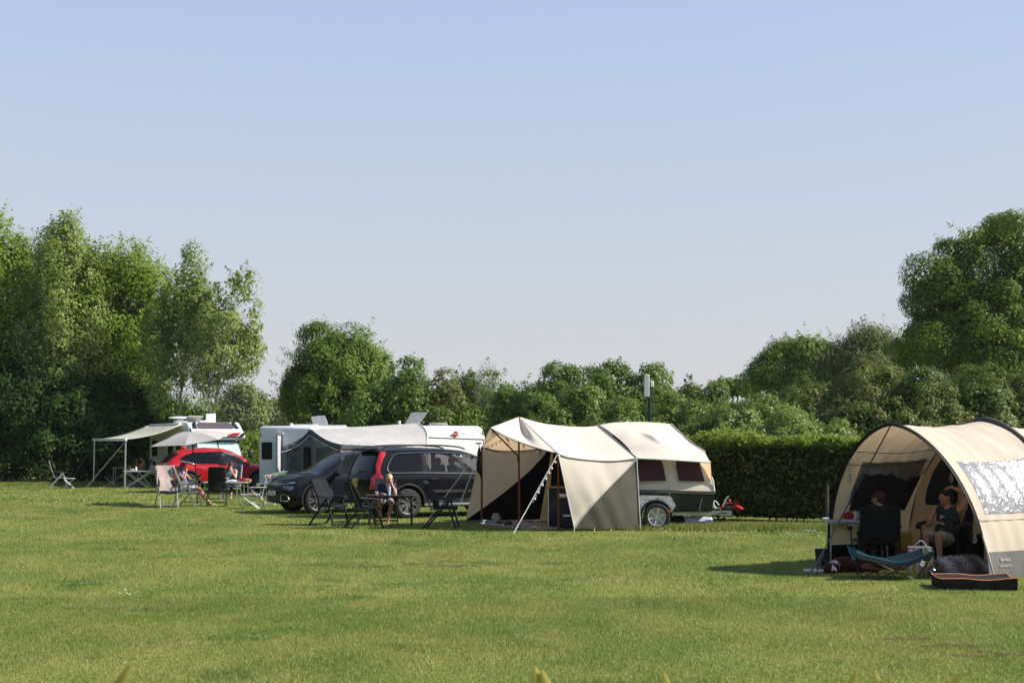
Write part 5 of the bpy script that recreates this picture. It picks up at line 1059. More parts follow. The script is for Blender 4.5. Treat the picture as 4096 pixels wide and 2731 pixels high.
t_=N.new('ShaderNodeBsdfTransparent');x_=N.new('ShaderNodeMixShader');x_.inputs[0].default_value=.78;L.new(t_.outputs[0],x_.inputs[1]);L.new(b.outputs[0],x_.inputs[2]);L.new(x_.outputs[0],N['Material Output'].inputs[0])
def aseg(s0,s1,a0,a1,ns,na,name,mt,off=0,pred=None,wr=.008,label=None,fn=None):
    q=MB()
    def f(u,v):
        s_=s0+(s1-s0)*u;a=a0+(a1-a0)*v;p=arch(s_,a);c=V(Mi)+ax*s_+V((0,0,.4));n=(p-c).normalized()
        return p+n*(off+wr*math.sin(9*a+5*s_+2*math.sin(3*s_+2*a))+wr*.7*math.sin(23*s_+4*a))
    q.grid(fn(f) if fn else f,ns,na,pred=pred);return q.build(name,mt,dt,wc=True,sm=80,label=label)
aM=.155;aW0=.40;aW1=.84  # right side angles: mud flap, window
s0w,s1w=.22,1.72
aseg(0.02,1.85,0,aM,24,3,'mud_flap',MUD)
aseg(0.02,1.85,aM,aW0,30,8,'side_wall',CR2);aseg(0.02,s0w,aW0,aW1,4,12,'side_wall',CR2);aseg(s1w,1.85,aW0,aW1,3,12,'side_wall',CR2)
aseg(s0w,s1w,aW0,aW1,30,22,'side_window',CLR,wr=.012)
aseg(0.02,1.85,aW1,PI*.5,30,20,'roof',CR2);aseg(0.02,1.85,PI*.5,PI*.74,24,16,'roof',TN2,label='inner face of the roof and left wall')
aL0,aL1=PI-1.02,PI-.42
aseg(0.02,.30,PI*.74,aL1,5,8,'side_wall',TN2);aseg(1.68,1.85,PI*.74,aL1,4,8,'side_wall',TN2);aseg(.30,1.68,PI*.74,aL1,24,10,'side_window',CLR,wr=.01)
aseg(0.02,1.85,aL1,PI-.12,24,8,'side_wall',TN2);aseg(0.02,1.85,PI-.12,PI,24,3,'mud_flap',BKC)
aseg(1.85,4.3,0,aM,24,3,'mud_flap',MUD);aseg(1.85,4.3,aM,PI-aM,30,40,'roof',CR2,label='rear roof section behind the second arch');aseg(1.85,4.3,PI-aM,PI,24,3,'mud_flap',MUD);aseg(4.3,5.6,0,PI,8,20,'roof',CR2,label='sloping tail of the tent')
q=MB();Pq=[arch(5.6,PI*k/16) for k in range(17)];q.add(Pq,[tuple(range(17))]);q.build('end_wall',CR2,dt,wc=True)
def tubearc(s_,a0,a1,r,mt,name,off=0.):
    q=MB();P=[arch(s_,a0+(a1-a0)*k/40) for k in range(41)];c=Mi+ax*s_
    P=[p+(p-c-V((0,0,.4))).normalized()*off for p in P];q.tube(P,r,8);return q.build(name,mt,dt,wc=True,sm=60)
PB=mat('black_piping',(.015,.014,.014),.6);PG=mat('dark_grey_arch_sleeve',(.07,.065,.065),.6)
tubearc(.0,.26,PI-.02,.026,PB,'arch_sleeve');tubearc(1.85,.02,PI-.02,.040,PG,'arch_sleeve',.02);tubearc(4.3,.02,PI-.02,.035,PG,'arch_sleeve',.02)
q=MB()
# broad front rim band
q.grid(lambda u,v:arch(0,.28+(PI-.30)*u)+ax*(.05*v-.04)+(arch(0,.28+(PI-.3)*u)-Mi-V((0,0,.4))).normalized()*.012,50,1);q.build('rim_band',PB,dt,wc=True,sm=80)
pb=arch(0,.26);q=MB();q.tube([pb+V((-.0,0,.05)),BRb+V((.08,-.06,0))],.014,8);q.build('pole',ALU,dt,wc=True)
q=MB();q.tube([arch(.02,aW0*.93+.0*k)+V((0,0,0)) for k in range(1)]+[arch(s_,aW0*.90)+ch*.012 for s_ in np.linspace(.05,1.8,16)],.006,4);q.build('seam',CR2,dt,wc=True)
q=MB();q.tube([arch(s_,PI-.78)-ch*-.02 for s_ in np.linspace(.02,1.82,16)],.008,4);q.tube([arch(s_,PI*.70)+V((.01,0,-.02)) for s_ in np.linspace(.02,1.85,14)],.007,4);q.build('inner_seam',mat('brown_tape',(.10,.06,.04),.8),dt,wc=True)
# inner partition at the second arch
SI=1.80
def inner(u,v): # polar fill of arch
    a=PI*u;p=arch(SI,a);c=Mi+ax*SI;p=c+(p-c)*.985;c2=c+V((0,0,.02));q_=c2.lerp(p,v);q_+=ax*(.02*math.sin(14*a)*v);return q_
q=MB();q.grid(inner,48,8);q.build('partition',TN2,dt,wc=True,sm=60)
def onpart(px,py,off=0.): return onpl(px,py,Mi+ax*SI,-ax,off)
MESH=mat('black_mesh',(.018,.018,.02),.85,var=.3,vs=40)
def pp_(name,mt,pts,off,rad,th=.012,label=None):
    q=MB();q.prism(rrect([onpart(*c5(*k),off) for k in pts],rad),ax*th);return q.build(name,mt,dt,wc=True,label=label)
pp_('mesh_door',MESH,[(1145,770),(1165,640),(1215,500),(1275,400),(1330,360),(1400,380),(1425,500),(1420,770)],.05,.08)
pp_('dark_opening',BKC,[(1100,1370),(1110,1060),(1500,1010),(1640,1020),(1640,1380)],.05,.05)
pp_('dark_opening',BKC,[(1502,560),(1530,560),(1560,700),(1580,820),(1510,820)],.06,.03)
# rolled curtain strip by the door
q=MB();P=[onpart(*c5(x,y),.12) for x,y in((1440,400),(1462,560),(1470,760),(1465,900),(1490,1040))];q.tube(P,[.05,.07,.07,.06,.03],10);q.build('rolled_curtain',TN2,dt,wc=True,sm=60)
# left inner wall window cover : black blanket hung inside
def lw(px,py,Y): return W(*c5(px,py),Y)
def blk(u,v):
    a=lw(665,432,21.35).lerp(lw(1172,405,22.3),u);b=lw(512,815,21.25).lerp(lw(985,812,22.1),u);p=a.lerp(b,v)
    p.z-=.17*math.sin(PI*u)*(1-v)*1.0+.03*math.sin(PI*u)*v;p.y+=.02*math.sin(11*u+3*v);return p
q=MB();q.grid(blk,24,14);q.build('blanket',mat('black_blanket',(.012,.012,.02),.95,var=.3,vs=3),dt,wc=True,sm=80)
# guy strap with V
ap_=arch(0,PI/2);gt=G(3237,2308)
q=MB();k_=ap_.lerp(gt,.83);q.tube([ap_,k_],.010,5);q.tube([k_,G(3231,2310)],.013,6);q.tube([k_,G(3262,2308)],.009,6);q.build('guy_strap',PB,dt,wc=True)
q=MB();q.tube([arch(.9,PI-.6),G(3305,2250)],.008,4);q.build('guy_strap',PB,dt,wc=True)
HK=mat('grey_cord',(.28,.28,.27),.8)
for (u,v,Y) in((520,540,20.6),(1370,545,20.9),(1568,1050,19.2)):
    c0=W(*c5(u,v),Y);q=MB()
    for k in range(4):
        d=.006*(k-1.5);e_=.012*(k%2);q.tube([c0+V((d,0,.06)),c0+V((d-.022+e_,0,.0)),c0+V((d-.018,0,-.06-e_)),c0+V((d+.004,.01,-.075+e_)),c0+V((d+.02,0,-.03)),c0+V((d+.010,0,.02)),c0+V((d,0,.06))],.0028,4)
    q.tube([c0+V((0,0,.07)),c0+V((0,0,.27))],.004,4);q.build('cord_hank',HK,dt,wc=True)
lg=arch(.42,.085);n_=(arch(.3,0.0)-arch(.3,.15)).normalized();x_=(arch(.7,.085)-arch(.2,.085)).normalized();z_=(arch(.42,.15)-arch(.42,.02)).normalized()
nn_=x_.cross(z_);LGT=mat('grey_print',(.42,.42,.41),.7)
if nn_.y>0: nn_=-nn_
text_mesh('Bardani',.075,'lettering',LGT,dt,Matrix.Translation(-Mi)@frame(lg+nn_*.012+z_*.05,x_,z_),.001)
text_mesh('BOLZANO 270',.04,'lettering',LGT,dt,Matrix.Translation(-Mi)@frame(lg+nn_*.012-z_*.04,x_,z_),.001)
# second guy corner: groundsheet
q=MB();q.prism([BLb+V((0,0,.012))+ax*1.8,BRb+V((-.1,0,.012))+ax*1.8,BRb+V((0,0,.012))+ax*4.2,BLb+V((0,0,.012))+ax*4.2],(0,0,.01));q.build('groundsheet',BKC,dt,wc=True,sm=0)
# ---------- furniture
FB=mat('black_chair_fabric',(.013,.016,.019),.7,var=.15,vs=5,bump=.3,bs=30,spec=.08);FBk=mat('blue_chair_fabric',(.035,.05,.085),.75,var=.15,vs=5);FG=mat('grey_chair_fabric',(.085,.085,.08),.8,var=.15,vs=5,bump=.2)
FRB=mat('black_frame',(.02,.022,.025),.35,.3,.1);FRA=mat('aluminium_frame',(.50,.51,.53),.32,.8,.08)
def chair(name,label,fab,frm,loc,rz,group,parts=True,rec=1.,quilt=True,arm=None,bh=.71,w_=.245):
    t=thing(name,label,'chair',loc,rz,group)
    def bk(u,v):
        y=-.19-.25*rec*v+(-.05*math.sin(PI*v) if 1 else 0)*-1-.03*max(0,v-.85)/.15;z=.45+bh*v;y-=.0
        x=(u-.5)*2*w_*(1-.10*v**6);y+=.045*(2*abs(u-.5))**2*1.2+.02*math.sin(2.2*PI*v)
        if quilt: y-=.004*abs(math.sin(5*PI*v))
        return (x,y-.01,z)
    q=MB();q.grid(bk,8,24);q.build('backrest',fab,t,sm=50,mods=[('sol',.042),('bev',.008)])
    q=MB();q.grid(lambda u,v:((u-.5)*2*w_,-.19+.48*v,.45-.012*math.sin(PI*v)+.03*(2*abs(u-.5))**2-.035*max(0,v-.8)/.2),8,12);q.build('seat',fab,t,sm=50,mods=[('sol',.042)])
    for sx in(-1,1):
        x=sx*.27
        q=MB();q.grid(lambda u,v:(x+(u-.5)*.05*(1+.3*math.sin(PI*v)),-.24+.50*v,.655-.03*v+.012*math.sin(PI*v)),2,8);q.build('armrest',arm or BLK,t,sm=60,mods=[('sol',.03),('bev',.01)])
        q=MB();q.bar((x,.14,.63),(x,-.42,.0),.024,.04);q.build('leg',frm,t)
        q=MB();q.bar((x*.93,.11,.63),(x*.93,.33,.0),.024,.04);q.build('leg',frm,t)
        q=MB();q.tube([(x*.92,-.24,.42),(x*.92,.02,.435),(x*.92,.27,.44)],.012,6);q.tube([(x*.90,-.21,.42),(x*.90,-.40,.45+bh*.70),(x*.88,-.445,.45+bh*.94)],.013,6);q.build('seat_frame',frm,t)
    q=MB();q.bar((-.27,-.40,.03),(.27,-.40,.03),.03,.02);q.build('crossbar',frm,t)
    q=MB();q.bar((-.25,.30,.09),(.25,.30,.09),.03,.018);q.build('crossbar',frm,t)
    return t
def rzf(dx,dy): return math.atan2(-dx,dy)
BG='black reclining camping chairs around the black table'
c1=chair('camping_chair','black reclining chair left of the black table with its padded front visible',FB,FRB,G(1262+60,2100),rzf(.85,-.62),BG,bh=.58,w_=.26)
def cp(src,label,loc,rz,group=None):
    c=ctree(src);c.location=loc;c.rotation_euler=(0,0,rz);c['label']=label
    if group:c['group']=group
    return c
c2=cp(c1,'black reclining chair with its dark back to the camera, at the table left end',G(1462,2111),rzf(.92,.40))
c3_=cp(c1,'black reclining chair the blond boy sits on behind the table',G(1545,2092),rzf(.12,-1))
c4_=cp(c1,'black reclining chair standing empty in side view left of the trailer tent',G(1772,2113),rzf(.99,-.12))
for c in (c1,c3_):
    q=MB();q.prism([(.11,-.425,1.0),(.16,-.425,1.0),(.16,-.425,1.018),(.13,-.425,1.018)],(0,.05,0));q.build('red_tab',bpy.data.materials['red_plastic'],c)
AG='chairs around the white picnic table'
bc_=chair('camping_chair','silver-framed camping chair draped with a beige towel left of the picnic group',FB,FRA,G(668,2029),rzf(.42,-.91),AG)
wc2=chair('camping_chair','dark grey silver-framed recliner the woman in blue sits on',FG,FRA,G(752,2026),rzf(.97,-.22),AG,arm=mat('grey_arm',(.10,.10,.10),.6))
kc=chair('camping_chair','black high-backed chair with its back to the camera between the two women',FB,FRB,G(868,2024),rzf(-.15,1.),AG)
fc=chair('camping_chair','dark blue chair behind the white table under the woman with her hand on her face',FBk,FRA,G(925,1996),rzf(-.05,-1),AG)
ec=chair('camping_chair','lone black folding chair with silver legs at the far left hedge',FB,FRA,G(238,1951),rzf(.93,.36),None)
# towel
TW=mat('beige_towel',(.40,.33,.30),.95,var=.08,vs=8,bump=.5,bs=40,trans=.1)
tw=thing('towel','beige towel hung over the silver chair back','towel',bc_.location,bc_.rotation_euler.z)
def tf(u,v):
    if v<.78: k=v/.78;vv=1-k;y=-.165-.25*vv+.0;z=.47+.72*vv+.015;y+=.035*(2*abs(u-.5))**2+.012*math.sin(2.2*PI*vv)+.03
    else: k=(v-.78)/.22;y=-.14+.28*k;z=.485+.01*math.sin(9*k+u*7)
    x=(u-.5)*.52*(1-.05*v)+.012*math.sin(10*v+3)
    return (x,y+.0025*math.sin(u*17+2*v)+.004*math.sin(u*6+7*v),z)
q=MB();q.grid(tf,24,40);q.build('cloth',TW,tw,sm=80)
q=MB();q.grid(lambda u,v:((u-.5)*.53,-.42-.065*1-.02*v,1.195-.38*v),12,6);q.build('cloth_back_fold',TW,tw,sm=80)
# tables
def table(name,label,loc,rz,wd,dp,h,top,frm,group=None,cross=True,th=.03,cat='table'):
    t=thing(name,label,cat,loc,rz,group);q=MB();q.box((0,0,h-th/2),(wd,dp,th));q.build('table_top',top,t,mods=[('bev',.006)])
    q=MB();q.box((0,0,h-th-.012),(wd-.06,dp-.06,.02));q.build('apron_frame',frm,t)
    for sx in(-1,1):
        for sy in(-1,1):
            q=MB()
            if cross: q.bar((sx*(wd/2-.06),sy*(dp/2-.06),h-th),(-sx*(wd/2-.10),sy*(dp/2-.06),0),.02,.03)
            else: q.tube([(sx*(wd/2-.08),sy*(dp/2-.07),h-th),(sx*(wd/2-.06),sy*(dp/2-.06),0)],.014,8)
            q.build('leg',frm,t)
        if not cross:
            q=MB();q.tube([(sx*(wd/2-.07),dp/2-.06,h-.16),(sx*.12,0,h-th)],.008,5);q.tube([(sx*(wd/2-.07),-dp/2+.06,h-.16),(sx*.12,0,h-th)],.008,5);q.build('brace',frm,t)
    q=MB();q.tube([(-wd/2+.07,dp/2-.06,.12),(wd/2-.07,dp/2-.06,.12)],.010,6) if cross else q.tube([(-wd/2+.07,-dp/2+.06,.2),(-wd/2+.07,dp/2-.06,.2)],.008,6);q.build('stretcher',frm,t)
    return t
TT=mat('black_table_top',(.035,.033,.035),.35,var=.1);TL=mat('light_grey_table_top',(.40,.41,.42),.45,var=.05)
bt=table('camping_table','black folding table with the boy’s drinks'.replace('’',"'"),G(1562,2101),R(2),1.08,.62,.69,TT,FRB,cross=False,th=.028)
zt=.69
def W_on(px,Y,z): p=W(px,1900,Y);return V((p.x,Y,z))
yb=bt.location.y
def cup(name,label,px,Y,z,r0,r1,h,mt,liq=None,group=None,cat='glass'):
    t=thing(name,label,cat,W_on(px,Y,z),0,group);q=MB();q.lathe([(0,0),(r0,0),(r1,h),(r1-.003,h),(r0-.003,.006),(0,.006)],(0,0,0),None,20);q.build('wall',mt,t,sm=50)
    if liq:
        q=MB();q.lathe([(0,.008),(r0-.004,.008),(r0+(r1-r0)*.6-.004,h*.62),(0,h*.62)],(0,0,0),None,18);q.build('drink',liq,t,sm=50)
    return t
GLA=mat('clear_glass',(.6,.62,.62),.05,alpha=.25,spec=.8)
cup('drinking_glass','glass of orange juice on the black table',1507,yb-.1,zt,.030,.037,.085,GLA,mat('orange_juice',(.75,.22,.06),.3))
cup('drinking_glass','glass of cloudy green drink beside the stacked white cups',1582,yb-.12,zt,.030,.037,.085,GLA,mat('green_drink',(.42,.48,.20),.3))
PLC=mat('white_translucent_plastic',(.62,.65,.72),.3,trans=.3,alpha=.85)
sc_=thing('cup_stack','tall stack of white plastic cups on the black table','cups',W_on(1557,yb-.14,zt))
for k in range(9):
    q=MB();z0=.012*k;q.lathe([(0,z0),(.027,z0),(.038,z0+.105),(.040,z0+.105)],(0,0,0),None,20);q.build('cup',PLC,sc_,sm=50)
q=MB();c0=W_on(1603,yb-.05,zt+.012);q.box(c0,(.16,.09,.02));q.box(c0+V((-.01,0,.03)),(.06,.05,.05));obj('camera','small black camera lying near the boy’s elbow'.replace('’',"'"),'camera',q,BLK,mods=[('bev',.006)])
q=MB();c0=W_on(1524,yb,zt);q.lathe([(0,0),(.035,0),(.045,.02),(.03,.05),(.0,.055)],c0,None,16);obj('bowl','small dark bowl between the juice glass and the cups','bowl',q,BLK)
wt_=table('camping_table','light grey folding table between the two women',G(905,2008),R(-2),1.38,.66,.64,TL,FRA,cross=False)
yt=wt_.location.y
CAN_=mat('red_can_paint',(.50,.01,.015),.25,.4)
for i,(px,lb) in enumerate(((963,'left red drinks can on the grey picnic table'),(972,'right red drinks can on the grey picnic table'))):
    q=MB();c0=W_on(px,yt-.05,.64);q.lathe([(0,0),(.026,0),(.033,.012),(.033,.105),(.027,.118),(0,.118)],c0,None,18);o=obj('drinks_can',lb,'can',q,CAN_,'red cans on the picnic table')
q=MB();c0=W_on(990,yt-.02,.64);q.ell(c0+V((0,0,.045)),(.13,.07,.05));obj('snack_bag','crumpled red and yellow snack bag on the picnic table','bag',q,mat('red_yellow_foil',(.5,.04,.02),.3,.2,col2=(.6,.45,.05),vs=9),sm=20,mods=[('dis',.05,.05)])
q=MB();c0=W_on(985,yt+.2,.64);q.box(c0+V((0,0,.06)),(.16,.1,.1));obj('blue_pouch','blue pouch at the back of the picnic table','pouch',q,mat('blue_cloth',(.03,.04,.3),.7),mods=[('bev',.03)])
q=MB();c0=W_on(928,yt-.08,.655);q.prism([c0+V((-.15,-.1,0)),c0+V((0,-.1,.02)),c0+V((0,.1,.05)),c0+V((-.15,.1,.03))],(0,0,.006));q.prism([c0+V((0.004,-.1,.02)),c0+V((.15,-.1,0)),c0+V((.15,.1,.03)),c0+V((.004,.1,.05))],(0,0,.006));obj('magazine','open white magazine in front of the woman with her hand on her face','magazine',q,VW)
def stool(name,label,loc,rz,w_,h,top,frm,cat='stool',group=None):
    t=thing(name,label,cat,loc,rz,group);q=MB();q.box((0,0,h),(w_,w_*.8,.022));q.build('seat',top,t,mods=[('bev',.006)])
    for sy in(-1,1):
        for sx in(-1,1):
            q=MB();q.tube([(sx*w_*.48,sy*w_*.36,h),(sx*-w_*.1,sy*w_*.36,h*.42),(-sx*w_*.50,sy*w_*.36,0)],.012,6);q.build('leg',frm,t)
    return t
stool('side_table','small white folding side table right of the picnic group',G(1000,2034),R(4),.52,.40,TL,FRA,'side table')
q=MB();c0=G(1000,2034)+V((-.05,0,.412));q.box(c0+V((.1,0,.012)),(.24,.15,.02));q.tube([c0+V((.02,0,.03)),c0+V((.1,.02,.06)),c0+V((.2,0,.04))],.01,6);obj('sandals','pile of tan straps and a booklet on the white side table','sandals',q,mat('tan_leather',(.42,.25,.15),.6),mods=[('bev',.004)])
st2=stool('side_table','small folding table holding a yellow cup left of the green chair',G(1032,2018),R(0),.5,.52,TL,FRA,'side table')
q=MB();q.lathe([(0,0),(.04,0),(.05,.11),(.046,.11),(.038,.008),(0,.008)],st2.location+V((.0,-.05,.531)),None,18);obj('cup','yellow-green plastic cup on the small folding table','cup',q,mat('lime_plastic',(.45,.50,.06),.4))
# camp chair with X legs
def campchair(label,loc,rz,fab,frm,group=None,h=.42,bh=.95,w_=.27,name='folding_armchair'):
    t=thing(name,label,'chair',loc,rz,group)
    q=MB();q.grid(lambda u,v:((u-.5)*2*w_*(1-.05*v),-.22-.12*v-.04*math.sin(PI*u)*(1-v),h+.02+(bh-h)*v+.02*math.cos(PI*2*u)*v),10,10);q.build('backrest',fab,t,sm=60,mods=[('sol',.012)])
    q=MB();q.grid(lambda u,v:((u-.5)*2*w_,-.22+.46*v,h-.05*math.sin(PI*u)*math.sin(PI*v*.9+.2)+.02*v),10,10);q.build('seat',fab,t,sm=60,mods=[('sol',.012)])
    for sx in(-1,1):
        q=MB();q.tube([(sx*w_,-.20,.0),(sx*(w_+.01),-.22,h),(sx*w_*.97,-.35,bh+.02)],.011,7);q.build('back_post',frm,t)
        q=MB();q.tube([(sx*(w_+.03),.22,.22),(sx*(w_+.04),.23,.62)],.011,7);q.build('front_post',frm,t)
        q=MB();q.tube([(sx*(w_+.02),-.26,.64),(sx*(w_+.06),0,.655),(sx*(w_+.05),.27,.635)],[.018,.026,.030],8);q.ell((sx*(w_+.05),.27,.60),(.05,.05,.045));q.build('armrest',frm,t)
        for a,b in(((sx*w_,-.2,h),(-sx*w_,-.2,.0)),((sx*w_,.22,h),(-sx*w_,.22,0)),((sx*(w_+.01),-.2,h),(sx*(w_+.02),.24,0)),((sx*(w_+.01),.24,h),(sx*(w_+.02),-.22,0))):
            q=MB();q.tube([a,b],.009,6);q.build('leg',frm,t)
    return t
BKF=mat('black_camp_fabric',(.014,.014,.015),.9,var=.15,vs=6,spec=.1)
campchair('green folding armchair beside the parked blue-black crossover',G(1085,2020),rzf(-.9,.2),mat('green_camp_fabric',(.02,.10,.05),.8),FRA)
# drying rack
dr=thing('drying_rack','white folding clothes rack beside the crossover bonnet','clothes rack',G(1092,2002))
p_=[W(1052,1905,dr.location.y),W(1128,1885,dr.location.y+.0)]
for k in range(5):
    q=MB();o_=V((.03*k,.12*k,.0));q.tube([p_[0]+o_,p_[1]+o_],.008,5);q.build('bar',VG,dr,wc=True)
q=MB();q.bar(W(1097,1903,dr.location.y-.1),W(1136,1882,dr.location.y-.1),.03,.04);q.build('side_rail',VW,dr,wc=True)
for x in(1060,1124):
    q=MB();a=W(x,1898,dr.location.y);q.tube([a,V((a.x+.1,a.y+.3,0))],.01,5);q.tube([a+V((0,.4,0)),V((a.x-.1,a.y-.1,0))],.01,5);q.build('leg',VG,dr,wc=True)
q=MB();q.grid(quad(W(1062,1901,dr.location.y-.02),W(1083,1899,dr.location.y-.02),W(1082,1914,dr.location.y-.03),W(1065,1915,dr.location.y-.03),.01,(0,-1,0),.006,14),6,5);obj('pink_cloth','small pink cloth drying on the rack','cloth',q,mat('pink_cloth_m',(.62,.33,.38),.9),sm=80,mods=[('sol',.008)])
# parasol
PAR=mat('grey_parasol_cloth',(.56,.525,.52),.85,var=.05,vs=3,trans=.3,bump=.2,bs=6)
ps=thing('parasol','tilted light grey parasol over the picnic group','parasol',G(789,2016))
apx=W(762,1727,41.5);cor=[W(600,1786,41.2),W(740,1781,40.3),W(876,1758,40.3),W(934,1731,41.6),W(860,1722,42.8),W(688,1742,42.6)]
q=MB()
for i in range(6):
    a,b=cor[i],cor[(i+1)%6]
    def f(u,v):
        e_=a.lerp(b,u);m_=apx+(V(((a+b)/2))-apx)*.0;e_=e_+(apx-e_)*.07*math.sin(PI*u)*1.;p=apx.lerp(e_,v);p.z+=.05*math.sin(PI*v)-.02*math.sin(PI*u)*v;return p
    q.grid(f,10,10)
q.build('canopy',PAR,ps,wc=True,sm=60)
for c in cor:
    q=MB();q.tube([apx-V((0,0,.03)),apx.lerp(c,.5)+V((0,0,.02)),c],.006,4);q.build('rib',FRB,ps,wc=True)
q=MB();tj=W(771,1795,41.5);q.tube([apx+V((0,0,.07)),tj],.016,7);q.tube([tj,W(786,1905,41.55),V((G(789,2016).x,G(789,2016).y,0))],.019,8);q.ell(apx+V((0,0,.06)),(.03,.03,.05));q.ell(tj,(.025,.025,.05));q.ell(W(785,1903,41.6),(.035,.035,.05));q.build('pole',FRB,ps,wc=True)
# far awning furniture
table('camping_table','silver folding table in the shade under the motorhome awning',G(553,1950),R(4),1.15,.7,.70,TL,FRA,cross=True)
table('camping_table','small dark folding table with a black box at the far hedge',G(478,1942),0,.6,.45,.82,TT,FRA,cross=False)
q=MB();c0=G(484,1942)+V((0,0,.82));q.box(c0+V((0,0,.11)),(.34,.25,.2));q.tube([c0+V((-.15,-.1,.23)),c0+V((.15,-.1,.23))],.01,5);obj('gas_cooker','black box-shaped cooker on the small far table','cooker',q,BLK,mods=[('bev',.02)])
stool('folding_stool','silver folding stool left of the bright awning leg',G(450,1948),0,.62,.44,FBk,FRA)
stool('folding_stool','silver folding stool right behind the bright awning leg',G(520,1949),0,.62,.44,FBk,FRA)
q=MB();c0=G(545,1950)+V((0,0,.70));q.lathe([(0,0),(.04,0),(.045,.16),(0,.16)],c0+V((0,-.1,0)),None,14);obj('mug','pale mug on the silver awning table','mug',q,VW)
q=MB();c0=G(527,1950)+V((0,0,.70));q.box(c0+V((0,0,.035)),(.12,.1,.07));obj('small_box','small white box on the silver awning table','box',q,VW,mods=[('bev',.01)])
stool('folding_stool','white folding footstool just right of the lone black chair',G(276,1952),R(10),.42,.40,VG,FRA)
# dome tent furniture
gc=campchair('big black folding armchair seen from behind at the tent mouth',G(3507,2276),rzf(.05,1),BKF,FRB,bh=.90,w_=.29)
mc=campchair('black folding armchair the man in the tank top sits on',G(3790,2262),rzf(-.72,-.69),BKF,FRB,bh=.82,h=.34)
dtb=table('camping_table','white-edged aluminium table at the left tent corner',G(3428,2254),R(-6),.98,.6,.70,TL,FRA,cross=False,th=.045)
ty=dtb.location.y
def bottle(label,px,Y,z,mt,h=.27):
    t=thing('bottle',label,'bottle',W_on(px,Y,z),0,'white bottles on the tent table');q=MB();q.lathe([(0,0),(.036,0),(.037,h*.55),(.030,h*.72),(.016,h*.84),(.016,h*.88),(0,h*.88)],(0,0,0),None,20);q.build('body',mt,t,sm=50)
    q=MB();q.lathe([(.0,h*.88),(.019,h*.88),(.019,h),(0,h)],(0,0,0),None,16);q.build('cap',VG,t)
bottle('white bottle standing left of the black chair back',3421,ty-.15,.70,VW,.29)
bottle('pale green bottle half hidden behind the dark-haired head',3514,ty+.15,.70,mat('pale_green_enamel',(.40,.48,.45),.4),.36)
q=MB();c0=W_on(3392,ty-.12,.75);q.ell(c0,(.10,.07,.05));q.tube([c0+V((.0,0,.04)),c0+V((.05,0,.09)),c0+V((.1,0,.04))],.01,6);obj('red_pouch','soft red pouch on the tent table','pouch',q,mat('red_cloth',(.35,.01,.02),.8,var=.3),sm=60,mods=[('dis',.04,.06)])
q=MB();c0=W_on(3345,ty-.1,.706);q.box(c0,(.16,.10,.012));q.box(c0+V((.14,.03,.004)),(.06,.05,.02));obj('cards','small coloured cards spread on the left end of the tent table','cards',q,mat('mixed_card',(.5,.2,.1),.5,col2=(.3,.5,.2),vs=18))
for i,(px,lb) in enumerate(((3277,'left dark rubber boot behind the guy strap'),(3301,'right dark rubber boot behind the guy strap'))):
    p=G(px,2262);q=MB();q.tube([p+V((0,.05,.05)),p+V((0,.06,.15)),p+V((0,.06,.26))],[.05,.045,.055],10);q.ell(p+V((0,-.04,.045)),(.045,.12,.045));q.box(p+V((0,0,.012)),(.09,.26,.024));obj('boot',lb,'boot',q,mat('boot_rubber',(.02,.025,.03),.4) if i==0 else bpy.data.materials['boot_rubber'],'dark boots by the tent')
# dog cot
ct=thing('dog_cot','low folding pet cot with grey sagging seat and teal edging','pet cot',G(3562,2312),R(-4))
TEAL=mat('teal_trim',(.0,.12,.13),.6);CG=mat('slate_fabric',(.03,.042,.058),.9,var=.1,vs=5);w_,d_=.52,.36
def cot(u,v): 
    x=(u-.5)*2;y=(v-.5)*2;e=max(abs(x),abs(y));return (x*w_*(1-.06*(1-abs(y))*abs(x)),y*d_*(1-.10*(1-abs(x))),.22+.15*(abs(x)*abs(y))**1.5+.03*e**4+.012*math.sin(5*x)*y)
q=MB();q.grid(cot,22,16);q.build('seat',CG,ct,sm=80,mods=[('sol',.008)])
q=MB();E_2=[cot(t/16,0) for t in range(17)]+[cot(1,t/12) for t in range(1,13)]+[cot(1-t/16,1) for t in range(1,17)]+[cot(0,1-t/12) for t in range(1,12)]
q.tube(E_2,.011,5,closed=True);q.build('teal_edge',TEAL,ct)
q=MB();q.grid(lambda u,v:V(cot(u,0))+V((0,-.012,-.075*v*(1-.3*math.sin(PI*u)))),20,2);q.build('valance',CG,ct,sm=80)
for sx in(-1,1):
    for sy in(-1,1):
        q=MB();q.tube([(sx*w_*.97,sy*d_*.97,.35),(-sx*w_*.55,sy*d_*.9,0)],.009,6);q.tube([(sx*w_*.97,sy*d_*.97,.35),(sx*w_*.8,-sy*d_*.6,0)],.009,6);q.build('leg',FRB,ct)
q=MB();q.box((.36,-.37,.24),(.055,.004,.075),Matrix.Rotation(.3,3,'Y'));q.build('care_tag',VW,ct)
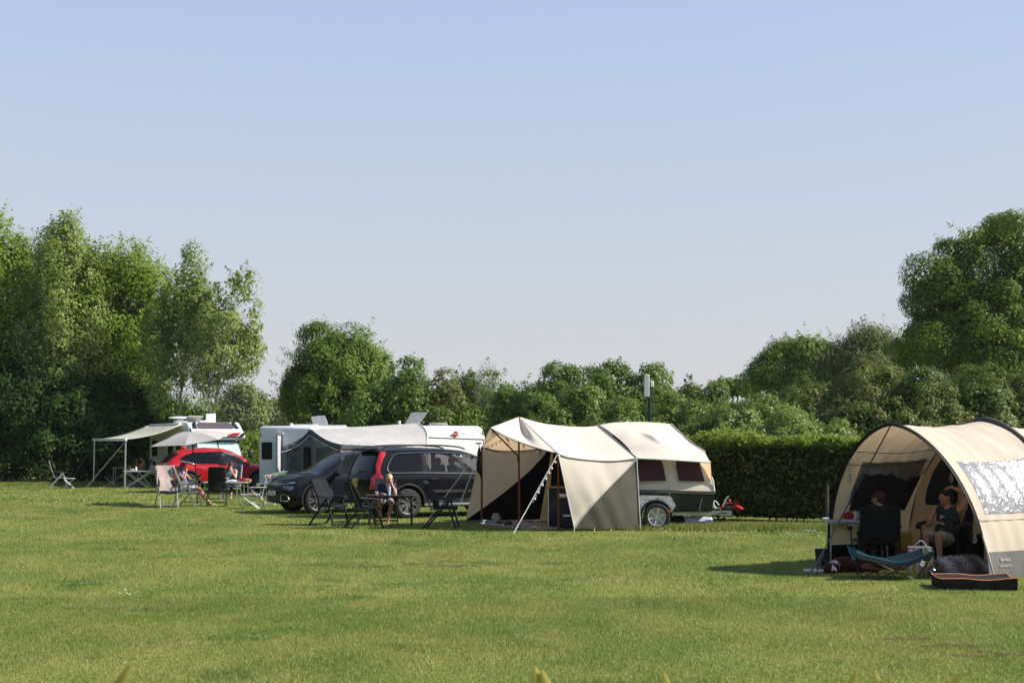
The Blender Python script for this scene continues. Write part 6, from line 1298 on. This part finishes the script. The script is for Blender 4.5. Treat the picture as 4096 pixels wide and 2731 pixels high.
# cooler bag
cb2=thing('cooler_bag','yellow and white striped cooler bag beside the pet cot','bag',G(3681,2294),R(-8))
STR=bpy.data.materials.new('yellow_stripe');STR.use_nodes=True;N=STR.node_tree.nodes;L=STR.node_tree.links;tc=N.new('ShaderNodeTexCoord');sx_=N.new('ShaderNodeSeparateXYZ');L.new(tc.outputs['Object'],sx_.inputs[0])
a_=N.new('ShaderNodeMath');a_.operation='ADD';L.new(sx_.outputs['X'],a_.inputs[0]);L.new(sx_.outputs['Y'],a_.inputs[1]);m_=N.new('ShaderNodeMath');m_.operation='PINGPONG';m_.inputs[1].default_value=.042;L.new(a_.outputs[0],m_.inputs[0]);g_=N.new('ShaderNodeMath');g_.operation='GREATER_THAN';g_.inputs[1].default_value=.021;L.new(m_.outputs[0],g_.inputs[0])
x_=N.new('ShaderNodeMix');x_.data_type='RGBA';L.new(g_.outputs[0],x_.inputs[0]);x_.inputs[6].default_value=(.62,.60,.58,1);x_.inputs[7].default_value=(.60,.32,.03,1);L.new(x_.outputs[2],N['Principled BSDF'].inputs['Base Color']);N['Principled BSDF'].inputs['Roughness'].default_value=.7
q=MB();q.box((0,0,.19),(.31,.22,.38));q.build('body',STR,cb2,mods=[('bev',.018)])
q=MB();q.box((0,0,.382),(.32,.23,.012));q.build('lid_trim',VW,cb2)
q=MB()
for sy in(-1,):
    q.grid(lambda u,v:(-.10+.20*u,sy*.115-.0,.38+.10*math.sin(PI*u)+.011*(v-.5)*2),12,1)
q.build('handle',VW,cb2,mods=[('sol',.006)])
q=MB();q.grid(lambda u,v:(.05+.12*u,-.12-.02*math.sin(PI*u),.40-.13*u+.03*v),8,1);q.build('handle',VW,cb2,mods=[('sol',.006)])
q=MB();p=G(3733,2318);q.tube([p,p+V((.0,0,.12)),p+V((.01,0,.36)),p+V((.02,.0,.38))],.006,6);q.tube([p+V((.0,0,.1)),p+V((-.05,.02,.12)),p+V((.0,0,.15)),p+V((.03,0,.13))],.005,5);obj('tie_out_stake','thin shiny metal stake in front of the striped bag','stake',q,CHR)
q=MB();p=G(3588,2280);q.prism([p+V((-.18,0,0)),p+V((.16,0,0)),p+V((.18,.02,.20)),p+V((-.18,.02,.17))],(0,.18,0));obj('yellow_bag','yellow shopping bag behind the pet cot','bag',q,mat('yellow_plastic',(.28,.18,.02),.6,var=.15),mods=[('bev',.03)])
q=MB();p=G(3618,2262);q.prism([p+V((-.10,0,0)),p+V((.10,0,0)),p+V((.14,.02,.52)),p+V((-.13,.02,.50))],(0,.16,0));obj('red_yellow_bag','red and yellow bag beside the man’s knees'.replace('’',"'"),'bag',q,mat('red_yellow_plastic',(.22,.015,.015),.6,col2=(.30,.18,.02),vs=4,lo=.48,hi=.52),mods=[('bev',.03)])
# dog bed
db=thing('dog_bed','flat black dog cushion with orange piping in front of the tent','dog bed',G(3895,2350),R(-7))
DB=mat('charcoal_felt',(.028,.023,.022),.95,var=.2,vs=9,spec=.1);OR=mat('orange_piping',(.62,.24,.12),.7);bw,bd=.48,.32
def bed(u,v):
    x=(u-.5)*2;y=(v-.5)*2;return (x*bw,y*bd,.135-.018*(1-x*x)*(1-y*y)+.02*abs(x*y)+.008*math.sin(5*x+3*y))
q=MB();q.grid(bed,18,14);q.build('top',DB,db,sm=80)
B4=[(0,0,1,0),(1,0,1,1),(1,1,0,1),(0,1,0,0)]
q=MB()
for (u0,v0,u1,v1) in B4: q.grid(lambda u,v:(lambda p,o: (p[0]+o[0]*.010*math.sin(PI*v)-o[0]*.02*v,p[1]+o[1]*.010*math.sin(PI*v)-o[1]*.02*v,p[2]*(1-v)+.004))(bed(u0+(u1-u0)*u,v0+(v1-v0)*u),((u0+u1-1),(v0+v1-1))),16,6)
q.build('side',DB,db,sm=80)
E_2=[bed(t/16,0) for t in range(17)]+[bed(1,t/12) for t in range(1,13)]+[bed(1-t/16,1) for t in range(1,17)]+[bed(0,1-t/12) for t in range(1,12)]
q=MB();q.tube(E_2,.007,5,closed=True);q.build('orange_piping',OR,db)
# ---------- people and dogs
def skin(n,c): return mat(n,c,.5,0,.10,vs=9,spec=.35)
SK1=skin('skin_fair',(.50,.27,.19));SK2=skin('skin_tanned',(.34,.16,.10));SK3=skin('skin_light_brown',(.42,.22,.15))
EYE=mat('eye',(.02,.015,.012),.2,spec=.8);LIP=mat('lip',(.35,.10,.09),.5)
def fr_(d,up):
    d=V(d).normalized();up=V(up);up=(up-d*up.dot(d));up=up.normalized() if up.length>1e-4 else d.orthogonal().normalized()
    return d,up,d.cross(up)
def hand(q,w_,d,n,side,k=1.,curl=.5):
    # d direction of hand, n palm normal, side +1/-1 thumb side along d x n
    d,n,s=fr_(d,n);s=s*side;w_=V(w_);c=w_+d*.045*k
    M=Matrix((d,s,n)).transposed();q.ell(c,(.050*k,.040*k,.017*k),M,12,m=8);q.cap(w_,w_+d*.02*k,.026*k,.024*k,8)
    for i,(o,l) in enumerate(((-.030,.062),(-.010,.074),(.010,.080),(.030,.070))):
        b=w_+d*.078*k+s*o*k;m1=b+(d*math.cos(curl*.6)+n*math.sin(curl*.6))*l*.5*k;m2=m1+(d*math.cos(curl*1.7)+n*math.sin(curl*1.7))*l*.5*k
        q.cap(b,m1,.0095*k,.0088*k,8);q.cap(m1,m2,.0088*k,.0075*k,8)
    b=w_+d*.022*k+s*.030*k;m1=b+(d*.55+s*.75+n*.25).normalized()*.045*k;m2=m1+(d*.85+s*.25+n*.45).normalized()*.032*k
    q.cap(b,m1,.0125*k,.011*k,8);q.cap(m1,m2,.011*k,.009*k,8)
def human(label,loc,rz,J,sk,k=1.,face=(0,1,0),up=(0,0,1),hair=None,hm=None,clothes=(),hl=(0,0),hr=(0,0),fat=1.,eyes=True,shoes=None,vox=.008,group=None):
    t=thing('person',label,'person',loc,rz,group);g=lambda n:V(J[n]);q=MB()
    P,B,C,N_,H=g('pel'),g('belly'),g('chest'),g('neck'),g('head');f,u,s=fr_(face,up);HM=Matrix((s,f,u)).transposed()
    q.ell(P,(.165*k*fat,.125*k*fat,.115*k),n=14);q.ell(B,(.145*k*fat,.115*k*fat,.13*k),n=14);q.ell(C,(.165*k,.115*k*fat,.14*k),n=14)
    q.cap(P,B,.12*k*fat,.115*k*fat);q.cap(B,C,.112*k*fat,.12*k)
    q.cap(C+V((0,0,.06*k)),N_,.085*k,.055*k);q.cap(N_,H-u*.05*k-f*.02*k,.054*k,.05*k)
    for a in('l','r'):
        sh,el,wr,hp,kn,an=[g(n+a) for n in('sh','el','wr','hip','kn','an')]
        q.cap(C+V((0,0,.07*k)),sh,.075*k,.055*k);q.cap(sh,el,.050*k*fat**.5,.038*k);q.cap(el,el.lerp(wr,.35),.038*k,.038*k);q.cap(el.lerp(wr,.35),wr,.038*k,.024*k)
        q.cap(hp,hp.lerp(kn,.5),.088*k*fat,.072*k);q.cap(hp.lerp(kn,.5),kn,.072*k,.053*k);q.cap(kn,kn.lerp(an,.35),.050*k,.052*k);q.cap(kn.lerp(an,.35),an,.052*k,.034*k)
        td=V(J['toe'+a]) if 'toe'+a in J else V((0,1,-.25)); td.normalize();hz=an+V((0,0,-.035*k))-td*.03*k;q.cap(an,hz,.034*k,.034*k);q.cap(hz,hz+td*.17*k,.036*k,.024*k);q.cap(an,hz+td*.09*k,.032*k,.03*k)
        for i in range(5): b=hz+td*.17*k+td.cross(V((0,0,1))).normalized()*(.022*(i-2)*k*.8);q.cap(b,b+td*.03*k,.011*k,.009*k,6)
        hd=J.get('hand'+a,((0,1,0),(0,0,-1),1,.5));hand(q,wr,hd[0],hd[1],hd[2],k,hd[3])
    # head
    q.ell(H,(.074*k,.094*k,.108*k),HM,16,m=12);q.ell(H+f*.028*k-u*.055*k,(.055*k,.062*k,.058*k),HM,12);q.ell(H+f*.070*k-u*.088*k,(.026*k,.022*k,.02*k),HM,8)
    q.cap(H+f*.088*k+u*.012*k,H+f*.112*k-u*.026*k,.011*k,.016*k,8);q.ell(H+f*.078*k+u*.03*k,(.05*k,.02*k,.012*k),HM,8)
    for a in(-1,1): q.ell(H+s*a*.076*k-f*.006*k-u*.008*k,(.010*k,.020*k,.032*k),HM,8)
    q.build('body',sk,t,mods=[('vox',vox,3)])
    if eyes:
        for a in(-1,1):
            q=MB();q.ell(H+s*a*.031*k+f*.088*k+u*.008*k,(.013*k,.007*k,.007*k),HM,8);q.build('eye',EYE,t)
        q=MB();q.ell(H+f*.096*k-u*.055*k,(.026*k,.008*k,.009*k),HM,8);q.build('mouth',LIP,t)
    if hair:
        q=MB()
        for (a,b,c,rx,ry,rz_) in hair: q.ell(H+s*a*k+f*b*k+u*c*k,(rx*k,ry*k,rz_*k),HM,16,m=12)
        q.build('hair',hm,t,mods=[('vox',.006,1),('dis',.022,.03)])
    for nm,mt_,fn in clothes:
        q=MB();fn(q,g,k,fat);q.build(nm,mt_,t,mods=[('vox',.009,3)])
    return t
def tank(q,g,k,fat,e=.014,sl=False):
    P,B,C=g('pel'),g('belly'),g('chest')
    q.ell(P+V((0,0,.05)),(.170*k*fat,.13*k*fat+e,.09*k),n=14);q.ell(B,(.145*k*fat+e,.115*k*fat+e,.14*k),n=14);q.ell(C-V((0,0,.01)),(.165*k+e*.5,.115*k*fat+e,.14*k),n=14);q.cap(B,C,.112*k*fat+e,.12*k+e)
    for a in'lr':
        sh=g('sh'+a);q.cap(C+V((0,0,.05*k)),sh.lerp(C,.40)+V((0,0,.03*k)),.10*k,.072*k)
        if sl: q.cap(C+V((0,0,.06*k)),sh,.08*k+e*.5,.058*k+e*.6);q.cap(sh,sh.lerp(g('el'+a),.55),.062*k,.062*k)
def tee(q,g,k,fat): tank(q,g,k,fat,.016,True)
def shorts(q,g,k,fat,L_=.72):
    P=g('pel');q.ell(P,(.18*k*fat,.14*k*fat,.115*k),n=14)
    for a in'lr': h,kn=g('hip'+a),g('kn'+a);e=h.lerp(kn,L_);q.cap(P,h,.13*k*fat,.10*k*fat);q.cap(h,e,.102*k*fat,.085*k*fat**.5)
def pants(q,g,k,fat):
    shorts(q,g,k,fat,1.)
    for a in'lr': q.cap(g('kn'+a),g('kn'+a).lerp(g('an'+a),.6),.07*k,.06*k)
SH_=[(0,-.015,.030,.082,.098,.092),(0,-.045,.0,.080,.072,.085)]
seat0=dict(pel=(0,0,.55),belly=(0,-.03,.70),chest=(0,-.07,.88),neck=(0,-.06,1.05),head=(0,-.02,1.20),shl=(-.19,-.07,1.0),shr=(.19,-.07,1.0),hipl=(-.09,.05,.53),hipr=(.09,.05,.53),knl=(-.13,.42,.53),knr=(.13,.42,.53),anl=(-.14,.47,.09),anr=(.14,.47,.09),ell=(-.26,.05,.76),elr=(.26,.05,.76),wrl=(-.18,.27,.70),wrr=(.18,.27,.70))
# boy
BLD=mat('blond_hair',(.52,.38,.19),.6,var=.35,vs=25,stretch=(1,1,.3))
J=dict(seat0);J.update(pel=(0,-.02,.53),belly=(0,.02,.66),chest=(-.01,.08,.80),neck=(-.035,.15,.94),head=(-.06,.215,1.045),shl=(-.17,.10,.90),shr=(.15,.08,.88),ell=(-.20,.34,.73),wrl=(-.105,.30,.95),elr=(.22,.14,.68),wrr=(.10,.34,.70),
  hipl=(-.08,.05,.52),hipr=(.08,.05,.52),knl=(-.11,.40,.50),knr=(.17,.36,.52),anl=(-.03,.30,.08),anr=(.13,.24,.08),handl=((.25,.05,.95),(.3,-.9,0),-1,.5),handr=((-.6,.7,0),(0,0,-1),-1,.5))
human('blond boy in a dark blue t-shirt resting his head on one hand',G(1545,2094),rzf(.12,-1),J,SK1,.86,face=(-.1,.75,-.62),up=(0,.6,.8),hair=[(0,-.018,.036,.088,.104,.095),(0,.045,.06,.072,.055,.05),(0,-.045,.0,.082,.07,.08)],hm=BLD,
  clothes=[('t_shirt',mat('navy_shirt',(.018,.018,.055),.85),tee),('shorts',mat('grey_shorts',(.22,.21,.22),.85,var=.1),lambda q,g,k,f:shorts(q,g,k,f,.62))])
# woman in blue
RH=mat('dark_red_hair',(.09,.015,.015),.5,var=.5,vs=30);J=dict(seat0)
J.update(pel=(0,-.08,.54),belly=(0,-.10,.68),chest=(0,-.17,.86),neck=(0,-.17,1.03),head=(0,-.09,1.16),shl=(-.19,-.17,.98),shr=(.19,-.17,.98),hipl=(-.10,-.02,.54),hipr=(.10,-.02,.54),knl=(-.10,.38,.52),knr=(.14,.40,.50),anl=(.0,.72,.14),anr=(.02,.80,.10),
  elr=(.24,.06,.80),wrr=(.10,.06,1.02),handr=((-.35,.1,.9),(-.2,-1,.2),1,1.2),ell=(-.24,.05,.76),wrl=(-.12,.28,.76),handl=((.3,.9,.15),(0,0,1),1,.4))
wm=human('person in a blue tank top reading a tablet with one hand at the mouth',G(742,2024),rzf(.97,-.22),J,SK2,.98,face=(.1,.95,-.35),hair=[(0,-.02,.034,.086,.102,.094),(0,-.05,-.01,.083,.072,.09)],hm=RH,fat=1.18,
  clothes=[('tank_top',mat('blue_top',(.055,.16,.48),.85),tank),('shorts',mat('light_grey_shorts',(.36,.36,.34),.85),shorts)])
q=MB();
for a,lab in(('l',0),('r',0)):
    q=MB();p=V(J['an'+a])+V((0,.05,-.075));q.tube([p+V((0,-.09,0)),p+V((0,.02,0)),p+V((0,.15,.01))],[.035,.042,.03],8);q.build('shoe',mat('lime_shoe',(.28,.42,.08),.6) if a=='l' else bpy.data.materials['lime_shoe'],wm)
pt=wm.location;Rz=Matrix.Rotation(wm.rotation_euler.z,3,'Z')
q=MB();c0=pt+Rz@V((-.03,.40,.86));q.box(c0,(.15,.012,.21),Rz@Matrix.Rotation(R(-35),3,'X'));obj('tablet','dark tablet held by the person in blue','tablet',q,INK,mods=[('bev',.004)])
# woman at table
DH=mat('dark_brown_red_hair',(.05,.015,.015),.5,var=.5,vs=30);J=dict(seat0)
J.update(pel=(0,-.04,.52),belly=(0,0,.66),chest=(0,.03,.82),neck=(-.01,.07,.98),head=(-.03,.12,1.10),shl=(-.19,.04,.93),shr=(.19,.04,.93),ell=(-.24,.30,.70),wrl=(-.09,.28,.93),handl=((.3,-.05,.9),(.4,-.9,0),-1,.6),elr=(.25,.22,.72),wrr=(.08,.36,.69),handr=((-.8,.5,0),(0,0,-1),-1,.4))
human('person in a grey-green top rubbing the forehead at the grey table',G(922,1994),rzf(-.05,-1),J,SK1,.95,face=(-.1,.85,-.5),up=(0,.4,.9),hair=[(0,-.02,.034,.086,.102,.094),(0,-.04,-.04,.086,.07,.11),(-.07,.0,-.04,.02,.045,.08),(.07,.0,-.04,.02,.045,.08)],hm=DH,fat=1.05,
  clothes=[('tank_top',mat('grey_green_top',(.17,.19,.16),.85),tank),('trousers',mat('dark_trousers',(.03,.035,.05),.85),pants)])
# man under far awning
J=dict(seat0);J.update(knl=(-.10,.42,.62),knr=(.10,.46,.78),anl=(-.1,.80,.46),anr=(.1,.72,.46),elr=(.20,.12,.82),wrr=(.08,.16,1.06),handr=((-.3,-.1,.9),(0,-1,0),1,1.),chest=(0,-.12,.88),neck=(0,-.12,1.05),head=(0,-.07,1.2),shl=(-.2,-.13,1.0),shr=(.2,-.13,1.0))
pm=G(540,1948);human('bare-chested person in the deep shade of the motorhome awning',V((pm.x,pm.y+.75,0)),rzf(-.86,-.3),J,SK2,1.,face=(.2,.9,-.1),hair=SH_,hm=INK,clothes=[('shorts',mat('navy_shorts',(.02,.02,.05),.9),shorts)],vox=.011)
cp(fc,'dark folding chair under the motorhome awning',V((pm.x+.05,pm.y+.75,0)),rzf(-.86,-.3)); 
# man in dome tent
BH=mat('short_black_hair',(.015,.010,.009),.6,var=.4,vs=30);J=dict(seat0)
J.update(pel=(0,.02,.42),belly=(0,-.07,.55),chest=(0,-.17,.73),neck=(.0,-.20,.90),head=(.02,-.17,1.045),shl=(-.20,-.20,.86),shr=(.20,-.20,.86),hipl=(-.09,.08,.42),hipr=(.09,.08,.42),knl=(-.10,.47,.50),knr=(.10,.47,.50),anl=(-.10,.42,.10),anr=(.12,.40,.10),
  ell=(-.31,-.30,1.06),wrl=(-.07,-.20,1.20),handl=((.85,.15,-.2),(-.2,0,-1),1,.7),elr=(.27,-.06,.62),wrr=(.08,.08,.66),handr=((-.9,.3,.05),(0,0,-1),-1,.4))
# body faces camera-left; wr/ell mirrored so the raised arm is the one nearer the right
Jm={a:b for a,b in J.items()}
man=human('person in a dark tank top with one arm raised over the head',G(3777,2264),rzf(-.62,-.78),dict(Jm),SK3,1.02,face=(.55,.75,-.02),hair=[(0,-.018,.040,.084,.100,.086),(0,-.045,.01,.080,.068,.08),(0,.03,.075,.06,.05,.035)],hm=BH,
  clothes=[('tank_top',mat('dark_green_tank',(.020,.030,.032),.9),tank),('shorts',mat('denim_shorts',(.20,.23,.25),.9,var=.25,vs=12,col2=(.36,.36,.33)),lambda q,g,k,f:shorts(q,g,k,f,.70))])
q=MB();Cc=V(J['chest'])+V((.02,.145,-.03))
for k in range(15):
    a=PI*(k/14);r0,r1=.045,.072+.012*(k%2);q.bar(Cc+V((r0*math.cos(a),-.018*abs(math.cos(a)),r0*math.sin(a)*.9)),Cc+V((r1*math.cos(a),-.035*abs(math.cos(a)),r1*math.sin(a)*.9)),.005,.004,up=(0,1,0))
q.tube([Cc+V((-.04,-.006,-.01)),Cc+V((-.01,.0,.028)),Cc+V((.008,0,.01)),Cc+V((.022,0,.024)),Cc+V((.045,-.008,-.012))],.004,4);q.tube([Cc+V((-.05,-.01,-.02)),Cc+V((.05,-.01,-.02))],.004,4)
q.build('shirt_print',VW,man)
# second person in tent, back to camera
J=dict(seat0);J.update(pel=(0,.0,.46),belly=(0,.0,.60),chest=(0,.02,.78),neck=(0,.05,.93),head=(0,.08,1.03),shl=(-.19,.02,.88),shr=(.19,.02,.88),elr=(.30,.10,.68),ell=(-.27,.22,.72),wrl=(-.10,.42,.74),wrr=(.18,.35,.70),hipl=(-.09,.06,.45),hipr=(.09,.06,.45),knl=(-.1,.42,.47),knr=(.1,.42,.47),anl=(-.1,.42,.1),anr=(.1,.42,.1))
human('dark-haired person with glasses behind the big black chair back',G(3528,2264),rzf(-.25,.97),J,SK3,1.0,face=(-.5,.8,-.15),hair=[(0,-.018,.030,.086,.102,.092),(0,-.045,-.01,.084,.074,.09)],hm=DH,
  clothes=[('t_shirt',mat('black_shirt',(.012,.012,.014),.9),tee),('trousers',bpy.data.materials['dark_trousers'],pants)])
# dogs
DBR=mat('brown_white_coat',(.055,.017,.010),.8,var=.2,vs=20,spec=.1,bump=.6,bs=50);WCO=mat('white_fur',(.62,.58,.56),.85,var=.1,vs=20,bump=.6,bs=60);MUZ=mat('dog_nose',(.02,.015,.015),.4)
d1=thing('dog','brown and white dog lying flat beside the guy strap, head toward the camera','dog',G(3335,2292),0)
q=MB();q.cap((.10,.15,.11),(.55,.28,.12),.115,.12);q.ell((.32,.22,.11),(.30,.14,.12),n=16);q.cap((.10,.15,.11),(-.02,.03,.085),.09,.07);q.ell((-.01,-.02,.075),(.078,.085,.068));q.cap((-.01,-.07,.06),(-.03,-.17,.045),.045,.03)
for a in(-1,1): q.ell((-.01+a*.075,.0,.10),(.02,.045,.05))
q.cap((.05,.10,.06),(-.20,.05,.04),.045,.03);q.cap((-.20,.05,.04),(-.36,.06,.03),.03,.022);q.cap((.10,.08,.05),(-.10,.0,.035),.04,.028);q.cap((-.10,0,.035),(-.26,-.01,.03),.028,.022)
q.cap((.55,.25,.08),(.40,-.02,.07),.08,.045);q.cap((.40,-.02,.07),(.62,-.06,.04),.035,.028);q.cap((.66,.3,.1),(.92,.25,.05),.03,.018);q.build('body',DBR,d1,mods=[('vox',.009,3),('dis',.012,.03)])
q=MB();q.ell((.03,.07,.10),(.085,.075,.082));q.cap((-.02,-.105,.092),(-.022,-.03,.135),.018,.016);q.cap((-.03,-.16,.055),(-.025,-.11,.075),.031,.034);q.build('white_ruff',WCO,d1,mods=[('vox',.008,2),('dis',.03,.025)])
q=MB();q.cap((-.26,.055,.036),(-.40,.06,.032),.030,.028);q.build('white_paw',WCO,d1,mods=[('vox',.007,2)])
q=MB();q.cap((-.17,-.005,.034),(-.30,-.015,.03),.030,.026);q.build('white_paw',WCO,d1,mods=[('vox',.007,2)])
q=MB();q.ell((-.035,-.195,.048),(.016,.012,.012));q.build('nose',MUZ,d1)
for a in(-1,1):
    q=MB();q.ell((-.01+a*.04,-.085,.105),(.009,.006,.006));q.build('eye',EYE,d1)
FURL=leafmat('merle_fur',(.13,.09,.07),(.36,.30,.27),(.70,.64,.60),.7,.1)
d2=thing('dog','shaggy grey-brown dog curled up behind the black dog cushion','dog',G(3838,2305),R(-5))
bl=[(-.16,.0,.14,.22,.17,.15),(.12,.03,.15,.26,.19,.16),(.30,.0,.11,.16,.15,.12),(-.33,-.05,.09,.12,.10,.09)]
q=MB();
for b in bl: q.ell(b[:3],tuple(k*.88 for k in b[3:]),n=14)
q.cap((-.2,-.10,.05),(-.36,-.18,.04),.05,.035);q.cap((.1,-.12,.05),(-.08,-.2,.04),.05,.032);q.cap((-.33,-.07,.09),(-.43,-.13,.06),.05,.03);q.ell((-.34,.02,.16),(.03,.04,.05));q.ell((-.29,-.06,.16),(.03,.035,.05));q.build('body',mat('grey_brown_coat',(.10,.08,.075),.85,var=.4,vs=8),d2,mods=[('vox',.012,2),('dis',.03,.04)])
rg=np.random.default_rng(3);Pp,Dd=sample(bl,9000,rg,.86,.94,.02)
L3=.048;n=len(Pp);dr_=Dd+rg.normal(size=(n,3))*.4+np.array([.9,-.3,-.7]);dr_/=np.linalg.norm(dr_,axis=1)[:,None];sd=np.cross(dr_,Dd);sd/=np.linalg.norm(sd,axis=1)[:,None];T=np.zeros((n,3,3));T[:,0]=Pp-sd*.004;T[:,1]=Pp+sd*.004;T[:,2]=Pp+dr_*L3*(.5+rg.random((n,1)))
tone=np.clip(.5+.6*np.sin(Pp[:,0]*17+Pp[:,2]*9)*np.cos(Pp[:,1]*13+Pp[:,0]*7)+rg.normal(size=n)*.15,0,1)
rawmesh('fur',T.reshape(-1,3),3,FURL,tone,d2)
q=MB();q.ell((-.455,-.145,.055),(.016,.014,.013));q.build('nose',MUZ,d2)
# unseen hedges added to darken reflections and cut sky light
def offhedge(label,pts,seed,n):
    b=[(x,y,2.6+1.1*math.sin(i*.9),3.6,3.6,4.2+1.2*math.sin(i*.9)) for i,(x,y) in enumerate(pts)];m_=pts[len(pts)//2];base=V((m_[0],m_[1],0));h=thing('unseen_hedge',label,'hedge',base)
    cr,C=crown('foliage',b,n,40,.5,.42,LD,h,seed,lo=.7,fill=.3,lobe=1.2);limbs(h,(m_[0],m_[1],-.1),C,(m_[0],m_[1],5),.2,30,BARK,np.random.default_rng(1))
offhedge('unseen tall hedge added behind the camera to darken reflections',[(x,-15-2*abs(math.sin(x))) for x in range(-44,45,5)],200,1700)
offhedge('unseen tall hedge added beyond the right edge to darken car reflections',[(27+.12*y,y) for y in range(-12,50,5)],201,1100)
offhedge('unseen tall hedge added beyond the left edge to cut sky light',[(-31-.05*y,y) for y in range(-12,55,5)],202,1200)
# ---------- thin summer haze between camera and the far trees
hm=bpy.data.materials.new('haze');hm.use_nodes=True;N=hm.node_tree.nodes;L=hm.node_tree.links;N.clear();o_=N.new('ShaderNodeOutputMaterial');v_=N.new('ShaderNodeVolumePrincipled');v_.inputs['Color'].default_value=(.9,.93,1,1);v_.inputs['Density'].default_value=.00013;v_.inputs['Anisotropy'].default_value=.3;L.new(v_.outputs[0],o_.inputs['Volume'])
q=MB();q.box((0,560,11),(1300,1180,26));tag(q.build('haze',hm,sm=0),None,None,kind='stuff')
